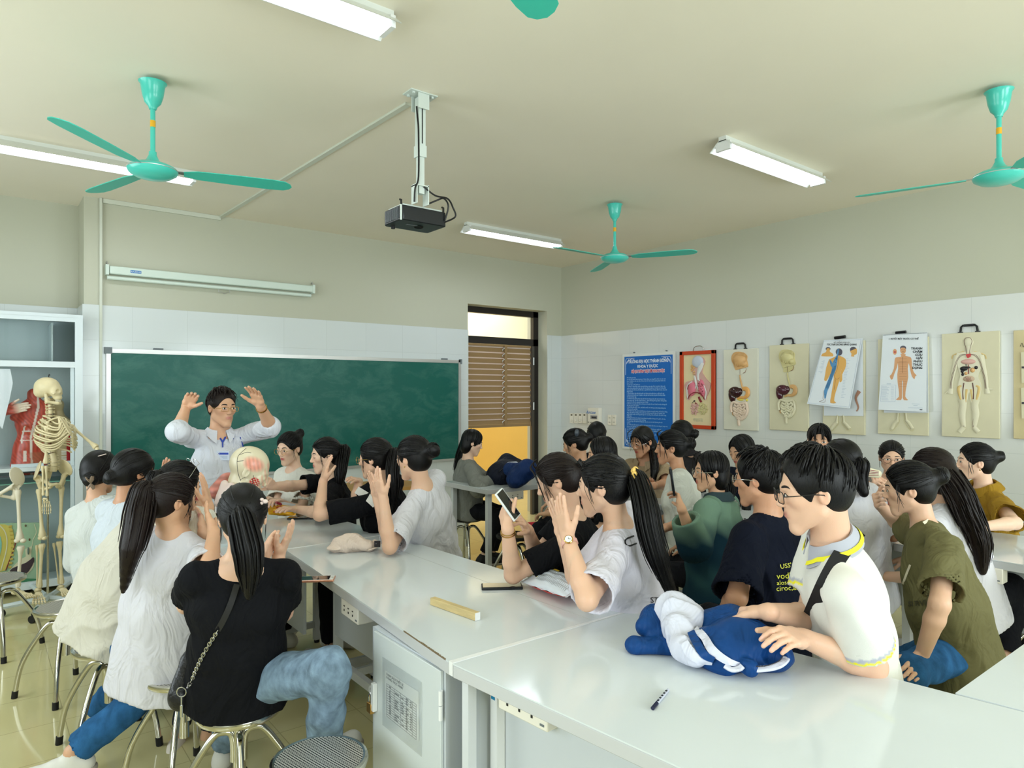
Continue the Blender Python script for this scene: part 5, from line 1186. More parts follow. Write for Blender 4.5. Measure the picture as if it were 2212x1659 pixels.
P_('curly', 'woman in a white T-shirt with very long dark wavy hair, behind the olive shirt', (2012, 1020, 3.42), -66, -4, 0, (2105, 3.4), -68, skin='light', near=True,
   hair=dict(kind='half', tie=(0, -.10, .03), ears=False, tail=[(2038, 1010, 3.36), (2068, 1060, 3.3), (2095, 1120, 3.27), (2115, 1175, 3.26), (2122, 1235, 3.26)], tailr=(.055, .06, .055, .05, .02), wide=1.15, wave=.007, mat_=hair_b),
   shirt=dict(mat=wtee, loose=.024, sleeve=.85), legs=dict(mat=DARKP, R=dict(knee=(2200, 1255, 3.65), ankle=(2185, 1400, 3.6), foot=90), L=dict(knee=(2180, 1270, 3.3), ankle=(2165, 1425, 3.45), foot=90), w=1.2))
P_('mustard', 'woman in a mustard collared shirt with a high bun and earring, arm on the table', (2106, 1000, 4.1), -106, 2, 0, (2150, 4.15), -112, skin='fair', near=True,
   hair=dict(kind='bun', tie=(.0, -.125, .05), bun=.030, wisps=10), shirt=dict(mat=cloth('mustard_shirt', (152, 118, 38), var=.04), loose=.028, sleeve=.82, flare=.026, neck=.06),
   arms=dict(L=dict(elbow=(2192, 1130, 3.72), wrist=(2128, 1137, 3.62), hand=(2085, 1138, 3.6), palm=(0, -80), curl=.1), R=dict(elbow=(2100, 1110, 4.2), wrist=(2085, 1125, 4.0), hand=(2060, 1130, 3.95), palm=(0, -80), curl=.1)))
# ================================================================ things hanging on the right wall
class Plane:
    """drawing plane parallel to the right wall; coordinates are read off an enlarged view of the photograph"""
    def __init__(s, ox, oy, sc, x): s.o = (ox, oy, sc); s.x = x; s.k = 1/sc
    def P(s, a, b, h=0): 
        v = onX(s.o[0]+a/s.o[2], s.o[1]+b/s.o[2], s.x); return Vector((s.x-h, v.y, v.z))
    def mpp(s, a, b): return (s.P(a+1, b)-s.P(a-1, b)).length/2
    def poly(s, mb, pts, h0, h1, smooth=0):
        q = [s.P(*p) for p in pts]
        if smooth: q = smooth_path(q+[q[0]], smooth)[:-1]
        n = len(q); vs_ = [Vector((s.x-h0, v.y, v.z)) for v in q]+[Vector((s.x-h1, v.y, v.z)) for v in q]
        return mb.add(vs_, [tuple(range(n)), tuple(range(n, 2*n))[::-1]]+[(i, (i+1) % n, n+(i+1) % n, n+i) for i in range(n)])
    def line(s, mb, pts, w, h=.001, flat=.4, sm=4, n=6):
        m = s.mpp(*pts[0]); q = [s.P(a, b, h) for a, b in pts]
        if sm: q = smooth_path(q, sm)
        r = [w*m/2]*len(q) if not hasattr(w, '__len__') else [np.interp(i/(len(q)-1), np.linspace(0, 1, len(w)), w)*m/2 for i in range(len(q))]
        return mb.tube(q, r, n, flat=flat, up=Vector((1, 0, 0)))
    def blob(s, mb, a, b, rx, ry, d, h=0, rot=0): 
        m = s.mpp(a, b); R = Matrix.Rotation(rot, 3, 'X'); return mb.ell(s.P(a, b, h), (d, rx*m, ry*m), 14, 10, R)
bm_ = {'cream': mat('relief_board', (216, 210, 180), .45, var=.03, vscale=5), 'pale': mat('relief_board_pale', (222, 220, 204), .4, var=.02, vscale=5), 'ivory': mat('relief_ivory', (220, 214, 184), .35)}
handle_m = mat('handle_black', (26, 26, 30), .3)
def rect_px(x0, x1, yt, yb, X):
    a = onX(x0, yt, X); b = onX(x1, yt, X); c = onX(x0, yb, X); d = onX(x1, yb, X); return a.y, b.y, (c.z+d.z)/2, (a.z+b.z)/2
def board(label, x0, x1, yt, yb, m, handle=None, th=.022, name='relief_chart', cat='anatomy chart', hs=1):
    y0, y1, z0, z1 = rect_px(x0, x1, yt, yb, XW-th)
    t = thing(name, label, cat, (XW, (y0+y1)/2, z0), 0, 'anatomy charts on the wall')
    MB().box((XW-th, y1, z0), (XW, y0, z1)).build('board', m, t, world=True, bevel=.003)
    if handle:
        w = .06; yc = onX(handle, yt, XW-th).y; zt = z1
        h_ = MB().tube([(XW-.012, yc+w, zt+.004), (XW-.014, yc+w*.92, zt+.045), (XW-.014, yc+w*.7, zt+.058), (XW-.014, yc-w*.7, zt+.058), (XW-.014, yc-w*.92, zt+.045), (XW-.012, yc-w, zt+.004)], .0085, 8).build('carry_handle', handle_m, t, world=True)
        for s_ in (-1, 1): MB().box((XW-.02, yc+s_*w-.016, zt), (XW-.003, yc+s_*w+.016, zt+.008)).build('handle_foot', handle_m, h_, world=True)
        MB().tube([(XW-.014, yc+w*.55, zt+.058), (XW-.014, yc-w*.55, zt+.058)], .0105, 10).build('handle_grip', handle_m, h_, world=True)
    return t, (y0, y1, z0, z1)
# blue notice board
y0, y1, z0, z1 = rect_px(1344.5, 1458.5, 762, 974, XW-.02)
t = thing('notice_board', 'blue printed notice board in a white frame, to the left of the red-framed chart', 'notice board', (XW, y0, z0))
MB().box((XW-.02, y1, z0), (XW, y0, z1)).build('frame', white, t, world=True, bevel=.002)
blu = mat('poster_blue', (22, 104, 190), .35, var=.02, vscale=2)
MB().box((XW-.0225, y1+.035, z0+.03), (XW-.02, y0-.035, z1-.035)).build('printed_sheet', blu, t, world=True)
TX = XW-.0228; AX = (0, -1, 0); UP = (0, 0, 1); yc = (y0+y1)/2; red = mat('print_red', (226, 50, 60), .5); wht = mat('print_white', (236, 242, 246), .5); wpale = mat('print_pale', (168, 210, 238), .5)
text('heading', 'TRƯỜNG ĐẠI HỌC THÀNH ĐÔNG', .052, wht, (TX, yc+.0, z1-.115), AX, UP, t, 'CENTER', bold=.0012, fit=.60)
text('heading', 'KHOA Y DƯỢC', .046, wht, (TX, yc, z1-.172), AX, UP, t, 'CENTER', bold=.001, fit=.31)
text('red_heading_outline', 'NỘI QUY PHÒNG THỰC TẬP KHOA Y DƯỢC', .044, wht, (TX+.0004, yc, z1-.230), AX, UP, t, 'CENTER', bold=.005, fit=.505)
text('red_heading', 'NỘI QUY PHÒNG THỰC TẬP KHOA Y DƯỢC', .044, red, (TX-.0006, yc, z1-.230), AX, UP, t, 'CENTER', bold=.0008, fit=.5)
body = """Đối tượng áp dụng:
Các nội quy phòng thực tập khoa Y Dược được áp dụng đối với tất cả sinh viên
khoa Y Dược và các sinh viên ở khoa khác khi thực tập tại phòng thực hành của
khoa Y Dược.
Các nội quy cụ thể như sau:
1. Không sử dụng điện thoại, máy tính bảng, máy nghe iPod, máy ảnh, hiệu quả
online trong phòng thực tập, nếu cần thực tập thì phải xử lý dưới sự hướng dẫn
trong máy tính cầm tay, đã tắt nhạc, tuyệt đối không sử dụng điện thoại, máy tính
bảng đã tính.
2. Yêu cầu thực tập phải mặc quần áo, không mặc quần short, quần ngố, váy.
3. Sinh viên đi muộn quá 15 phút so với giờ vào làm thực tập thì sẽ không được
vào làm bài thực tập.
4. Trước khi vào phòng thực tập phải mặc áo blouse, đeo thẻ sinh viên khi vào
phòng thực tập. Túi xách, cặp, áo khoác,... phải để đúng nơi quy định. Không hiệu
mạng, bị tổ chức sẽ, găng tay sau khi sử mẫu.
5. Khi thực tập phải giữ trật tự, không nói chuyện ồn ào, đi lại lộn xộn, không vứt
đồ dùng phòng thí nghiệm.
6. Phải tiết kiệm điện, nước, chất đốt, thuốc thử. Không tự tiện tăng lượng hóa
chất quá mức quy định.
7. Khi thực hành nếu phải vấn đề xảy ra, thì phải có nguội, không mất nếu bị hỏng,
cháy, nằm phải còi miệng phải tự vệ thức phải lựa gian khi làm thí nghiệm, khi
nguồn thuốc hoặc trái bỏng phải lập tức rửa bằng nước, để dưới vòi nước trong
nước lạnh.
8. Không hút thuốc, ăn uống trong phòng thí nghiệm, không tranh giành, vứt rác,
nội thiếu khi rửa vứt bỏ chúng ra phòng.
9. Phải giữ gìn cẩn thận vào dụng cụ, máy móc và các thiết bị dùng làm thí
nghiệm.
10. Trước khi tiến hành thí nghiệm phải xem xét kỹ vấn thao vào dùng tự, máy móc,
thấy sao đó lập báo với giáo viên.
11. Tuyệt đối không được nói phong trong phòng đã tắt hoạt, thiết kế.
12. Ăn dựa chất lỏng, hay có lẽ nước trong ống nghiệm, không được hướng miệng
ống vào phía mình hay người khác.
13. Khi thực tập phải cẩn thận, đối với các hóa chất độc, dễ
cháy nổ phải tuân thủ hướng dẫn và không vứt bỏ.
14. Khi phải vệ sinh dụng cụ sạch sẽ trước khi ra về.
15. Mỗi nhóm thực tập phải
phân công trực nhật hằng ngày.
16. Sinh viên phải chấp hành
nghiêm túc các nội quy trên."""
text('rules_text', body, .0205, wpale, (TX, y0-.075, z1-.295), AX, UP, t, line=1.02, fit=.62, depth=.0003)
b = MB()
for (sy, sz) in ((1, 1), (-1, 1), (1, -1), (-1, -1)):
    cy = y0-.055 if sy == 1 else y1+.055; cz = z1-.055 if sz == 1 else z0+.05
    def q(u, v): return (TX, cy-sy*u, cz-sz*v)
    for c_ in ([(0, .20), (0, .06), (.005, .02), (.03, 0), (.14, 0)], [(.012, .07), (.02, .04), (.035, .035), (.03, .055), (.018, .05)], [(.06, .012), (.04, .02), (.035, .035), (.055, .03), (.05, .018)], [(.09, .01), (.075, .02), (.08, .012), (.11, .008)]):
        b.tube(smooth_path([q(*p) for p in c_], 4), .0022, 5)
b.build('corner_ornament', wht, t, world=True)
for yy in (y0-.18, y1+.13): MB().cyl((XW-.02, yy, z1+.012), (XW, yy, z1+.012), .008).build('nail', gc, t, world=True)
# red-framed respiratory chart
t, (y0, y1, z0, z1) = board('red-framed relief chart of the head, lungs and airways', 1470.5, 1545.5, 758, 926, mat('relief_warm', (232, 216, 172), .4), th=.018)
rf = mat('red_frame', (196, 66, 26), .35); b = MB(); fw = .04
for a in ((y1, y1+fw, z0, z1), (y0-fw, y0, z0, z1)): b.box((XW-.04, a[0], a[2]), (XW, a[1], a[3]))
for a in ((z0, z0+fw), (z1-fw, z1)): b.box((XW-.04, y1, a[0]), (XW, y0, a[1]))
b.build('frame', rf, t, world=True, bevel=.003)
yc = (y0+y1)/2-.01; MB().tube(smooth_path([(XW-.02, yc+.07, z1), (XW-.03, yc+.045, z1+.04), (XW-.03, yc, z1+.052), (XW-.03, yc-.05, z1+.045), (XW-.02, yc-.075, z1)], 4), .004).build('hanging_wire', silver, t, world=True)
pl = Plane(1330, 740, 6.913, XW-.018); pinkm = mat('relief_pink', (214, 170, 160), .4); hot = mat('relief_lung', (222, 120, 140), .35); wh_r = mat('relief_white', (226, 224, 222), .35); dr_ = mat('relief_dark_red', (130, 28, 40), .4); rb_ = mat('relief_red_brown', (172, 84, 58), .4); bl_ = mat('relief_bluish', (196, 204, 220), .35)
tn = mat('relief_tan', (214, 168, 112), .35); tn2 = mat('relief_straw', (206, 196, 142), .35); liver = mat('relief_liver', (52, 22, 26), .12, coat=.4); liver2 = mat('relief_liver_purple', (74, 30, 44), .15, coat=.4); org = mat('relief_orange', (228, 168, 96), .35); blkm = mat('relief_black', (34, 30, 36), .35); yl = mat('relief_yellow', (226, 214, 96), .35)
b = MB(); pl.poly(b, [(1170, 330), (1160, 260), (1200, 215), (1260, 205), (1320, 230), (1340, 280), (1320, 340), (1300, 380), (1300, 450), (1350, 530), (1430, 620), (1400, 740), (1370, 800), (1360, 850), (1330, 860), (1300, 780), (1220, 750), (1150, 780), (1100, 860), (1070, 850), (1065, 760), (1035, 640), (1060, 590), (1170, 560), (1185, 500), (1150, 440), (1135, 400), (1150, 370)], 0, .012)
b.build('torso_relief', pinkm, t, world=True)
b = MB(); pl.blob(b, 1235, 285, 85, 75, .018, .012); b.build('brain_cap', bl_, t, world=True)
b = MB(); pl.line(b, [(1290, 300), (1270, 380), (1240, 470), (1245, 560)], [90, 70, 40, 30], .014, .3); pl.line(b, [(1190, 500), (1205, 560), (1220, 640)], [26, 30, 26], .018, .5); pl.line(b, [(1220, 640), (1190, 700)], 18, .018); pl.line(b, [(1220, 640), (1250, 700)], 18, .018); b.build('airway', wh_r, t, world=True)
b = MB(); pl.blob(b, 1150, 690, 58, 90, .022, .012, .15); pl.blob(b, 1295, 680, 52, 110, .022, .012, -.15); b.build('lungs', hot, t, world=True)
b = MB(); random.seed(2)
for k in range(60):
    a, c_ = random.uniform(1255, 1335), random.uniform(600, 770); pl.blob(b, a, c_, 4, 4, .003, .034-.0001*abs(a-1295))
b.build('lung_spots', dr_, t, world=True)
b = MB(); pl.line(b, [(1095, 850), (1080, 740), (1090, 640), (1160, 585)], 16, .02); pl.line(b, [(1255, 560), (1320, 620), (1365, 740), (1350, 850)], 16, .02); b.build('rib_rim', wh_r, t, world=True)
b = MB(); pl.line(b, [(1100, 840), (1140, 770), (1220, 745), (1300, 775), (1345, 850)], 12, .026); pl.line(b, [(1080, 700), (1100, 640), (1150, 600)], 22, .018); b.build('diaphragm', dr_, t, world=True)
b = MB(); [pl.blob(b, 1165+random.uniform(-25, 30), 400+random.uniform(-60, 70), 9, 9, .006, .014) for k in range(30)]; b.build('throat_relief', tn, t, world=True)
b = MB(); pl.line(b, [(1245, 810), (1260, 850), (1285, 890)], 30, .006); pl.line(b, [(1190, 900), (1222, 930), (1230, 1045)], 14, .006); b.build('vessel', dr_, t, world=True)
for (cx_, cy_, rx, ry, mm) in ((1185, 990, 60, 90, pinkm), (1300, 985, 75, 85, tn2)):
    b = MB()
    for k in range(60): a_ = random.uniform(0, 6.28); r_ = random.random()**.5; pl.blob(b, cx_+math.cos(a_)*rx*r_, cy_+math.sin(a_)*ry*r_, 11, 11, .008, .006)
    b.build('alveoli_cluster', mm, t, world=True)
b = MB(); pl.line(b, [(1180, 880), (1150, 900), (1135, 960)], 6, .01); pl.blob(b, 1178, 872, 14, 9, .006, .004); b.build('outline', blkm, t, world=True)
text('raised_characters', '呼吸系统', .045, bm_['cream'], (XW-.0185, pl.P(1160, 1160).y, pl.P(1160, 1175).z), AX, UP, t, depth=.003, fit=.12)
# two digestive charts
def digestive(label, x0, x1, yt, yb, bmn, hx, dx, dy, head_m, gut_m, liv, sto, yb_=True):
    t, _ = board(label, x0, x1, yt, yb, bm_[bmn], hx)
    pl = Plane(1540, 740, 8.295, XW-.022)
    def S(p): return [(a+dx, b+dy) for a, b in p]
    b = MB(); pl.poly(b, S([(340, 290), (350, 230), (390, 180), (450, 165), (520, 170), (590, 205), (620, 250), (615, 300), (625, 360), (635, 410), (620, 440), (560, 455), (480, 475), (415, 490), (380, 400), (350, 340)]), 0, .012, 3)
    pl.blob(b, 480+dx, 310+dy, 120, 110, .034, .004); pl.blob(b, 560+dx, 370+dy, 60, 60, .026, .004); b.build('head_relief', head_m, t, world=True)
    b = MB()
    for k in range(4): pl.line(b, S([(400+20*k, 290-25*k), (470+20*k, 240-18*k), (560+8*k, 225-12*k), (610, 255-8*k)]), 12, .030-.002*k)
    pl.line(b, S([(440, 375), (470, 365), (475, 400), (450, 430), (436, 400), (440, 375)]), 10, .030); pl.line(b, S([(560, 355), (585, 345), (610, 352)]), 7, .028); b.build('hair_and_ear', head_m, t, world=True)
    b = MB(); pl.poly(b, S([(415, 495), (490, 478), (490, 575), (415, 575)]), 0, .005); pl.poly(b, S([(495, 478), (600, 450), (605, 480), (590, 530), (550, 548), (495, 575)]), 0, .007); b.build('neck_relief', tn2 if not yb_ else bm_['pale'], t, world=True)
    b = MB(); pl.line(b, S([(605, 460), (598, 500), (580, 535), (550, 545)]), 8, .008); pl.line(b, S([(490, 478), (492, 575)]), 4, .008); b.build('mouth_line', mat('relief_brown', (120, 66, 44), .4), t, world=True)
    b = MB(); pl.line(b, S([(490, 580), (500, 660), (520, 750), (540, 840)]), [20, 26, 28, 24], .008, .8); b.build('oesophagus', head_m, t, world=True)
    b = MB(); pl.blob(b, 400+dx, 890+dy, 118, 88, .035, .0, .12); pl.blob(b, 345+dx, 960+dy, 60, 105, .03, .0, -.2); pl.blob(b, 480+dx, 880+dy, 50, 60, .025); b.build('liver', liv, t, world=True)
    b = MB(); pl.line(b, S([(545, 830), (600, 830), (632, 870), (625, 940), (570, 985), (500, 985), (440, 1010)]), [60, 75, 80, 75, 50, 36, 26], .01, .55); b.build('stomach', sto, t, world=True)
    if yb_: 
        b = MB(); pl.blob(b, 610+dx, 1030+dy, 22, 22, .012); pl.blob(b, 500+dx, 1025+dy, 55, 18, .014); b.build('pancreas', yl, t, world=True)
    b = MB(); rr = 30
    pl.line(b, S([(350, 1250), (340, 1180), (345, 1110), (380, 1070), (440, 1085), (500, 1095), (560, 1085), (605, 1090), (625, 1160), (625, 1240), (590, 1320), (530, 1370), (490, 1365), (475, 1420), (480, 1490)]), [46]*14+[36], .012, .9, 5, 8)
    random.seed(7); pts = []
    for r_ in range(6):
        yy = 1135+r_*44; hw = 105*math.sqrt(max(.15, 1-((yy-1215)/150)**2)); xs = [490-hw+2*hw*k/4 for k in range(5)]; xs = xs if r_ % 2 == 0 else xs[::-1]
        for k, x_ in enumerate(xs): pts.append((x_+random.uniform(-8, 8), yy+(16 if k % 2 else -14)+random.uniform(-5, 5)))
    pl.line(b, S(pts), 37, .014, .9, 4, 7); b.build('intestines', gut_m, t, world=True)
    b = MB(); pl.blob(b, 380+dx, 1275+dy, 36, 34, .016); b.build('appendix', tn, t, world=True)
digestive('relief chart of the digestive tract with a tan head, right of the red frame', 1563, 1637, 754, 929, 'pale', 1598, 0, 0, tn, mat('relief_gut_pink', (226, 204, 184), .3), liver, org)
digestive('relief chart of the digestive tract with a straw-coloured head and purple liver', 1662, 1746, 744, 930, 'cream', 1700, 850, -40, tn2, bm_['ivory'], liver2, tn, False)
# boards behind the two calendars
def feet(t, pl, xs, top, bot, spread, m):
    for s_, x in ((-1, xs[0]), (1, xs[1])):
        b = MB(); pl.line(b, [(x-s_*12, top), (x-s_*4, top+60), (x, top+120)], [30, 26, 34], .004, .5); pl.line(b, [(x, top+110), (x+s_*spread*.5, top+150), (x+s_*spread, bot)], [44, 48, 54], .004, .45); b.build('foot_relief', m, t, world=True)
        b = MB(); pl.line(b, [(x-s_*32, top), (x-s_*24, top+80), (x-s_*30, top+125), (x+s_*spread*.8, bot+30), (x+s_*(spread+25), bot+8)], 5, .006); b.build('outline', tn2, t, world=True)
t5, r5 = board('cream relief board with two raised feet, mostly covered by the tilted calendar', 1777, 1868, 738, 938, bm_['cream'])
feet(t5, Plane(1730, 700, 6.633, XW-.022), (515, 620), 1300, 1500, 80, bm_['cream'])
t6, r6 = board('cream relief board with two raised feet, mostly covered by the front-view acupuncture chart', 1896, 2005, 730, 939, bm_['cream'])
feet(t6, Plane(1880, 700, 6.633, XW-.022), (390, 520), 1275, 1500, 85, bm_['cream'])
# full-figure relief board
t, _ = board('tall cream relief board of a whole body with blood vessels and organs', 2034, 2159, 718, 945, bm_['cream'], 2092)
pl = Plane(2020, 700, 6.38, XW-.022); body_m = mat('relief_body', (224, 218, 192), .35); ochre_m = mat('relief_ochre', (220, 190, 124), .4); ves = mat('relief_vessel', (92, 40, 40), .4)
b = MB(); L_ = lambda p, w, h=.004, f=.3: pl.line(b, p, w, h, f)
pl.blob(b, 460, 250, 70, 80, .012)
L_([(460, 300), (460, 400)], [90, 80]); pl.poly(b, [(300, 400), (400, 385), (520, 385), (640, 405), (640, 600), (600, 720), (640, 850), (600, 1060), (500, 1080), (475, 940), (440, 1080), (345, 1080), (320, 850), (350, 720), (320, 600)], 0, .008, 3)
for s_ in (-1, 1):
    c_ = 468
    L_([(c_+s_*165, 430), (c_+s_*200, 600), (c_+s_*235, 760), (c_+s_*245, 880)], [90, 76, 56, 46]); L_([(c_+s_*245, 880), (c_+s_*258, 960)], [60, 80]); L_([(c_+s_*262, 900), (c_+s_*330, 900+60*(s_ < 0))], [24, 18])
    L_([(c_+s_*90, 1040), (c_+s_*80, 1120), (c_+s_*95, 1250), (c_+s_*70, 1420)], [130, 100, 100, 60]); L_([(c_+s_*70, 1420), (c_+s_*130, 1490)], [70, 72])
b.build('body_relief', body_m, t, world=True)
b = MB(); [pl.line(b, [(468+s_*100, 850), (468+s_*140, 880), (468+s_*120, 1000), (468+s_*95, 1080)], [30, 46, 40, 16], .007) for s_ in (-1, 1)]; [pl.line(b, [(440+60*(s_ > 0), 900), (430+80*(s_ > 0), 1000), (430+85*(s_ > 0), 1080)], [40, 30, 12], .007) for s_ in (-1, 1)]
pl.line(b, [(235, 480), (250, 430), (340, 395), (400, 380)], 14, .003); pl.line(b, [(705, 480), (690, 430), (610, 395), (540, 380)], 14, .003)
b.build('ochre_relief_bands', ochre_m, t, world=True)  # raised ochre bands on the hips, thighs and shoulders
b = MB()
for s_ in (-1, 1):
    c_ = 462
    for o_ in (0, 14):
        pl.line(b, [(c_+s_*(30+o_*.2), 420), (c_+s_*(100-o_*.5), 425+o_), (c_+s_*(160-o_), 500), (c_+s_*(205-o_), 640), (c_+s_*(235-o_), 760), (c_+s_*(248-o_), 890)], 5, .010)
        pl.line(b, [(c_+s_*(55+o_*.7), 810), (c_+s_*(72+o_*.3), 940), (c_+s_*(60+o_*.7), 1080)], 7, .010)
        pl.line(b, [(c_+s_*(92-o_*.3), 1215), (c_+s_*(70+o_), 1300), (c_+s_*(60+o_*.6), 1420)], 5, .008)
    pl.line(b, [(c_+s_*22, 410), (c_+s_*30, 330), (c_+s_*55, 240), (c_+s_*35, 195), (c_, 186)], 6, .014)
b.build('vessel_lines', ves, t, world=True)
b = MB(); pl.poly(b, [(440, 440), (440, 415), (500, 410), (495, 450), (460, 470)], .008, .02); b.build('heart_vessels', mat('relief_red', (196, 40, 40), .35), t, world=True)
b = MB(); pl.blob(b, 460, 520, 110, 45, .014, .004); b.build('chest_relief', pinkm, t, world=True)
b = MB(); pl.blob(b, 400, 615, 55, 38, .016, .006); pl.blob(b, 380, 650, 26, 30, .014, .004); pl.blob(b, 450, 600, 45, 18, .016, .006); pl.blob(b, 570, 600, 26, 28, .014, .006); pl.blob(b, 385, 695, 20, 26, .012, .006); pl.line(b, [(432, 550), (438, 640)], 10, .012); b.build('dark_organs', blkm, t, world=True)
b = MB(); pl.line(b, [(465, 560), (468, 690)], 12, .012); b.build('aorta', dr_, t, world=True)
b = MB(); pl.blob(b, 520, 635, 34, 40, .014, .006); pl.blob(b, 430, 680, 24, 26, .012, .006); b.build('stomach', tn, t, world=True)
b = MB(); pl.blob(b, 468, 755, 88, 52, .014, .004); b.build('bowel_relief', mat('relief_taupe', (196, 172, 148), .4), t, world=True)
b = MB()
for k in range(5): pl.line(b, [(430+16*k, 730+8*(k % 2)), (450+14*k, 770), (440+18*k, 790)], 4, .019)
b.build('outline', dr_, t, world=True)
# board cut by the right edge
t, _ = board('ochre relief board cut off by the right edge of the picture', 2189, 2262, 712, 949, mat('relief_ochre_board', (206, 192, 150), .5, var=.05, vscale=8))
pl = Plane(2020, 700, 6.38, XW-.022)
for y_ in (390, 880):
    b = MB(); pl.poly(b, [(1190, y_), (1440, y_-20), (1440, y_+410), (1200, y_+420)], 0, .012); p_ = b.build('raised_plate', bm_['cream'], t, world=True)
    b = MB(); pl.poly(b, [(1205, y_+195), (1400, y_+195), (1400, y_+222), (1205, y_+222)], .012, .02); b.build('dark_band', blkm, p_, world=True)
b = MB(); pl.line(b, [(1175, 310), (1200, 260), (1215, 320), (1240, 270)], 6, .004); b.build('outline', blkm, t, world=True)
# wall calendars
paperm = mat('calendar_paper', (226, 232, 238), .35); inkb = mat('black_ink', (24, 26, 34), .6); inkg = mat('pale_ink', (150, 170, 196), .6)
def sheet(mb, q, th=.0012, n=6, bow=0):
    """paper quad from corner points q = TL, TR, BR, BL, bowed outwards"""
    nrm = (q[1]-q[0]).cross(q[3]-q[0]).normalized(); nrm = nrm if nrm.x < 0 else -nrm
    def f(u, v): return q[0].lerp(q[1], v).lerp(q[3].lerp(q[2], v), u)+nrm*bow*math.sin(PI*u)
    mb.grid(lambda u, v: f(u, v), n, n); mb.grid(lambda u, v: f(u, v)-nrm*th, n, n)
    e = [(0, 0), (0, 1), (1, 1), (1, 0)]
    for i in range(4): a, c_ = e[i], e[(i+1) % 4]; mb.add([f(*a), f(*c_), f(*c_)-nrm*th, f(*a)-nrm*th], [(0, 1, 2, 3)])
    return f
class Tilt(Plane):
    """drawing plane of a hanging sheet: bilinear in its four picture corners"""
    def __init__(s, cx, q, nrm): s.c = cx; s.q = q; s.n = nrm
    def P(s, a, b, h=0):
        u, v = s.uv(a, b); p = s.q[0].lerp(s.q[1], u).lerp(s.q[3].lerp(s.q[2], u), v); return p+s.n*(h+.001)
    def uv(s, a, b):
        (x0, y0), (x1, y1), (x2, y2), (x3, y3) = s.c; u = v = .5
        for _ in range(8):
            xa = x0+(x1-x0)*u; xb = x3+(x2-x3)*u; ya = y0+(y1-y0)*u; yb = y3+(y2-y3)*u
            v = ((b-ya)/(yb-ya)) if abs(yb-ya) > 1e-6 else 0; L0 = x0+(x3-x0)*v; L1 = x1+(x2-x1)*v; u = (a-L0)/(L1-L0)
        return u, v
    def mpp(s, a, b): return (s.P(a+1, b)-s.P(a-1, b)).length/2
    def poly(s, mb, pts, h0, h1, smooth=0):
        q = [s.P(*p) for p in pts]
        if smooth: q = smooth_path(q+[q[0]], smooth)[:-1]
        n = len(q); return mb.add([v+s.n*h0 for v in q]+[v+s.n*h1 for v in q], [tuple(range(n)), tuple(range(n, 2*n))[::-1]]+[(i, (i+1) % n, n+(i+1) % n, n+i) for i in range(n)])
    def line(s, mb, pts, w, h=.0002, flat=.05, sm=4, n=6):
        m = s.mpp(*pts[0]); q = [s.P(a, b, h) for a, b in pts]
        if sm: q = smooth_path(q, sm)
        W_ = [w]*len(q) if not hasattr(w, '__len__') else [np.interp(i/(len(q)-1), np.linspace(0, 1, len(w)), w) for i in range(len(q))]
        for i in range(len(q)-1):
            t_ = (q[i+1]-q[i]); 
            if t_.length < 1e-6: continue
            sd_ = s.n.cross(t_.normalized()); mb.add([q[i]+sd_*W_[i]*m/2, q[i]-sd_*W_[i]*m/2, q[i+1]-sd_*W_[i+1]*m/2, q[i+1]+sd_*W_[i+1]*m/2], [(0, 1, 2, 3)])
            mb.add([q[i+1]+sd_*math.cos(a_*PI/4)*W_[i+1]*m/2+t_.normalized()*math.sin(a_*PI/4)*W_[i+1]*m/2 for a_ in range(8)], [tuple(range(8))])
        return mb
    def disc(s, mb, a, b, rx, ry, h=.0003): 
        return s.poly(mb, [(a+rx*math.cos(k*PI/8), b+ry*math.sin(k*PI/8)) for k in range(16)], h, h+.0002)
def cal(label, corners, xs, back, ox, oy, sc):
    z = lambda a, b, x: (lambda v: Vector((x, v.y, v.z)))(onX(ox+a/sc, oy+b/sc, x))
    q = [z(*c_, x) for c_, x in zip(corners, xs)]; t = thing('wall_calendar', label, 'calendar', (XW-.03, q[0].y, q[3].z), 0, 'hanging anatomy calendars')
    nrm = (q[1]-q[0]).cross(q[3]-q[0]).normalized(); nrm = nrm if nrm.x < 0 else -nrm
    bq = [z(*c_, XW-.030) for c_ in back]; b = MB(); sheet(b, bq, .006); b.build('back_pages', paperm, t, world=True)
    b = MB(); sheet(b, q, .001); b.build('front_page', paperm, t, world=True, smooth=False)
    return t, Tilt(corners, q, nrm)
def ctext(pl, name, s_, a, b, size, m, parent, align='LEFT', fit=None, bold=0):
    p = pl.P(a, b, .0003); ax = (pl.P(a+20, b)-pl.P(a, b)).normalized(); up = (pl.P(a, b-20)-pl.P(a, b)); up = (up-ax*up.dot(ax)).normalized()
    return text(name, s_, size, m, p, ax, up, parent, align, depth=.0002, bold=bold, fit=fit)
fig_t = mat('figure_tan', (222, 170, 92), .5); fig_b = mat('figure_blue', (96, 156, 206), .5); fig_s = mat('figure_skin', (214, 160, 116), .5); fig_l = mat('figure_line', (110, 66, 40), .6); hair_i = mat('figure_hair', (86, 84, 96), .6)
tc_, pl = cal('tilted anatomy calendar page with a blue and tan back-view figure', [(330, 232), (885, 205), (702, 1210), (88, 1143)], [XW-.045, XW-.045, XW-.11, XW-.13], [(330, 232), (885, 205), (893, 1318), (328, 1312)], 1730, 700, 6.633)
MB().tube([onX(1803, 730, XW-.02), onX(1826, 727, XW-.02)], .014, 8).build('hanging_clip', handle_m, tc_, world=True)
ctext(pl, 'heading', 'HỆ THỐNG KINH LẠC', 595, 272, .018, inkb, tc_, 'CENTER', fit=.15); ctext(pl, 'heading', 'TÚC THÁI DƯƠNG BÀNG QUANG', 590, 305, .022, inkb, tc_, 'CENTER', fit=.27, bold=.0006)
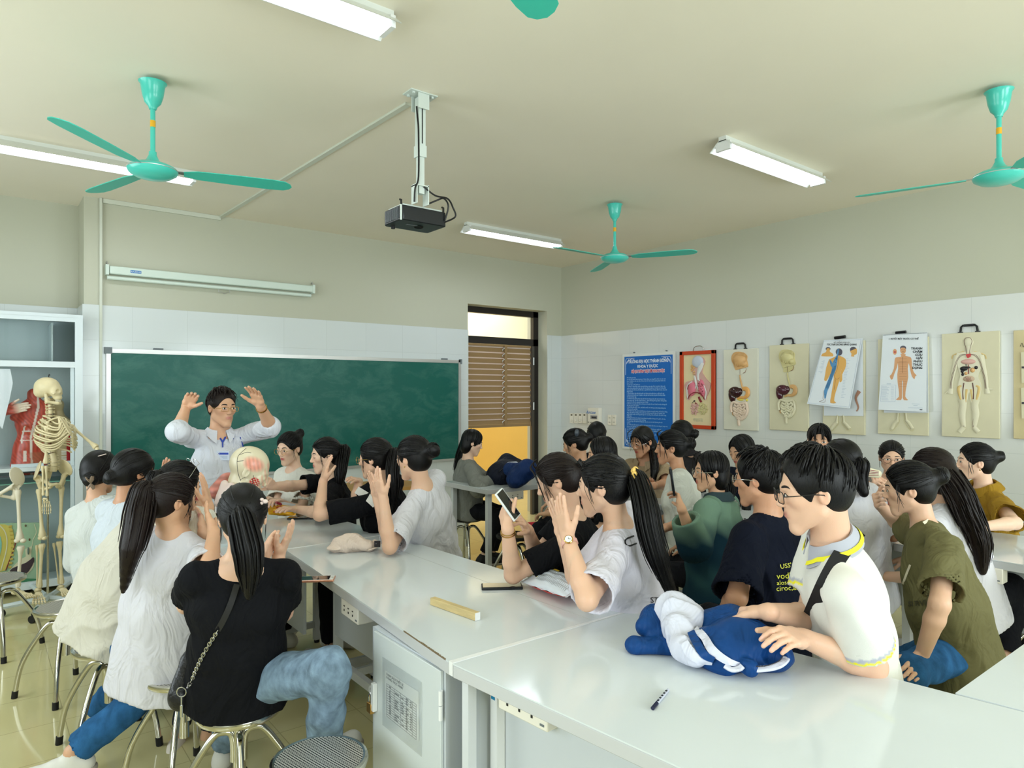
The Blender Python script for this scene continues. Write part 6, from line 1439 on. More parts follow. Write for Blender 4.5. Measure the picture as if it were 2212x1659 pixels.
b = MB(); pl.line(b, [(330, 245), (865, 222), (690, 1190), (110, 1130), (330, 245)], 3, sm=0); b.build('border_line', inkg, tc_, world=True)
b = MB(); pl.poly(b, [(410, 505), (470, 480), (540, 450), (600, 470), (645, 500), (655, 560), (640, 640), (600, 720), (600, 800), (575, 835), (560, 800), (590, 640), (575, 700), (555, 820), (500, 1000), (485, 1100), (515, 1130), (430, 1130), (440, 1040), (455, 940), (480, 780), (470, 720), (440, 700), (395, 780), (370, 815), (340, 800), (355, 720), (370, 620)], 0, .0003, 2); b.build('back_figure', fig_t, tc_, world=True)
b = MB(); pl.disc(b, 555, 400, 48, 52); pl.disc(b, 395, 355, 36, 26); pl.disc(b, 755, 365, 46, 40); b.build('figure_hair', hair_i, tc_, world=True)
b = MB(); pl.line(b, [(545, 360), (530, 450), (500, 540), (480, 640), (440, 760), (395, 880), (365, 960), (355, 1060)], [26, 22, 60, 66, 50, 56, 50, 20], h=.0008); pl.line(b, [(425, 515), (460, 590), (490, 560)], [14, 50, 40], h=.0008); b.build('blue_meridian', fig_b, tc_, world=True)
b = MB(); pl.line(b, [(340, 950), (325, 1060), (330, 1090), (270, 1112), (350, 1120), (352, 1060)], 4, h=.0006); pl.line(b, [(555, 470), (530, 640), (490, 740), (520, 790), (560, 770)], 3, h=.0009); pl.line(b, [(505, 790), (485, 940)], 4, h=.0009); pl.line(b, [(500, 548), (522, 550)], 12, h=.001); b.build('figure_outline', fig_l, tc_, world=True)
b = MB(); pl.poly(b, [(295, 460), (310, 425), (365, 400), (375, 350), (420, 350), (420, 395), (460, 420), (465, 462)], .0002, .0006, 2); pl.poly(b, [(725, 462), (730, 420), (710, 390), (750, 370), (800, 350), (808, 390), (800, 430), (765, 445), (770, 465)], .0002, .0006, 2); b.build('small_figures', fig_t, tc_, world=True)
b = MB(); random.seed(8)
for k in range(26): y_ = 500+k*22; x_ = 655-k*3; pl.line(b, [(x_, y_), (x_+random.uniform(25, 60), y_)], 3, sm=0)
for k in range(12): y_ = 520+k*16; pl.line(b, [(350-random.uniform(0, 70)-k*3, y_), (345-k*3, y_)], 3, sm=0)
b.build('caption_lines', inkg, tc_, world=True)
pb2 = Plane(1730, 700, 6.633, XW-.031)
b = MB(); pb2.line(b, [(840, 960), (790, 1060), (825, 1190), (800, 1250)], [60, 34, 24, 16], .004, .1); b.build('leg_picture', mat('figure_leg', (170, 126, 104), .5), tc_, world=True)
tc2, pl = cal('acupuncture calendar with a front-view male figure and a vertical title', [(180, 152), (812, 118), (802, 1258), (115, 1228)], [XW-.045, XW-.045, XW-.075, XW-.085], [(190, 152), (815, 118), (832, 1272), (195, 1270)], 1880, 700, 6.633)
MB().tube([onX(1935, 719, XW-.02), onX(1957, 717, XW-.02)], .013, 8).build('hanging_clip', handle_m, tc2, world=True)
b = MB()
for k in range(40): a_ = 190+k*15.6; pl.line(b, [(a_, 160-k*.86), (a_+6, 160-k*.86)], 9, h=.001, sm=0)
b.build('wire_binding', gc, tc2, world=True)
ctext(pl, 'heading', '1. HUYỆT MẶT TRƯỚC CƠ THỂ', 480, 222, .018, inkb, tc2, 'CENTER', fit=.235, bold=.0005)
for k, w_ in enumerate(('TRANH', 'CHÂM', 'CỨU', 'GIẢI', 'PHẪU', 'THỰC', 'DỤNG')): ctext(pl, 'vertical_title', w_, 750, 365+k*46.5, .026, inkb, tc2, 'RIGHT', bold=.0008)
b = MB(); pl.poly(b, [(440, 430), (450, 470), (370, 480), (355, 540), (345, 640), (310, 720), (285, 745), (305, 795), (330, 785), (350, 720), (390, 620), (400, 560), (408, 640), (395, 720), (400, 830), (412, 920), (420, 1040), (375, 1080), (430, 1090), (462, 1060), (465, 830), (478, 830), (475, 1060), (510, 1092), (550, 1088), (510, 1040), (525, 900), (552, 760), (545, 640), (560, 560), (580, 660), (605, 750), (640, 790), (650, 750), (670, 738), (630, 690), (605, 600), (598, 500), (570, 470), (510, 455), (515, 430)], 0, .0003, 2); pl.disc(b, 478, 375, 42, 55); pl.disc(b, 360, 398, 28, 42); b.build('front_figure', fig_s, tc2, world=True)
b = MB(); pl.poly(b, [(436, 360), (440, 325), (478, 310), (518, 325), (520, 360), (500, 340), (455, 340)], .0004, .0008, 2); b.build('figure_hair', hair_i, tc2, world=True)
b = MB(); pl.line(b, [(475, 470), (472, 700)], 4, h=.0008)
for k in range(12): pl.line(b, [(425, 500+k*36), (530, 500+k*36)], 2, h=.0008, sm=0)
pl.line(b, [(455, 370), (466, 370)], 4, h=.0008); pl.line(b, [(488, 370), (500, 370)], 4, h=.0008); pl.line(b, [(462, 398), (495, 398)], 4, h=.0008); pl.line(b, [(395, 545), (470, 555), (550, 545)], 3, h=.0008); b.build('figure_outline', fig_l, tc2, world=True)
b = MB(); pl.disc(b, 360, 402, 18, 14, .0006); b.build('mouth_picture', mat('figure_red', (190, 84, 80), .5), tc2, world=True)
b = MB(); pl.line(b, [(168, 875), (375, 875), (365, 1112), (148, 1108), (168, 875)], 3, sm=0)
for k in range(14): pl.line(b, [(172-k, 895+k*15), (172-k+random.uniform(60, 110), 895+k*15)], 3, sm=0); pl.line(b, [(300, 895+k*15), (345, 895+k*15)], 2, sm=0)
pl.line(b, [(240, 858), (300, 858)], 6, sm=0); pl.line(b, [(600, 1145), (710, 1148)], 4, sm=0); pl.line(b, [(625, 1170), (680, 1170)], 6, sm=0); pl.line(b, [(550, 1200), (750, 1205)], 4, sm=0); b.build('table_lines', inkg, tc2, world=True)
b = MB(); pl.line(b, [(712, 1228), (745, 1230)], 12, sm=0); b.build('page_mark', inkb, tc2, world=True)
# ================================================================ glass cabinet and anatomy models
glass = mat('cabinet_glass', (214, 232, 228), .02, trans=1, alpha=.10, ior=1.1); cabw = mat('cabinet_white', (214, 224, 228), .3); cabi = mat('cabinet_inside', (176, 190, 190), .6)
CY = 6.72; c_ = thing('display_cabinet', 'tall white-framed glass display cabinet at the left edge, holding anatomy models', 'cabinet', (0, CY, 0)); X0, X1 = -1.3, .70
b = MB(); b.box((X0, 7.20, .06), (X1, 7.225, 2.26)); b.box((X1-.02, CY+.04, .06), (X1, 7.20, 2.26)); b.box((X0, CY+.04, .06), (X0+.02, 7.20, 2.26)); b.build('back_and_sides', cabi, c_, world=True)
b = MB()
for x in (X1-.055, .10-.56, X0): b.box((x, CY, .05), (x+.055, CY+.04, 2.28))
for z, h_ in ((.05, .06), (1.845, .05), (2.225, .055)): b.box((X0+.001, CY+.002, z+.001), (X1-.001, CY+.038, z+h_-.001))
b.box((X0-.001, CY-.002, 2.261), (X1+.001, 7.215, 2.287)); b.box((X0+.002, CY+.003, .052), (X1-.002, 7.19, .068)); b.build('frame', cabw, c_, world=True, smooth=False)
MB().box((X0+.02, CY+.045, 1.855), (X1-.02, 7.2, 1.875)).build('shelf', cabw, c_, world=True); MB().box((X0+.02, CY+.045, 1.0), (X1-.02, 7.2, 1.03)).build('shelf', cabw, c_, world=True)
MB().box((X0+.02, CY+.09, .895), (X1-.03, 7.2, .903)).build('glass_shelf', mat('green_glass', (120, 176, 158), .1), c_, world=True)
for (a, e, z0, z1) in ((-.40, .20, 1.9, 2.225), (.17, X1-.055, 1.9, 2.225), (-.40, .20, 1.035, 1.845), (.17, X1-.055, 1.035, 1.845), (-.4, X1-.055, .11, .99)):
    p = MB().box((a, CY+.018, z0), (e, CY+.022, z1)).build('glass_pane', glass, c_, world=True)
for z0, z1 in ((1.03, 1.845), (.11, 1.0)): MB().box((X1-.085, CY+.03, z0), (X1-.058, CY+.045, z1)).build('door_stile', cabw, c_, world=True)
MB().box((X1-.21, CY+.12, 1.9), (X1-.2, 7.2, 2.22)).build('inner_divider', cabi, c_, world=True)
for x in (X0+.1, X1-.1): MB().cyl((x, CY+.1, 0), (x, CY+.1, .05), .02).build('foot', rubber, c_, world=True)
ZA = lambda a, b_, D: W(a/5.925, 780+b_/5.925, D); ZB = lambda a, b_, D: W(a/5.35, 1030+b_/5.35, D)
YA = lambda a, b_, y: onY(a/5.925, 780+b_/5.925, y)
# papers taped inside the upper glass
t = thing('taped_paper', 'white paper sheet taped inside the cabinet glass at the left edge', 'paper', YA(60, 300, CY+.03)); b = MB(); q = [YA(-150, 100, CY+.03), YA(130, 100, CY+.03), YA(165, 280, CY+.03), YA(120, 500, CY+.03), YA(30, 870, CY+.03), YA(-150, 640, CY+.03)]
n_ = len(q); b.add(q+[v+Vector((0, .002, 0)) for v in q], [tuple(range(n_)), tuple(range(n_, 2*n_))[::-1]]+[(i, (i+1) % n_, n_+(i+1) % n_, n_+i) for i in range(n_)]); b.build('sheet', mat('curled_paper', (222, 228, 236), .5), t, world=True, smooth=False)
# flayed torso model
vc = vcmat('painted_model', .35, coat=.2)
t = thing('torso_model', 'red flayed-muscle torso model standing on the cabinet shelf', 'anatomy model', YA(350, 1400, 6.95)); sd = SD(); y = 6.95
P = lambda a, b_, yy=6.95: YA(a, b_, yy)
S_ = (1, 0, 0)
sd.cone(P(430, 420), P(440, 560), .045, .05, .03); sd.cone(P(440, 640), P(430, 800), .075, .085, .05, side=S_, sx=1.5); sd.cone(P(430, 800), P(390, 1080), .075, .07, .04, side=S_, sx=1.4); sd.cone(P(390, 1080), P(370, 1330), .075, .085, .04, side=S_, sx=1.5)
sd.cone(P(330, 590), P(560, 590), .045, .045, .04); sd.cone(P(290, 1150), P(270, 1360), .06, .055, .03); sd.cone(P(480, 1200), P(480, 1360), .055, .055, .03); sd.ell(P(330, 650), (.05, .04, .06), k=.02)
sd.cone(P(230, 660), P(180, 720), .035, .03, .02); sd.ell(P(335, 870, 6.86), (.03, .02, .03), k=.005, op='d')
lo = P(300, 1372).z; sd.ell(P(350, 1400), (.3, .3, .02), k=.002, op='d')
cx = lambda z: np.interp(z, [P(0, 1370).z, P(0, 1000).z, P(0, 600).z], [P(400, 1370).x, P(385, 1000).x, P(480, 600).x])
def tcol(V):
    z = V[:, 2]; d = np.abs(V[:, 0]-cx(z)); base = np.array(srgb((176, 66, 48))); n = .5+.5*np.sin(V[:, 0]*220+V[:, 2]*90+3*np.sin(V[:, 2]*40)); c = base*(.8+.4*n[:, None]); wcol = np.array(srgb((214, 200, 190)))
    low = z < P(0, 830).z
    m = ((d < .008) | ((d < .07) & low & (np.abs(np.mod(z-1.0, .075)-.02) < .004) & (z > P(0, 1060).z)) | (low & (np.abs(d-.06) < .006) & (z > P(0, 1060).z)))&(V[:, 1] < 6.95)
    c[m] = wcol; n2 = (np.abs(V[:, 0]-P(310, 1200).x) < .012)&(z < P(0, 1150).z)&(z > P(0, 1290).z); c[n2] = wcol; g = (d < .085)&(z < P(0, 1180).z)&(V[:, 1] < 6.93)&(V[:, 0] > P(370, 1200).x); c[g] = c[g]*.5+np.array(srgb((150, 96, 60)))*.5
    return c
sdf_mesh('body', sd, .0055, vc, t, color=tcol); MB().prism([tuple(P(140, 1385, 6.84))[:2], tuple(P(560, 1385, 6.84))[:2], tuple(P(560, 1385, 7.1))[:2], tuple(P(140, 1385, 7.1))[:2]], 1.03, 1.055).build('base', cabw, t, world=True)
# muscle arm
t = thing('arm_model', 'red and white muscle model of a forearm and hand inside the cabinet', 'anatomy model', YA(-100, 700, 6.84)); sd = SD(); Wr = YA(60, 640, 6.82); fd = (YA(400, 570, 6.80)-Wr).normalized()
hand_sdf(sd, Wr, fd, Vector((0, -1, -.1)), False, .12, .02, 1.0*(YA(430, 570, 6.8)-Wr).length/.175); sd.cone(YA(-350, 760, 6.84), YA(-60, 690, 6.83), .05, .045, .03); sd.cone(YA(-60, 690, 6.83), Wr, .045, .032, .02)
def acol(V): u = (V-np.array(Wr)) @ np.array(fd); n = .5+.5*np.sin(V[:, 2]*260+V[:, 0]*60); c = np.array(srgb((196, 84, 70)))*(.8+.35*n[:, None]); k = np.clip((u-.05)/.05, 0, 1)[:, None]; return c*(1-k)+np.array(srgb((216, 196, 176)))*k
sdf_mesh('arm', sd, .0045, vc, t, color=acol); MB().box((YA(-330, 700, 6.84).x-.03, 6.81, 1.03), (YA(-330, 700, 6.84).x+.03, 6.87, YA(-330, 760, 6.84).z)).build('support', cabw, t, world=True)
t = thing('torso_model', 'second torso model with white ribs and a red strip, behind the skeleton ribcage', 'anatomy model', YA(800, 1370, 7.05)); sd = SD(); Q = lambda a, b_: YA(a, b_, 7.05)
sd.cone(Q(740, 600), Q(760, 760), .035, .05, .03); sd.cone(Q(790, 800), Q(790, 1000), .055, .055, .04, side=S_, sx=1.5); sd.cone(Q(790, 1000), Q(800, 1330), .05, .05, .04, side=S_, sx=1.4); sd.ell(Q(700, 560), (.07, .05, .06), k=.02)
def qcol(V): c = np.tile(srgb((184, 164, 120)), (len(V), 1)); m = (V[:, 0] > Q(845, 0).x)&(V[:, 2] < Q(0, 980).z); c[m] = srgb((196, 30, 34)); m = (V[:, 0] > Q(780, 0).x)&(V[:, 0] < Q(845, 0).x)&(V[:, 2] < Q(0, 1180).z)&(np.mod(V[:, 2], .022) < .014); c[m] = srgb((220, 214, 196)); return c
sdf_mesh('body', sd, .006, vc, t, color=qcol); MB().box((Q(640, 0).x, 6.97, 1.03), (X1-.05, 7.15, 1.05)).build('base', cabw, t, world=True)
# sagittal section panel leaning in the lower compartment
class PlaneY(Plane):
    def P(s, a, b, h=0): v = onY(s.o[0]+a/s.o[2], s.o[1]+b/s.o[2], s.x); return Vector((v.x, s.x-h, v.z))
    def poly(s, mb, pts, h0, h1, smooth=0):
        q = [s.P(*p) for p in pts]
        if smooth: q = smooth_path(q+[q[0]], smooth)[:-1]
        n = len(q); dv = Vector((0, 1, 0)); return mb.add([v-dv*h0 for v in q]+[v-dv*h1 for v in q], [tuple(range(n)), tuple(range(n, 2*n))[::-1]]+[(i, (i+1) % n, n+(i+1) % n, n+i) for i in range(n)])
    def line(s, mb, pts, w, h=.001, flat=.4, sm=4, n=6):
        m = s.mpp(*pts[0]); q = smooth_path([s.P(a, b, h) for a, b in pts], sm); return mb.tube(q, w*m/2, n, flat=flat, up=Vector((0, 1, 0)))
t = thing('pelvis_chart', 'green and yellow relief panel of a sectioned pelvis, bottom of the cabinet', 'anatomy chart', (.2, 6.9, .07)); pl = PlaneY(0, 1030, 5.35, 6.84)
b = MB(); pl.poly(b, [(-420, 545), (475, 530), (465, 1270), (-420, 1330)], -.02, 0); b.build('board', mat('panel_green', (160, 190, 158), .4, var=.05), t, world=True)
b = MB(); pl.poly(b, [(-300, 550), (60, 550), (150, 620), (160, 760), (130, 900), (60, 1080), (-300, 1085)], 0, .006, 2); b.build('spine_field', mat('panel_yellow', (206, 190, 96), .4), t, world=True)
b = MB(); pl.poly(b, [(-300, 640), (-40, 640), (20, 760), (0, 900), (-60, 1080), (-300, 1080)], .006, .01, 2); b.build('cavity', mat('panel_teal', (130, 190, 176), .4), t, world=True)
b = MB(); pl.line(b, [(-10, 555), (50, 620), (80, 720), (70, 860), (10, 1080)], 14, .008); pl.line(b, [(395, 545), (420, 640), (385, 720), (370, 800)], 8, .003); b.build('cord_line', bm_['ivory'], t, world=True)
b = MB()
for k in range(11): pl.line(b, [(92+34*math.sin(.25+k*.28), 575+k*47), (128+38*math.sin(.25+k*.28), 570+k*47)], 34, .007, .5, 1)
b.build('vertebrae', mat('panel_straw', (196, 172, 84), .4), t, world=True)
b = MB(); pl.line(b, [(190, 640), (180, 760), (140, 880), (65, 1080)], 12, .008); b.build('vessel', dr_, t, world=True)
b = MB(); pl.poly(b, [(370, 800), (360, 920), (395, 1000), (360, 1080), (250, 1160), (95, 1120), (130, 1060), (240, 950), (300, 920), (290, 840)], 0, .005, 2); b.build('womb_wall', bm_['ivory'], t, world=True)
b = MB(); pl.poly(b, [(385, 925), (395, 970), (330, 1090), (240, 1145), (110, 1085), (200, 1030), (300, 990)], .005, .010, 2); b.build('bladder', mat('panel_plum', (70, 56, 62), .3), t, world=True)
b = MB(); pl.blob(b, 325, 855, 46, 52, .006, .006); b.build('organ', mat('panel_grey', (96, 116, 112), .4), t, world=True)
b = MB(); [pl.blob(b, x_, y_, 20, 18, .006) for x_, y_ in ((295, 565), (340, 725))]; b.build('small_organ', mat('panel_brown', (110, 84, 56), .4), t, world=True)
b = MB(); pl.poly(b, [(-420, 1150), (465, 1180), (465, 1268), (-420, 1325)], 0, .004); b.build('green_edge', mat('panel_dark_green', (72, 136, 96), .4), t, world=True)
# wheeled full skeleton
bone = mat('bone_plastic', (218, 204, 164), .45, bump=.08, bscale=120, var=.05, vscale=20)
def bone_t(mb, a, b_, r, e1=1.9, e2=1.9, n=9): 
    a = Vector(a); b_ = Vector(b_); ts = [0, .05, .12, .25, .5, .75, .88, .95, 1]; rr = [r*.8*e1, r*e1, r*(1+(e1-1)*.5), r, r*.9, r, r*(1+(e2-1)*.5), r*e2, r*.8*e2]; mb.tube([a.lerp(b_, q) for q in ts], rr, n)
    return mb
sk = thing('skeleton_model', 'life-size human skeleton model on a white wheeled stand before the cabinet', 'skeleton model', (W(104, 845, 5.2).x, W(104, 845, 5.2).y, 0))
D = 5.1; H = Frame(W(105, 845, D), dirw(86, -2), Vector((0, 0, 1)), 1.0); sd = SD(); R = H.R()
E = lambda x, y, z, a, b_, c, kk=.01, op='u': sd.ell(H(x, y, z), (a, b_, c), R, kk, op=op)
E(0, -.012, .030, .070, .087, .074); E(0, .056, -.002, .052, .036, .048, .015); E(0, .066, -.046, .030, .030, .022, .012); E(0, -.06, -.01, .045, .04, .04, .02)
for s in (-1, 1): E(s*.030, .093, .004, .018, .020, .016, .004, 'd'); sd.cone(H(s*.052, .068, -.018), H(s*.066, .01, -.016), .006, .005, .006); E(s*.06, .035, -.03, .012, .028, .02, .006, 'd')
E(0, .095, -.022, .009, .016, .012, .003, 'd'); sdf_mesh('skull', sd, .0035, bone, sk)
sd = SD()
for s in (-1, 1): sd.cone(H(s*.056, .012, -.022), H(s*.050, .022, -.078), .010, .012, .01); sd.cone(H(s*.050, .022, -.078), H(s*.012, .078, -.088), .011, .012, .01)
sdf_mesh('jaw', sd, .0035, bone, sk); b = MB(); [b.box(H(0, 0, 0), H(0, 0, 0)) for _ in range(0)]
for k in range(-5, 6):
    a_ = k*.22; [b.ell(H(math.sin(a_)*.028, .055+math.cos(a_)*.030, z), (.0028, .0028, .006), 6, 4) for z in (-.060, -.071)]
b.build('teeth', mat('tooth', (230, 224, 204), .3), sk, world=True)
MB().tube(smooth_path([H(0, 0, .10), H(.006, 0, .115), H(0, 0, .125), H(-.008, 0, .118)], 3), .003).build('hanging_hook', blkm, sk, world=True)
sp = smooth_path([ZA(620, 480, D), ZA(640, 590, D), ZA(640, 700, D), ZA(620, 850, D), ZA(625, 1000, D), ZA(665, 1180, D), ZA(690, 1280, D), ZA(680, 1390, D)], 6); L_ = [0]
fv = dirw(112); rv = dirw(202)
b = MB(); NV = 24; idx = [int(i*(len(sp)-1)/(NV-1)) for i in range(NV)]
for i, j in enumerate(idx): r_ = .014+.012*i/NV; p = sp[j]; dn = (sp[min(j+1, len(sp)-1)]-sp[max(j-1, 0)]).normalized(); b.tube([p-dn*.0075*(1+i/NV*.6), p+dn*.0075*(1+i/NV*.6)], r_, 10); b.tube([p-fv*r_, p-fv*(r_+.028)-Vector((0, 0, .012))], .005, 5); b.tube([p-rv*(r_+.018), p+rv*(r_+.018)], .005, 5)
b.build('spine', bone, sk, world=True)
b = MB(); b.tube(sp, .012, 6); b.build('disc_column', mat('disc_brown', (130, 96, 70), .6), sk, world=True)
cc = ZA(720, 950, D)+dirw(0)*.0; top = ZA(0, 705, D).z; bot = ZA(0, 1165, D).z
spx = lambda z: min(sp, key=lambda p: abs(p.z-z))
st0, st1 = ZA(770, 720, D-.06), ZA(900, 940, D-.06)
for i in range(12):
    z = top-(top-bot)*i/12.5; w = (.055, .085, .105, .118, .127, .132, .134, .134, .13, .122, .11, .09)[i]; base = spx(z); c0 = base+fv*.095; dp = .11*w/.134
    for s in (-1, 1):
        zf = z-.045-.004*i; ts = st0.lerp(st1, min(1, i/7.)); pts = [base-fv*.01+rv*s*.02, base-fv*.03+rv*s*w*.55, c0-fv*dp*.55+rv*s*w*.93-Vector((0, 0, .015)), c0+rv*s*w-Vector((0, 0, .03)), c0+fv*dp*.55+rv*s*w*.82-Vector((0, 0, .05))]
        if i < 10: pts += [c0+fv*dp*.9+rv*s*w*.45-Vector((0, 0, .055 if i < 6 else .035)), ts+rv*s*.012]
        elif i == 11: pts = pts[:4]
        MB().tube(smooth_path(pts, 4), .0062, 7, flat=1.0).build('rib', bone, sk, world=True)
MB().tube([st0, st0.lerp(st1, .25), st0.lerp(st1, .85), st1], [.018, .012, .013, .006], 8, flat=.5).build('breastbone', bone, sk, world=True)
for s, sh_ in ((1, ZA(600, 800, D-.12)), (-1, ZA(900, 800, D+.12))): MB().tube(smooth_path([st0, st0.lerp(sh_, .5)+Vector((0, 0, .012)), sh_+Vector((0, 0, .01))], 4), .006).build('collarbone', bone, sk, world=True)
sd = SD(); sd.ell(ZA(545, 850, D-.04), (.012, .05, .075), None, .01); sd.cone(ZA(560, 760, D-.05), ZA(610, 790, D-.12), .008, .012, .01); sd.ell(ZA(540, 880, D-.04), (.004, .01, .01), op='d'); sdf_mesh('shoulder_blade', sd, .004, bone, sk)
bone_t(MB(), ZA(600, 825, D-.12), ZA(588, 1310, D-.12), .0105, 2.1, 2.0).build('upper_arm_bone', bone, sk, world=True)
bone_t(MB(), ZA(905, 830, D+.1), ZA(1235, 1105, D+.05), .0105, 2.1, 2.2).build('upper_arm_bone', bone, sk, world=True); bone_t(MB(), ZA(1240, 1105, D+.05), ZA(1330, 1480, D+.05), .008).build('forearm_bone', bone, sk, world=True)
for a_ in ((545, 1340, 500, 215), (590, 1340, 545, 225)): bone_t(MB(), ZA(a_[0], a_[1], D-.12), ZB(a_[2], a_[3], D-.12), .0065, 1.8, 1.7).build('forearm_bone', bone, sk, world=True)
b = MB(); random.seed(4)
for k in range(8): b.ell(ZB(525+random.uniform(-25, 25), 262+random.uniform(-15, 15), D-.12), (.008, .008, .007), 7, 5)
for k in range(5): x_ = 490+24*k; bone_t(b, ZB(505+16*k, 285, D-.12), ZB(x_, 345, D-.12), .0032); bone_t(b, ZB(x_, 352, D-.12), ZB(x_-2+3*k*.3, 392, D-.12), .003); bone_t(b, ZB(x_, 397, D-.12), ZB(x_+2, 430-(8 if k in (0, 4) else 0), D-.12), .0026)
b.build('hand_bones', bone, sk, world=True)
def pelvis_sdf(sd, c, f_, sc=1.0, half=None):
    H2 = Frame(c, f_, Vector((0, 0, 1)), sc); 
    for s in ((-1, 1) if half is None else (half,)):
        w1 = Matrix.Rotation(s*.6, 3, 'Z'); R0 = np.array(H2.R())
        ax = (H2.r*s*.9-H2.f*.25+H2.u*.3).normalized(); ay = (H2.f*.95+H2.r*s*.3).normalized(); az = ax.cross(ay).normalized(); ay = az.cross(ax)
        sd.ell(H2(s*.088, -.012, .045), (.009*sc, .078*sc, .070*sc), np.array([[ax[i], ay[i], az[i]] for i in range(3)]), .012)
        sd.cone(H2(s*.085, .0, -.01), H2(s*.03, .065, -.065), .016*sc, .011*sc, .015); sd.cone(H2(s*.03, .065, -.065), H2(s*.004, .072, -.06), .011*sc, .010*sc, .01)
        sd.cone(H2(s*.085, -.01, -.02), H2(s*.062, -.015, -.105), .020*sc, .015*sc, .02); sd.cone(H2(s*.062, -.015, -.105), H2(s*.025, .055, -.08), .012*sc, .009*sc, .012); sd.ell(H2(s*.095, .0, -.025), (.022*sc,)*3, k=.006, op='d')
    if half is None: sd.cone(H2(0, -.075, .03), H2(0, -.085, -.075), .034*sc, .010*sc, .02)
sd = SD(); pelvis_sdf(sd, ZA(665, 1460, D), dirw(125), 1.02); sdf_mesh('pelvis', sd, .0042, bone, sk)
for a_, b_, d_ in (((450, 140), (490, 700), -.06), ((712, 110), (700, 680), .06)):
    m_ = MB(); bone_t(m_, ZB(*a_, D+d_), ZB(*b_, D+d_), .0125, 1.7, 2.1, 12); m_.ell(ZB(a_[0]+(50 if d_ < 0 else -40), a_[1]-5, D+d_*.6), (.020,)*3); m_.tube([ZB(a_[0], a_[1]+10, D+d_), ZB(a_[0]+(50 if d_ < 0 else -40), a_[1]-5, D+d_*.6)], .011, 8)
    for e_ in (-22, 22): m_.ell(ZB(b_[0]+e_, b_[1]+8, D+d_), (.018, .022, .016))
    m_.build('thigh_bone', bone, sk, world=True)
for a_, b_, d_, r_ in (((485, 775), (460, 1280), -.06, .0115), ((425, 790), (430, 1270), -.06, .005), ((685, 745), (715, 1235), .06, .0115), ((620, 765), (680, 1240), .06, .005)): bone_t(MB(), ZB(*a_, D+d_), ZB(*b_, D+d_), r_, 2.1, 1.6).build('shin_bone', bone, sk, world=True)
def foot_bones(parent, an, toe, spread, sc=1.0):
    m_ = MB(); d = toe-an; s_ = d.cross(Vector((0, 0, 1))).normalized()
    m_.ell(an-d*.12-Vector((0, 0, .03)), (.024*sc, .024*sc, .02*sc)); m_.ell(an-Vector((0, 0, .008)), (.022*sc, .022*sc, .016*sc)); m_.ell(an+d*.22-Vector((0, 0, .012)), (.024*sc, .024*sc, .014*sc))
    for k in range(5): o_ = s_*(k-2)*spread; a0 = an+d*.3+o_*.5-Vector((0, 0, .01)); a1 = an+d*.68+o_; a2 = an+d*(.86-.02*k)+o_*1.1; a3 = an+d*(1-.03*k)+o_*1.15; bone_t(m_, a0, a1, .0052*sc); bone_t(m_, a1, a2, .0045*sc); bone_t(m_, a2, a3, .004*sc)
    m_.build('foot_bones', bone, parent, world=True)
foot_bones(sk, ZB(440, 1290, D-.06), ZB(455, 1480, D-.24), .016); foot_bones(sk, ZB(705, 1255, D+.06), ZB(800, 1385, D-.07), .014)
MB().cyl(ZB(555, 20, D+.03), ZB(552, 1370, D+.03), .008, ).build('stand_pole', chr_, sk, world=True)
hb = ZB(555, 1385, D+.03); hb.z = .095; stw = mat('stand_white', (206, 218, 222), .35)
MB().cyl(hb-Vector((0, 0, .02)), hb+Vector((0, 0, .03)), .026).build('stand_hub', stw, sk, world=True)
for px_, D_ in ((2, 4.97), (71, 4.85), (190, 5.1), (150, 5.6), (60, 5.6)):
    e = W(px_, 845, D_); e.z = .075; b = MB(); b.tube([hb, e], [.02, .015], 6, flat=1.2); b.build('stand_arm', stw, sk, world=True); cst = MB().cyl(e+Vector((.012, .01, -.047)), e-Vector((.012, .01, .047)), .027); cst.build('caster', rubber, sk, world=True); MB().cyl(e, e-Vector((0, 0, .03)), .01).build('caster_stem', rubber, sk, world=True)
# separate leg skeleton at the left edge
lg = thing('leg_bone_model', 'bone model of a hip and one leg hanging on a stand at the left edge', 'skeleton model', (W(-30, 845, 4.9).x, W(-30, 845, 4.9).y, 0)); Dl = 4.95
bone2 = mat('bone_plastic_grey', (222, 214, 192), .45, bump=.06, bscale=120)
sd = SD(); pelvis_sdf(sd, ZA(60, 1560, Dl), dirw(190), 1.05, -1); sdf_mesh('hip_bone', sd, .0045, bone2, lg)
m_ = MB(); bone_t(m_, ZB(205, 150, Dl), ZB(230, 730, Dl), .0125, 1.8, 2.2, 12); m_.ell(ZB(150, 125, Dl), (.022,)*3); m_.tube([ZB(205, 150, Dl), ZB(150, 125, Dl)], .012, 8)
for e_ in (-35, 35): m_.ell(ZB(232+e_, 738, Dl), (.02, .022, .017))
m_.build('thigh_bone', bone2, lg, world=True); bone_t(MB(), ZB(242, 800, Dl), ZB(208, 1270, Dl), .012, 2.2, 1.6).build('shin_bone', bone2, lg, world=True); foot_bones(lg, ZB(195, 1295, Dl), ZB(375, 1400, Dl-.08), .012, 1.05)
b = MB(); b.tube(smooth_path([ZA(-350, 1470, Dl), ZA(0, 1480, Dl), ZA(170, 1490, Dl), ZA(195, 1560, Dl), ZA(225, 1570, Dl), ZA(235, 1530, Dl)], 4), .004); b.build('hanging_rod', blkm, lg, world=True)
e = ZA(-350, 1470, Dl); MB().cyl((e.x, e.y, .03), e, .009).build('stand_pole', chr_, lg, world=True); MB().cyl((e.x, e.y, 0), (e.x, e.y, .03), .12, 24).build('stand_base', stw, lg, world=True)
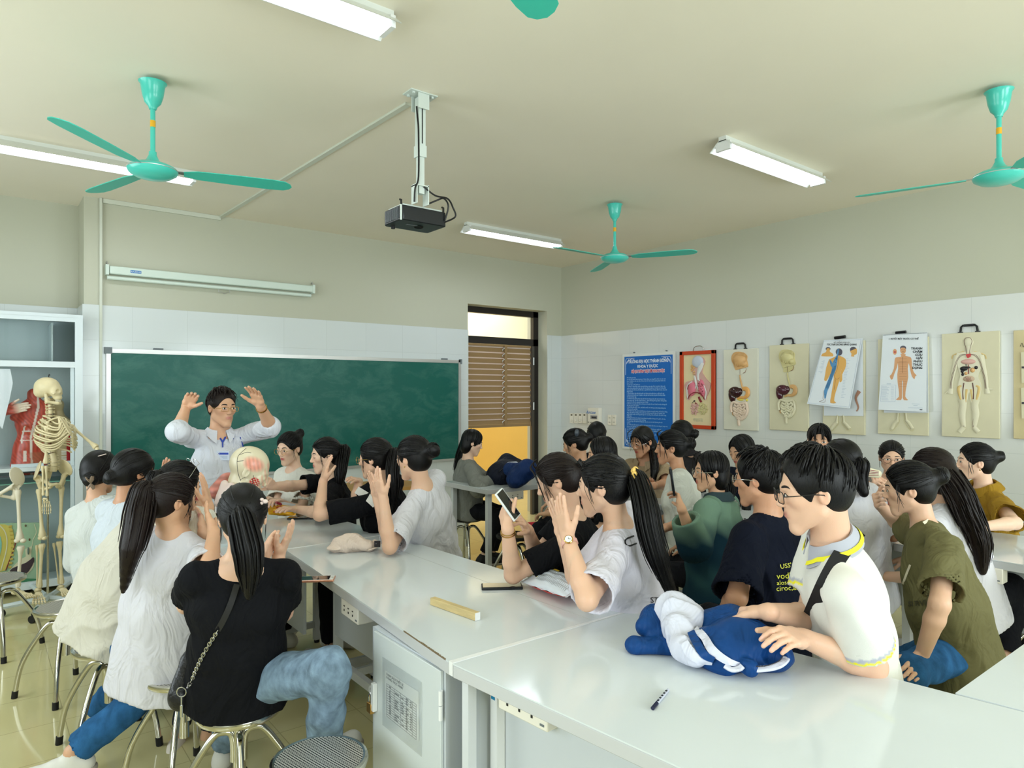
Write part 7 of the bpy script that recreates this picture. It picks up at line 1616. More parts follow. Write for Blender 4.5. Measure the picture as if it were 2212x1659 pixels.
# ---------------------------------------------------------------- anatomical head and neck on the left table
D = 3.72; hm = thing('head_model', 'large painted anatomical head and neck model held up on the left table', 'anatomy model', (W(530, 845, D).x, W(530, 845, D).y, TZ)); H = Frame(W(537, 1019, D), dirw(70, -26), Vector((0, 0, 1)), 1.0); H = Frame(H.o, H.f, H.u, 1.13)
sd = SD(); head_sdf(sd, H, True); sd.cone(H(0, -.02, -.06), W(528, 1080, D), .055, .060, .03); sd.cone(W(528, 1080, D), W(520, 1105, D), .062, .075, .03, side=dirw(0), sx=1.3)
def hcol(V):
    q = H.loc(V); c = np.tile(srgb((216, 206, 176)), (len(V), 1)); pk = np.array(srgb((222, 150, 128))); n = .5+.5*np.sin(q[:, 1]*300+q[:, 2]*200)
    m = np.clip(1.4-(((q[:, 1]-.004)/.052)**2+((q[:, 2]-.048)/.036)**2)*1.2, 0, 1)*(np.abs(q[:, 0]) > .03); c = c*(1-m[:, None])+(pk*(.85+.3*n[:, None]))*m[:, None]
    m = ((q[:, 1]-.045)**2+(q[:, 2]+.03)**2 < .0006)&(np.sin(q[:, 1]*400)*np.sin(q[:, 2]*430) > -.2); c[m] = srgb((196, 50, 52))
    m = (q[:, 1] > .06)&(n > .5); c[m] = c[m]*.5+pk*.5; m = (q[:, 2] < -.085)&(q[:, 1] < .06)&(np.sin(q[:, 1]*90+q[:, 2]*30+2*np.sin(q[:, 0]*40)) > .5); c[m] = srgb((206, 110, 96)); return c
sdf_mesh('head_and_neck', sd, .003, vc, hm, fine=(), color=hcol)
def vein(pts, r=.0014): 
    q = smooth_path([H(*p) for p in pts], 5); V = march(sd, np.array([list(p) for p in q])+np.array(dirw(180))*.0, np.array(dirw(0)), 30, .2); return MB().tube([Vector(v) for v in V], r, 5)
for pts in ([(-.13, -.06, .10), (-.13, -.075, .06), (-.13, -.07, .03), (-.13, -.04, -.02), (-.13, -.015, -.045)], [(-.13, -.07, .03), (-.13, -.045, .045)], [(-.13, -.075, .06), (-.13, -.05, .085), (-.13, -.03, .09)], [(-.13, .025, 0), (-.13, .04, -.04), (-.13, .055, -.075), (-.13, .075, -.05)], [(-.13, -.02, -.045), (-.13, -.005, -.02)]):
    q = [H(-.16, p[1], p[2]) for p in pts]; q = smooth_path(q, 5); V = march(sd, np.array([list(p) for p in q]), np.array(H.r), 40, .3) if (H(-.1, 0, 0)-Vector((0, 0, CH))).length < (H(.1, 0, 0)-Vector((0, 0, CH))).length else march(sd, np.array([list(p+H.r*.32) for p in q]), -np.array(H.r), 40, .3)
    MB().tube([Vector(v) for v in V], .0014, 5).build('vein', blkm, hm, world=True)
sd = SD(); sd.cone(W(474, 1060, D+.05), W(492, 1040, D+.08), .05, .05, .02, side=dirw(0), sx=1.6); sd.cone(W(470, 1045, D+.02), W(515, 1035, D+.1), .016, .02, .01); sdf_mesh('throat_block', sd, .005, vc, hm, color=lambda V: np.array(srgb((204, 128, 116)))*(.7+.5*(.5+.5*np.sin(V[:, 2:3]*170))))
sd = SD(); sd.cone(W(485, 1045, D-.06), W(476, 1085, D-.06), .02, .03, .03); sd.cone(W(500, 1050, D-.08), W(486, 1075, D-.07), .02, .03, .03); sdf_mesh('shoulder_plate', sd, .005, mat('plaster_pink', (226, 206, 198), .4), hm)
MB().cyl((W(505, 0, D).x, W(505, 0, D).y, TZ+.012), W(505, 1100, D), .022).build('post', chr_, hm, world=True); MB().cyl((W(465, 0, D).x, W(465, 0, D).y, TZ+.012), W(465, 1070, D+.03), .005).build('side_rod', chr_, hm, world=True)
MB().box((W(505, 0, D).x-.13, W(505, 0, D).y-.10, TZ), (W(505, 0, D).x+.10, W(505, 0, D).y+.10, TZ+.015)).build('base', stw, hm, world=True)
# ================================================================ things on the tables
ph_b = mat('phone_black', (20, 26, 32), .25); scr = mat('phone_screen', (10, 12, 16), .04, coat=.5); rose = mat('rose_gold', (208, 150, 124), .25, metal=.7); phw = mat('phone_white', (228, 232, 232), .25)
def phone(label, c, lng, nrm, L_=.150, w=.073, th=.009, body=None, face=None, name='phone', btn=True, cam_=False):
    """c centre, lng long axis, nrm screen direction"""
    c = Vector(c); y = Vector(lng).normalized(); z = Vector(nrm); z = (z-y*z.dot(y)).normalized(); x = y.cross(z)
    t = thing(name, label, 'phone', c, 0, 'phones')
    o = MB().obox(c, x, y, z, (w/2, L_/2, th/2)).build('case', body or ph_b, t, world=True, bevel=.0035)
    if face: MB().obox(c+z*th*.5, x, y, z, (w/2-.003, L_/2-.003, .0004)).build('front_plate', face, t, world=True)
    MB().obox(c+z*(th*.5+.0004), x, y, z, (w/2-.006, L_/2-(.020 if face else .006), .0004)).build('screen', scr, t, world=True)
    if face: MB().lathe([(0, .001), (.005, .001), (.006, 0)], c+z*(th*.5+.0002)+y*(L_/2-.011), 16, tuple(z)).build('home_button', silver, t, world=True)
    for k in (0, .02): MB().obox(c+x*(w/2+.0006)+y*(L_*.22+k), x, y, z, (.001, .006, .0018)).build('side_button', body or ph_b, t, world=True)
    if cam_: MB().obox(c-z*(th*.5+.001)+y*(L_/2-.022)+x*(w/2-.02), x, y, z, (.013, .014, .0015)).build('camera_bump', blkm, t, world=True); MB().lathe([(0, .002), (.006, .002), (.006, 0)], c-z*(th*.5+.002)+y*(L_/2-.022)+x*(w/2-.02), 14, tuple(-z)).build('camera_lens', lensm, t, world=True)
    return t
def tphone(label, a, b_, **k): 
    A = ZP(*a, TZ+.005); B = ZP(*b_, TZ+.005); k.setdefault('L_', (B-A).length); return phone(label, (A+B)/2+Vector((0, 0, .0005)), B-A, (0, 0, 1), **k)
tphone('rose-gold phone with white front lying on the middle table beside the black T-shirt', (633, 1253), (723, 1250), body=rose, face=phw, th=.010)
tphone('black phone lying on the middle table beside the crisp packet', (1040, 1268), (1128, 1266), th=.011)
tphone('black phone lying on the left table beyond the yellow snack packet', (622, 1119), (681, 1118))
P12 = PEOPLE.get('phone_girl')
phone('phone with a white edge held up by the woman with the wrist bracelet', W(1097, 1090, 2.76), W(1075, 1061, 2.76)-W(1116, 1119, 2.76), dirw(118, 12), body=phw, L_=.135, w=.066)
phone('black phone held upright by the woman in the denim jacket', W(1452, 1040, 3.70), W(1449, 1010, 3.7)-W(1457, 1070, 3.7), dirw(100, 0), th=.012, cam_=True)
phone('black phone held sideways in front of the face of the woman by the wall', W(1739, 972, 4.60), W(1722, 972, 4.6)-W(1756, 972, 4.6), dirw(0, 0), L_=.15, cam_=True)
phone('small dark phone in the hands of the woman in the grey sweatshirt', W(1089, 1012, 6.0), dirw(60, 30), dirw(-90, 30))
# wooden block
t = thing('wooden_block', 'long chalk-dusted wooden bar lying on the middle table', 'wooden bar', ZP(985, 1325, TZ)); A = ZP(929, 1307, TZ); B = ZP(1026, 1342, TZ); d = (B-A).normalized(); n_ = Vector((-d.y, d.x, 0)); n_ = n_ if n_.dot(Vector(FW+(0,))) > 0 else -n_
wd = mat('pale_wood', (206, 184, 132), .7, var=.10, vscale=14, stretch=(1, 1, 6), bump=.2, bscale=60); MB().obox((A+B)/2+n_*.012+Vector((0, 0, .0145)), d, n_, Vector((0, 0, 1)), ((B-A).length/2, .012, .014)).build('bar', wd, t, world=True, bevel=.002)
MB().obox(B+n_*.012+d*.0012+Vector((0, 0, .0145)), d, n_, Vector((0, 0, 1)), (.001, .0115, .0135)).build('painted_end', wtrim, t, world=True)
# pen
t = thing('ballpoint_pen', 'clear ballpoint pen with a dark cap lying on the foreground table', 'pen', ZP(1425, 1512, TZ)); A = ZP(1409, 1531, TZ+.005); B = ZP(1443, 1491, TZ+.005); d = (B-A)
MB().tube([A+d*.25, B], .0045, 12).build('barrel', mat('pen_clear', (216, 220, 236), .1, trans=.3), t, world=True); MB().tube([A+d*.02, A+d*.28], .0052, 12).build('cap', mat('pen_navy', (22, 26, 56), .25), t, world=True); MB().tube([A+d*.05+Vector((0, 0, .006)), A+d*.36+Vector((0, 0, .006))], .0012, 6).build('clip', mat('pen_navy', (22, 26, 56)), t, world=True)
b = MB()
for k in range(5): b.obox(A+d*(.36+.13*k)+Vector((0, 0, .0035)), d.normalized(), d.normalized().cross(Vector((0, 0, 1))), Vector((0, 0, 1)), (.004, .0025, .0013))
b.build('printed_marks', ph_b, t, world=True)
# beige cap
t = thing('cap', 'crumpled beige baseball cap lying on the middle table', 'cap', ZP(768, 1185, TZ)); sd = SD(); D = 3.48; ct = [((0, 0, TZ+.001), (0, 0, -1))]
sd.cone(W(738, 1179, D), W(765, 1172, D+.03), .052, .050, .03, cuts=ct); sd.cone(W(742, 1172, D), W(748, 1160, D), .042, .014, .02, cuts=ct); sd.cone(W(765, 1172, D+.02), W(798, 1180, D+.02), .040, .026, .02, side=dirw(0), sx=1.7, cuts=ct); sd.ell(W(722, 1184, D-.03), (.034, .05, .011), k=.02, cuts=ct)
capm = cloth('beige_cotton', (218, 200, 186)); sdf_mesh('crown', sd, .005, capm, t, warp=fold_warp(.006, 55, 9, axis=(0, .3, 1)))
A = W(800, 1180, D-.02); MB().tube(smooth_path([W(796, 1188, D-.04), W(812, 1183, D-.03), W(820, 1175, D), W(806, 1168, D+.06)], 4), .010, 8, flat=.35).build('back_strap', capm, t, world=True)
MB().obox(W(815, 1175, D-.045), Vector(RT+(0,)), Vector((0, 0, 1)), dirw(0), (.015, .016, .003)).build('buckle_patch', blkm, t, world=True); bt = text('patch_lettering', '...', .01, white, W(811, 1175, D-.05), Vector(RT+(0,)), (0, 0, 1), t)
# snack packets
def packet(name, label, corners, hgt, mt, mb_, sag=.012, deco=None, cat='snack packet'):
    t = thing(name, label, cat, (corners[0]+corners[2])/2, 0, 'snack packets'); A_, B_, C_, D_ = corners; rs = random.Random(len(label))
    def base(u, v): return A_.lerp(B_, u).lerp(D_.lerp(C_, u), v)
    nz = (B_-A_).cross(D_-A_).normalized(); nz = nz if nz.z > 0 else -nz
    def bulge(u, v): return (max(0, math.sin(PI*u))**.55*max(0, math.sin(PI*v))**.45)*hgt+.0025*math.sin(u*23+v*9)*math.sin(PI*u)+.002*math.sin(v*31-u*7)*math.sin(PI*v)
    MB().grid(lambda u, v: base(u, v)+nz*bulge(u, v), 30, 24).build('printed_top', mt, t, world=True); MB().grid(lambda u, v: base(u, v)-nz*(bulge(u, v)*.9-.0005), 24, 18).build('underside', mb_, t, world=True)
    for (p, q) in ((A_, D_), (B_, C_)): 
        b = MB()
        for k in range(18): m0 = p.lerp(q, k/18); m1 = p.lerp(q, (k+1)/18); e = (p-(B_ if p is A_ else A_)).normalized()*.012; b.add([m0, m1, m1+e+nz*.001*(k % 2), m0+e+nz*.001*((k+1) % 2)], [(0, 1, 2, 3)])
        b.build('crimped_end', mt, t, world=True)
    return t, (lambda u, v, h=.0012: base(u, v)+nz*(bulge(u, v)+h)), nz
foil = mat('packet_white', (214, 220, 228), .28, spec=.6); redp = mat('packet_red', (220, 40, 26), .25, spec=.6)
t, F_, nz = packet('snack_packet', 'white and red snack packet, printed side up, beside the elbow on the middle table', [ZP(1127, 1258, TZ+.02), ZP(1220, 1290, TZ+.038), ZP(1262, 1262, TZ+.07), ZP(1186, 1227, TZ+.06)], .034, foil, redp)
b = MB()
def pline(b, u0, v0, u1, v1, w, h=.0014, n=5):
    pts = [F_(u0+(u1-u0)*i/n, v0+(v1-v0)*i/n, h) for i in range(n+1)]; b.tube(pts, w, 4, flat=.25, up=nz)
for k in range(26): pline(b, .16+.028*k, .50, .16+.028*k, .50+.26+.05*math.sin(k*2.1), .0008)
for k in range(22): pline(b, .30+.03*k, .16, .30+.03*k, .42, .0007)
b.build('small_print', mat('print_dark', (70, 74, 84), .5), t, world=True)
b = MB(); [pline(b, .42+.035*k, .84, .42+.035*k, .93, .0018) for k in range(8)]; b.build('bar_print', blkm, t, world=True)
b = MB(); pline(b, .12, .32, .24, .42, .0045); pline(b, .20, .40, .26, .24, .0035); pline(b, .30, .86, .38, .93, .005); b.build('yellow_picture', mat('packet_yellow', (238, 200, 60), .35), t, world=True)
ylp = mat('packet_gold', (240, 176, 34), .28, spec=.6, var=.12, vscale=30)
t, F_, nz = packet('snack_packet', 'yellow and silver snack packet on the left table behind the anatomical head', [ZP(584, 1112, TZ+.012), ZP(634, 1114, TZ+.012), ZP(643, 1094, TZ+.05), ZP(580, 1090, TZ+.07)], .045, ylp, ylp)
b = MB(); pline(b, .05, .82, .95, .84, .022, -.004); b.build('silver_band', foil, t, world=True)
b = MB(); pline(b, .35, .45, .62, .52, .006); pline(b, .42, .3, .55, .6, .005); pline(b, .2, .15, .6, .12, .006); b.build('snack_picture', mat('packet_brown', (186, 84, 40), .4), t, world=True)
# crumpled jacket on the foreground table
navy = cloth('navy_satin', (22, 66, 124), .45, bump=.05); jw = cloth('jacket_white', (212, 214, 228), .5, bump=.05)
t = thing('jacket', 'crumpled navy and white sports jacket lying on the foreground table', 'jacket', ZP(1540, 1400, TZ)); ct = [((0, 0, TZ+.002), (0, 0, -1))]
J = lambda a, b_, D: W(1340+a/5.53, 1260+b_/5.53, D)
sd = SD(); sd.ell(J(1350, 760, 2.07), (.13, .10, .070), k=.04, cuts=ct); sd.cone(J(1000, 520, 2.18), J(1350, 420, 2.16), .045, .045, .03, cuts=ct); sd.cone(J(1350, 600, 2.12), J(1375, 370, 2.14), .050, .016, .03, cuts=ct); sd.cone(J(1450, 650, 2.06), J(1830, 840, 2.0), .07, .055, .04, cuts=ct); sd.cone(J(1000, 800, 2.06), J(1250, 940, 1.98), .055, .030, .03, cuts=ct)
sd.cone(J(1500, 980, 1.95), J(1560, 1010, 1.94), .02, .022, .01, cuts=ct); sd.ell(J(1850, 880, 1.95), (.035, .04, .03), k=.006, op='d')
def jcol(V): return V
sdf_mesh('navy_body', sd, .0055, navy, t, warp=fold_warp(.010, 34, 5, axis=(1, .2, .5)))
sd = SD(); sd.cone(J(190, 740, 2.14), J(640, 760, 2.12), .034, .030, .02, side=(0, 0, 1), sx=.8, cuts=ct); sd.cone(J(390, 420, 2.24), J(470, 620, 2.18), .038, .030, .02, cuts=ct); sd.cone(J(420, 360, 2.25), J(300, 520, 2.2), .030, .030, .02, cuts=ct); sd.ell(J(370, 610, 2.12), (.026, .03, .018), k=.008, op='d')
sdf_mesh('navy_sleeve', sd, .0055, navy, t, warp=fold_warp(.006, 40, 8))
sd = SD(); sd.cone(J(640, 330, 2.22), J(820, 430, 2.18), .060, .052, .03, cuts=ct); sd.cone(J(690, 210, 2.26), J(760, 300, 2.24), .022, .035, .02, cuts=ct); sd.cone(J(700, 520, 2.14), J(760, 720, 2.08), .052, .045, .03, cuts=ct); sd.cone(J(760, 780, 2.04), J(900, 860, 2.0), .038, .030, .02, cuts=ct)
sdf_mesh('white_lining', sd, .005, jw, t, warp=fold_warp(.012, 60, 3, axis=(.3, .2, 1)))
full = SD(); full.p = []
for s_ in (sd,): full.p += s_.p
sd2 = SD(); sd2.ell(J(1350, 760, 2.07), (.13, .10, .070), k=.04); sd2.cone(J(1000, 800, 2.06), J(1250, 940, 1.98), .055, .030, .03); sd2.cone(J(760, 780, 2.04), J(900, 860, 2.0), .038, .030, .02); sd2.cone(J(1000, 520, 2.18), J(1350, 420, 2.16), .045, .045, .03); sd2.cone(J(700, 520, 2.14), J(760, 720, 2.08), .052, .045, .03)
def drape(parent, name, m, pts, w, sdx, lift=.004, th=.004):
    """cloth band laid over a shape, seen side out"""
    q = smooth_path([Vector((a, b_, 0)) for a, b_ in pts], 6); n = len(q); V = []
    rays = [];
    for i, p in enumerate(q):
        t_ = (q[min(i+1, n-1)]-q[max(i-1, 0)]).normalized(); s_ = Vector((-t_.y, t_.x, 0)); ww = w if not hasattr(w, '__len__') else np.interp(i/(n-1), np.linspace(0, 1, len(w)), w)
        for j in range(5): a = p+s_*ww*(j/4-.5); rays.append((a.x, a.y))
    P0 = np.array([list(J(a, b_, 1.5)) for a, b_ in rays]); dr = np.array([list((J(a, b_, 2.0)-J(a, b_, 1.5)).normalized()) for a, b_ in rays]); Q = march(sdx, P0, dr, 80, 1.0)-dr*lift
    Q[:, 2] = np.maximum(Q[:, 2], TZ+.003); k = [tuple(v) for v in Q]; k2 = [tuple(v) for v in Q+dr*th]; N_ = len(k); fs = [(i*5+j, i*5+j+1, (i+1)*5+j+1, (i+1)*5+j) for i in range(n-1) for j in range(4)]
    b = MB(); b.add(k+k2, fs+[tuple(x+N_ for x in f) for f in fs]+[(i*5, (i+1)*5, N_+(i+1)*5, N_+i*5) for i in range(n-1)]+[(i*5+4, (i+1)*5+4, N_+(i+1)*5+4, N_+i*5+4) for i in range(n-1)]); return b.build(name, m, parent, world=True)
drape(t, 'white_stripe', jw, [(890, 540), (1000, 640), (1100, 800), (1280, 930), (1440, 975)], [100, 90, 110, 90, 40], sd2, .010)
drape(t, 'white_stripe', jw, [(760, 700), (830, 820), (920, 900), (1100, 950)], [100, 130, 110, 60], sd2, .010)
drape(t, 'navy_stripe', navy, [(840, 570), (900, 690), (1000, 850), (1120, 920)], [90, 100, 100, 70], sd2, .014)
MB().tube(smooth_path([J(1640, 490, 2.15), J(1760, 590, 2.1), J(1900, 720, 2.04), J(1985, 860, 1.97), J(1930, 960, 1.93), J(1800, 1010, 1.92), J(1600, 1030, 1.93)], 6), .011, 8, flat=.6).build('white_hem', jw, t, world=True)
b = MB(); q = smooth_path([J(1600, 1010, 1.925), J(1750, 1000, 1.915), J(1900, 940, 1.92), J(1950, 860, 1.96)], 10)
for p in q[::1]: b.ell(p+Vector((0, 0, .004)), (.0022, .0022, .0018), 5, 4)
b.build('zip_teeth', blkm, t, world=True); MB().tube(smooth_path([J(1250, 985, 1.94), J(1330, 1030, 1.93), J(1420, 1020, 1.93), J(1460, 985, 1.93)], 4), .012, 8, flat=.5).build('white_cuff', jw, t, world=True)
# pile of jackets by the door, desk, basin
t = thing('jacket_pile', 'pile of dark jackets and a blue bag heaped on the table by the doorway', 'jackets', W(1105, 1045, 5.9)); ct = [((0, 0, TZ+.002), (0, 0, -1))]; K = lambda a, b_, D: W(1060+a/16.6, 960+b_/16.6, D)
sd = SD(); sd.cone(K(150, 1000, 6.2), K(600, 640, 6.2), .04, .07, .05, cuts=ct); sd.cone(K(600, 640, 6.2), K(1000, 750, 6.2), .07, .05, .04, cuts=ct); sd.ell(K(600, 1100, 6.1), (.20, .16, .14), k=.05, cuts=ct); sdf_mesh('dark_jacket', sd, .010, cloth('black_nylon', (22, 26, 40), .5), t, warp=fold_warp(.012, 30, 2))
sd = SD(); sd.cone(K(700, 900, 5.9), K(1150, 850, 5.9), .06, .05, .04, cuts=ct); sd.cone(K(900, 1250, 5.8), K(1300, 900, 5.8), .08, .09, .04, cuts=ct); sdf_mesh('blue_jacket', sd, .009, cloth('royal_navy', (24, 48, 96), .5), t, warp=fold_warp(.010, 40, 6))
sd = SD(); sd.cone(K(650, 700, 6.0), K(900, 700, 6.0), .018, .022, .02); sd.cone(K(830, 1000, 5.8), K(960, 960, 5.8), .012, .02, .02); sdf_mesh('white_strip', sd, .006, jw, t)
t = thing('teacher_desk', 'desk with a wooden top against the blackboard wall, behind the big bun', 'desk', (3.0, 5.9, 0)); MB().box((2.55, 5.65, .72), (3.42, 6.25, .75)).build('desktop', mat('desk_wood', (196, 150, 84), .35, var=.08), t, world=True)
for x in (2.59, 3.38):
    for y in (5.69, 6.21): MB().box((x-.02, y-.02, 0), (x+.02, y+.02, .72)).build('leg', tubm, t, world=True)
t = thing('plastic_basin', 'small red plastic basin on the floor beside the doorway', 'basin', W(1161, 845, 7.9).xy.to_3d()); t.location.z = 0
MB().lathe([(0, .004), (.13, .004), (.17, .10), (.182, .102), (.18, .095), (.14, 0), (0, 0)], n=32).build('bowl', mat('red_plastic', (206, 30, 60), .3), t)
place_stool(*seat_px(1008, 6.38), .3, 'dark-seated stool under the woman in the grey sweatshirt', True)
place_stool(*seat_px(2230, 3.55), .4, 'dark-seated stool cut off by the right edge of the picture', True)
place_stool(*seat_px(2075, 2.86), .3, 'stool with a dark seat under the woman in the olive T-shirt', True)
place_stool(*seat_px(1112, 5.6), .6, 'steel stool standing beside the table with the jackets', True)
# ================================================================ collars, prints, straps, jewellery
def q_(k): return PEOPLE.get(k)
CAMP = np.array([0, 0, CH])
def hit(key, px_, py_, off=.003, sdf=None):
    p = q_(key); sd = sdf or p['shirt']; P0 = np.array([list(W(px_, py_, max(.8, (p['P'].xy.length)-.9)))]); d = P0-CAMP; d /= np.linalg.norm(d); Q = march(sd, P0, d, 90, 2.0); return Vector(Q[0]-d[0]*off), Vector(d[0])
def ribbon(name, key, pts, w, m, off=.006, th=.003, n=5):
    if not q_(key): return
    q = smooth_path([Vector((a, b_, 0)) for a, b_ in pts], n); R_ = [hit(key, p.x, p.y, off) for p in q]; P = [r[0] for r in R_]; P = [P[0]]+[(P[i-1]+P[i]*2+P[i+1])/4 for i in range(1, len(P)-1)]+[P[-1]]
    b = MB(); V = []
    for i, p in enumerate(P):
        t_ = (P[min(i+1, len(P)-1)]-P[max(i-1, 0)]).normalized(); s_ = t_.cross(R_[i][1]).normalized(); V += [p-s_*w/2, p+s_*w/2, p+s_*w/2+R_[i][1]*th, p-s_*w/2+R_[i][1]*th]
    fs = [(i*4+j, i*4+(j+1) % 4, (i+1)*4+(j+1) % 4, (i+1)*4+j) for i in range(len(P)-1) for j in range(4)]
    b.add(V, fs+[(0, 1, 2, 3), tuple(len(V)-4+j for j in range(4))]); return b.build(name, m, q_(key)['root'], world=True)
def shirt_text(key, s, px_, py_, size, m, tilt=0, name='shirt_print', fit=None, shear=0, up=None, bold=0, off=.0075):
    p = q_(key)
    if not p: return
    o, d = hit(key, px_, py_, .10); ax = Vector((RT[0], RT[1], 0)); a = math.radians(tilt); ax2 = ax*math.cos(a)+Vector((0, 0, 1))*math.sin(a); u2 = Vector((0, 0, 1))*math.cos(a)-ax*math.sin(a)
    t = text(name, s, size, m, o, ax2, u2, p['root'], depth=.0002, fit=fit, shear=shear, bold=bold); return decal(name, t, p['shirt'], d, off=off)
yp = mat('print_lime', (214, 214, 70), .5); bp_ = mat('print_black', (26, 26, 30), .5)
shirt_text('navy', "USS' coco", 1686, 1229, .026, yp, 10); shirt_text('navy', 'vodka', 1678, 1251, .034, yp, 4); shirt_text('navy', 'alosoult.sm', 1678, 1264, .026, yp, 4); shirt_text('navy', 'ciroc,ab', 1677, 1277, .030, yp, 4)
shirt_text('denim', 'Chrisbella', 1585, 1180, .050, bp_, 62, shear=.3, fit=.17); shirt_text('pony_white', 'ST', 1405, 1302, .030, bp_, 0); shirt_text('smiling', 'OE', 666, 1086, .060, mat('print_yellow', (228, 214, 130), .5), 0, bold=.002)
om = mat('print_olive', (72, 70, 48), .6); shirt_text('olive', 'ORIGINAL', 1942, 1225, .07, om, -62, bold=.002, fit=.22); shirt_text('olive', 'SERVICE', 1962, 1310, .03, om, 4, bold=.001)
shirt_text('curly', 'Y', 2088, 1152, .08, bp_, -30); shirt_text('pony_white', 'O\nU', 1379, 1150, .06, bp_, -70)
# collars
def collar(key, m, r=.064, h=.038, gap=24, stripe=None, flare=.030, tip=.030):
    p = q_(key)
    if not p: return
    NB, u, f, s = p['NB'], p['ua'], p['fr'], p['side']; c = NB+u*.004+f*.006; n = 28; prof = [(0, 0), (-.003, h*.9), (.004, h), (flare*.6, h*.55), (flare, -.004), (flare-.003, -.006), (.003, h*.8)]
    def ring(pr, name, mm):
        b = MB(); V = []; m_ = len(pr)
        for i in range(n+1):
            a = math.radians(gap+(360-2*gap)*i/n); fr_ = max(0, math.cos(a)); d = f*math.cos(a)+s*math.sin(a); e = min(1, min(i, n-i)/3)
            for (dr_, dz) in pr: V.append(c+d*(r*(1+.06*abs(math.sin(a)))+dr_)+u*(dz-fr_*.030-(tip*(1-e) if dr_ > flare*.5 else 0)*.9))
        b.add(V, [(i*m_+j, i*m_+j+1, (i+1)*m_+j+1, (i+1)*m_+j) for i in range(n) for j in range(m_-1)]+[tuple(range(m_)), tuple(n*m_+j for j in range(m_))[::-1]]); return b.build(name, mm, p['root'], world=True)
    o = ring(prof, 'collar', m)
    if stripe: ring([(flare*.72+.0018, h*.42+.002), (flare*.93+.0028, .0095), (flare*.93+.001, .009), (flare*.72, h*.42)], 'collar_stripe', stripe)
collar('polo', mat('grey_knit', (176, 178, 188), .9), stripe=mat('stripe_yellow', (240, 232, 40), .7), r=.062, h=.046, flare=.028); collar('teacher', MATS['white_shirt'], r=.062, h=.040, flare=.034, tip=.045); collar('tan', MATS['tan_polo']); collar('mustard', MATS['mustard_shirt'], flare=.040, h=.042); collar('spiky_far', MATS['charcoal_shirt']); collar('white_back', MATS['cool_white_shirt'], r=.058); collar('denim', mat('denim_collar', (40, 60, 66), .85), r=.066, h=.045, flare=.035)
def band(key, name, a, b_, r, m, parent_root=True, off=0, flat=1, w=.010):
    """ring round an arm from point a towards b_"""
    p = q_(key)
    if not p: return
    ax = (b_-a).normalized(); return MB().lathe([(r, -w/2), (r+.0035, -w/2), (r+.0035, w/2), (r, w/2), (r, -w/2)], a, 24, tuple(ax)).build(name, m, p['root'], world=True)
def cuff(key, side, sl, m, r, w=.012, name='sleeve_stripe', off=0):
    p = q_(key)
    if not p: return
    S, Eb, Wr, fd, pn, sp = p['A'][side]; e = S.lerp(Eb, sl)-(Eb-S).normalized()*off; band(key, name, e, Eb, r, m, w=w)
def wrist_ring(key, side, name, m, r=.0275, w=.006, back=.02, face=None):
    p = q_(key)
    if not p: return
    S, Eb, Wr, fd, pn, sp = p['A'][side]; c = Wr+(Eb-Wr).normalized()*back; o = band(key, name, c, Eb, r, m, w=w)
    if face:
        n = (pn*-1); ax = (Eb-Wr).normalized(); n = (n-ax*n.dot(ax)).normalized(); n = dirw(180) if face == 'cam' else n; n = (n-ax*n.dot(ax)).normalized(); q = c+n*(r+.001); MB().lathe([(0, .006), (.0135, .006), (.016, .004), (.016, 0), (0, 0)], q, 24, tuple(n)).build('watch_case', gold, p['root'], world=True); MB().lathe([(0, .0068), (.0125, .0065)], q, 24, tuple(n)).build('watch_dial', white, p['root'], world=True)
        h_ = MB(); x, y, z = frame(n); h_.tube([q+n*.0072, q+n*.0072+x*.008], .0006, 4); h_.tube([q+n*.0072, q+n*.0072+y*.006], .0006, 4); h_.build('watch_hand', blkm, p['root'], world=True)
wrist_ring('pony_white', -1, 'watch_strap', mat('pink_strap', (222, 172, 160), .6), .0265, .014, .02, 'cam'); wrist_ring('phone_girl', -1, 'bracelet', gold, .0265, .005, .018); wrist_ring('phone_girl', -1, 'bracelet', gold, .0272, .003, .028); wrist_ring('teacher', -1, 'wrist_watch', gold, .031, .010, .03)
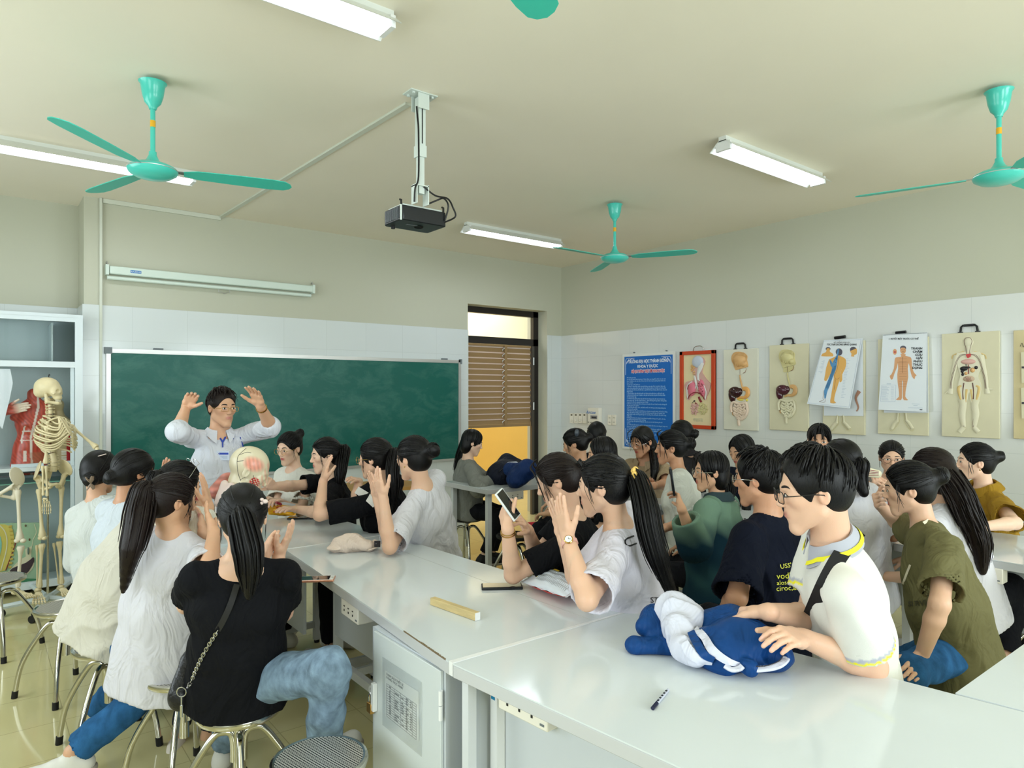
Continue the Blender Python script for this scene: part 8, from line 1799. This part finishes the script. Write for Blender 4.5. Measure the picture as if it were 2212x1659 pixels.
# straps and bags
ribbon('bag_strap', 'polo', [(1862, 1150), (1838, 1172), (1815, 1200), (1792, 1240), (1768, 1290), (1742, 1350)], .042, mat('strap_black', (20, 20, 22), .8)); ribbon('bag_strap', 'strap', [(770, 1058), (792, 1072), (812, 1090)], .045, mat('strap_white', (222, 220, 214), .7), .016)
ribbon('bag_strap', 'black_tee', [(512, 1262), (500, 1300), (485, 1335), (470, 1362)], .020, mat('strap_leather', (24, 24, 27), .45)); ribbon('cord_strap', 'olive', [(1995, 1130), (2010, 1122), (2026, 1118), (2045, 1124)], .012, mat('cream_cord', (220, 212, 188), .8), .014); ribbon('cord_tie', 'olive', [(1966, 1220), (1958, 1240), (1950, 1262)], .008, MATS['cream_cord'], .014)
p = q_('black_tee')
if p:
    path = smooth_path([hit('black_tee', *a, .010)[0] for a in ((468, 1366), (452, 1392), (436, 1420), (422, 1450), (412, 1475))]+[W(400, 1492, 2.36)], 5); L_ = 0; b = MB()
    pts = [path[0]]; 
    for i in range(1, len(path)):
        while (path[i]-pts[-1]).length > .012: pts.append(pts[-1]+(path[i]-pts[-1]).normalized()*.012)
    for i, c in enumerate(pts[:-1]):
        d = (pts[i+1]-c).normalized(); x, y, z = frame(d, dirw(180)); a_ = x if i % 2 else y; ring = [c+d*math.cos(k*PI/5)*.0095+a_*math.sin(k*PI/5)*.006 for k in range(11)]; b.tube(ring, .0018, 5, caps=False)
    b.build('strap_chain', silver, p['root'], world=True)
    bag = thing('handbag', 'black quilted handbag hanging at the hip of the woman in the black T-shirt', 'bag', W(402, 1500, 2.4)); sd = SD(); sd.cone(W(412, 1425, 2.52), W(392, 1500, 2.46), .035, .055, .03, side=dirw(100), sx=.8); sd.cone(W(420, 1400, 2.54), W(412, 1425, 2.52), .015, .03, .02)
    sdf_mesh('bag_body', sd, .006, mat('quilted_leather', (22, 22, 26), .35, bump=.5, bscale=50), bag, warp=fold_warp(.005, 60, 3)); k0 = W(392, 1495, 2.33)
    MB().tube([k0+Vector((RT[0], RT[1], 0))*math.cos(a*PI/8)*.016+Vector((0, 0, 1))*math.sin(a*PI/8)*.016 for a in range(17)], .002, 6, caps=False).build('key_ring', silver, bag, world=True); MB().tube([k0-Vector((0, 0, .018)), k0-Vector((0, 0, .045))], .0025, 6).build('ring_chain', silver, bag, world=True); MB().tube([k0-Vector((0, 0, .045)), k0-Vector((0, 0, .085))], .005, 8).build('metal_tag', silver, bag, world=True)
# lanyard, badge, pens
bl2 = mat('lanyard_blue', (34, 66, 168), .5)
ribbon('lanyard', 'teacher', [(455, 902), (463, 922), (472, 940), (481, 955)], .010, bl2, .010); ribbon('lanyard', 'teacher', [(496, 912), (492, 930), (487, 944), (481, 955)], .010, bl2, .010)
p = q_('teacher')
if p:
    c, d = hit('teacher', 482, 984, .016); ax = Vector((RT[0], RT[1], 0)); up = Vector((0, 0, 1)); n = ax.cross(up)
    MB().tube([hit('teacher', 481, 955, .012)[0], hit('teacher', 481, 966, .014)[0]], .004, 6).build('lanyard_clip', bl2, p['root'], world=True)
    bg = MB().obox(c, ax, up, n, (.040, .029, .0012)).build('id_badge', mat('badge_white', (206, 216, 232), .25), p['root'], world=True); MB().obox(c+up*.012+n*.0016, ax, up, n, (.034, .006, .0004)).build('badge_band', bl2, bg, world=True); MB().lathe([(.003, 0), (.0055, 0), (.0055, .0006), (.003, .0006)], c+up*.012-ax*.029+n*.002, 14, tuple(n)).build('badge_emblem', white, bg, world=True)
    for k in range(3): MB().obox(c-up*(.004+.007*k)+ax*(.006+.004*k)+n*.0016, ax, up, n, (.022-.004*k, .0013, .0004)).build('badge_text', inkg, bg, world=True)
    for a_, b_ in (((503, 937), (504, 948)), ((519, 944), (527, 970))): MB().tube([hit('teacher', *a_, .008)[0], hit('teacher', *b_, .010)[0]], .0035, 8).build('pen', bl2, p['root'], world=True)
    ribbon('pocket_edge', 'teacher', [(505, 944), (521, 944), (523, 962), (521, 976), (506, 976), (505, 944)], .0025, mat('shirt_seam', (196, 200, 212), .8), .006, n=3)
    pass
# hair accessories
def on_head(key, px_, py_, off=.004):
    p = q_(key); H = p['H']; sd = SD(); sd.ell(H(0, -.014, .037), (.088*H.sc, .107*H.sc, .100*H.sc), H.R()); return hit(key, px_, py_, off, sd)
def hairbit(key, name, fn):
    p = q_(key)
    if p: fn(p, p['root'])
def bow(p, r):
    c, d = W(196, 1044, 3.70), dirw(-31); ax = Vector((RT[0], RT[1], 0)); up = Vector((0, 0, 1)); m = mat('taupe_bow', (140, 122, 104), .6)
    for a_, l in ((130, .042), (75, .040), (-60, .036), (-120, .040)): v = ax*math.cos(math.radians(a_))+up*math.sin(math.radians(a_)); w_ = v.cross(d); MB().tube([c, c+v*l*.5-d*.006, c+v*l], [.004, .013, .009], 8, flat=.4).build('bow_loop', m, r, world=True)
    c2, d = on_head('bow_clip', 215, 984, .006); MB().tube([c2-ax*.035-up*.012, c2+ax*.035+up*.008], .0055, 6, flat=.5).build('hair_slide', mat('pearl_clip', (226, 206, 198), .3), r, world=True)
hairbit('bow_clip', 'bow', bow)
def b5(p, r):
    c, d = on_head('black_tee', 568, 1083, .005); ax = Vector((RT[0], RT[1], 0)); m = mat('pearl_clip', (226, 206, 198), .3); b = MB()
    for a_, rr in ((0, .010), (2.1, .007), (4.0, .008)): b.ell(c+ax*math.cos(a_)*.008+Vector((0, 0, 1))*math.sin(a_)*.008, (rr, rr, rr*.8), 8, 6)
    b.build('hair_clip', m, r, world=True); H = p['H']; c = H(0, -.118, .0); MB().tube([c+H.r*math.cos(k*PI/6)*.024+H.u*math.sin(k*PI/6)*.018-H.f*.004 for k in range(13)], .005, 6, caps=False).build('hair_tie', rubber, r, world=True)
hairbit('black_tee', 'clip', b5)
def scr_(p, r):
    H = p['H']; c = H(0, -.128, .036); m = mat('yellow_scrunchie', (240, 200, 110), .7); b = MB()
    for k in range(12): a = k*PI/6; b.ell(c+H.r*math.cos(a)*.030+H.u*math.sin(a)*.030-H.f*(.004*(k % 2)), (.012, .012, .012), 7, 5)
    b.build('scrunchie', m, r, world=True); MB().tube(smooth_path([c-H.u*.02-H.f*.01, c-H.u*.04-H.f*.03, c-H.u*.065-H.f*.01], 3), .004, 6).build('scrunchie_ribbon', m, r, world=True)
hairbit('pony_white', 's', scr_)
def claw(p, r):
    H = p['H']; c = H(0, -.125, .03); b = MB()
    for s in (-1, 1):
        b.tube([c+H.r*s*.03+H.u*.03, c+H.r*s*.042-H.f*.01, c+H.r*s*.03-H.u*.03], .006, 6)
        for k in range(4): b.tube([c+H.r*s*.040+H.u*(.022-.015*k), c+H.r*s*.026+H.u*(.02-.015*k)+H.f*.02], .003, 5)
    b.build('claw_clip', rubber, r, world=True)
hairbit('phone_girl', 'c', claw)
def pin(key, px_, py_, m, w=.014):
    if not q_(key): return
    c, d = on_head(key, px_, py_, .006); b = MB(); ax = Vector((RT[0], RT[1], 0))
    for k in range(5): a = k*1.257; b.tube([c, c+ax*math.cos(a)*w+Vector((0, 0, 1))*math.sin(a)*w], [.003, .005], 5)
    b.build('hair_clip', m, q_(key)['root'], world=True)
pin('mustard', 2136, 970, mat('pink_clip', (226, 190, 186), .4)); 
if q_('clip_far'): c, d = on_head('clip_far', 1246, 935, .006); MB().ell(c, (.022, .014, .03), 12, 8).build('hair_clip', mat('slate_clip', (64, 72, 82), .3), q_('clip_far')['root'], world=True)
if q_('mustard'): H = q_('mustard')['H']; [MB().ell(H(s*.083, -.004, -.036), (.005, .005, .005), 8, 6).build('earring', gold, q_('mustard')['root'], world=True) for s in (-1, 1)]
if q_('bun_white'): H = q_('bun_white')['H']; [MB().ell(H(s*.083, -.004, -.036), (.004, .004, .004), 8, 6).build('earring', gold, q_('bun_white')['root'], world=True) for s in (-1, 1)]
p = q_('cream')
if p:
    H = p['H']; g = thing_part('glasses', p['root'])
    for s in (-1, 1): MB().tube([H(s*.034+.024*math.cos(k*PI/10), .052-.018*abs(math.sin(k*PI/10)), .122+.022*math.sin(k*PI/10)) for k in range(21)], .0013, 6, caps=False).build('rim', silver, g, world=True); MB().tube([H(s*.058, .045, .118), H(s*.088, .0, .06), H(s*.086, -.02, .03)], .0012, 6).build('temple_arm', silver, g, world=True)
if q_('denim'): ribbon('chain_strap', 'denim', [(1570, 1068), (1588, 1082), (1600, 1100), (1606, 1118)], .012, mat('chain_pattern', (180, 178, 170), .5, var=.6, vscale=90), .010)
t = thing('relief_model', 'small cream anatomical relief piece held by the woman with round glasses', 'anatomy model', W(1888, 1022, 4.3)); sd = SD(); sd.cone(W(1876, 1020, 4.32), W(1896, 1024, 4.32), .03, .026, .01, side=dirw(0), sx=.5); sdf_mesh('body', sd, .004, bm_['ivory'], t); b = MB(); [b.tube([W(1874, 1015+4*k, 4.29), W(1898, 1018+3*k, 4.29)], .002, 5) for k in range(4)]; b.build('red_vessels', dr_, t, world=True)
if q_('smiling'): S, Eb, Wr, fd, pn, sp = q_('smiling')['A'][-1]; t = thing('model_part', 'small dark red piece of the model in the fingers beside the yellow packet', 'anatomy model', Wr+fd*.15); MB().tube([Wr+fd*.13+Vector((0, 0, .02)), Wr+fd*.17+Vector((0, 0, .03))], .008, 8).build('body', dr_, t, world=True)
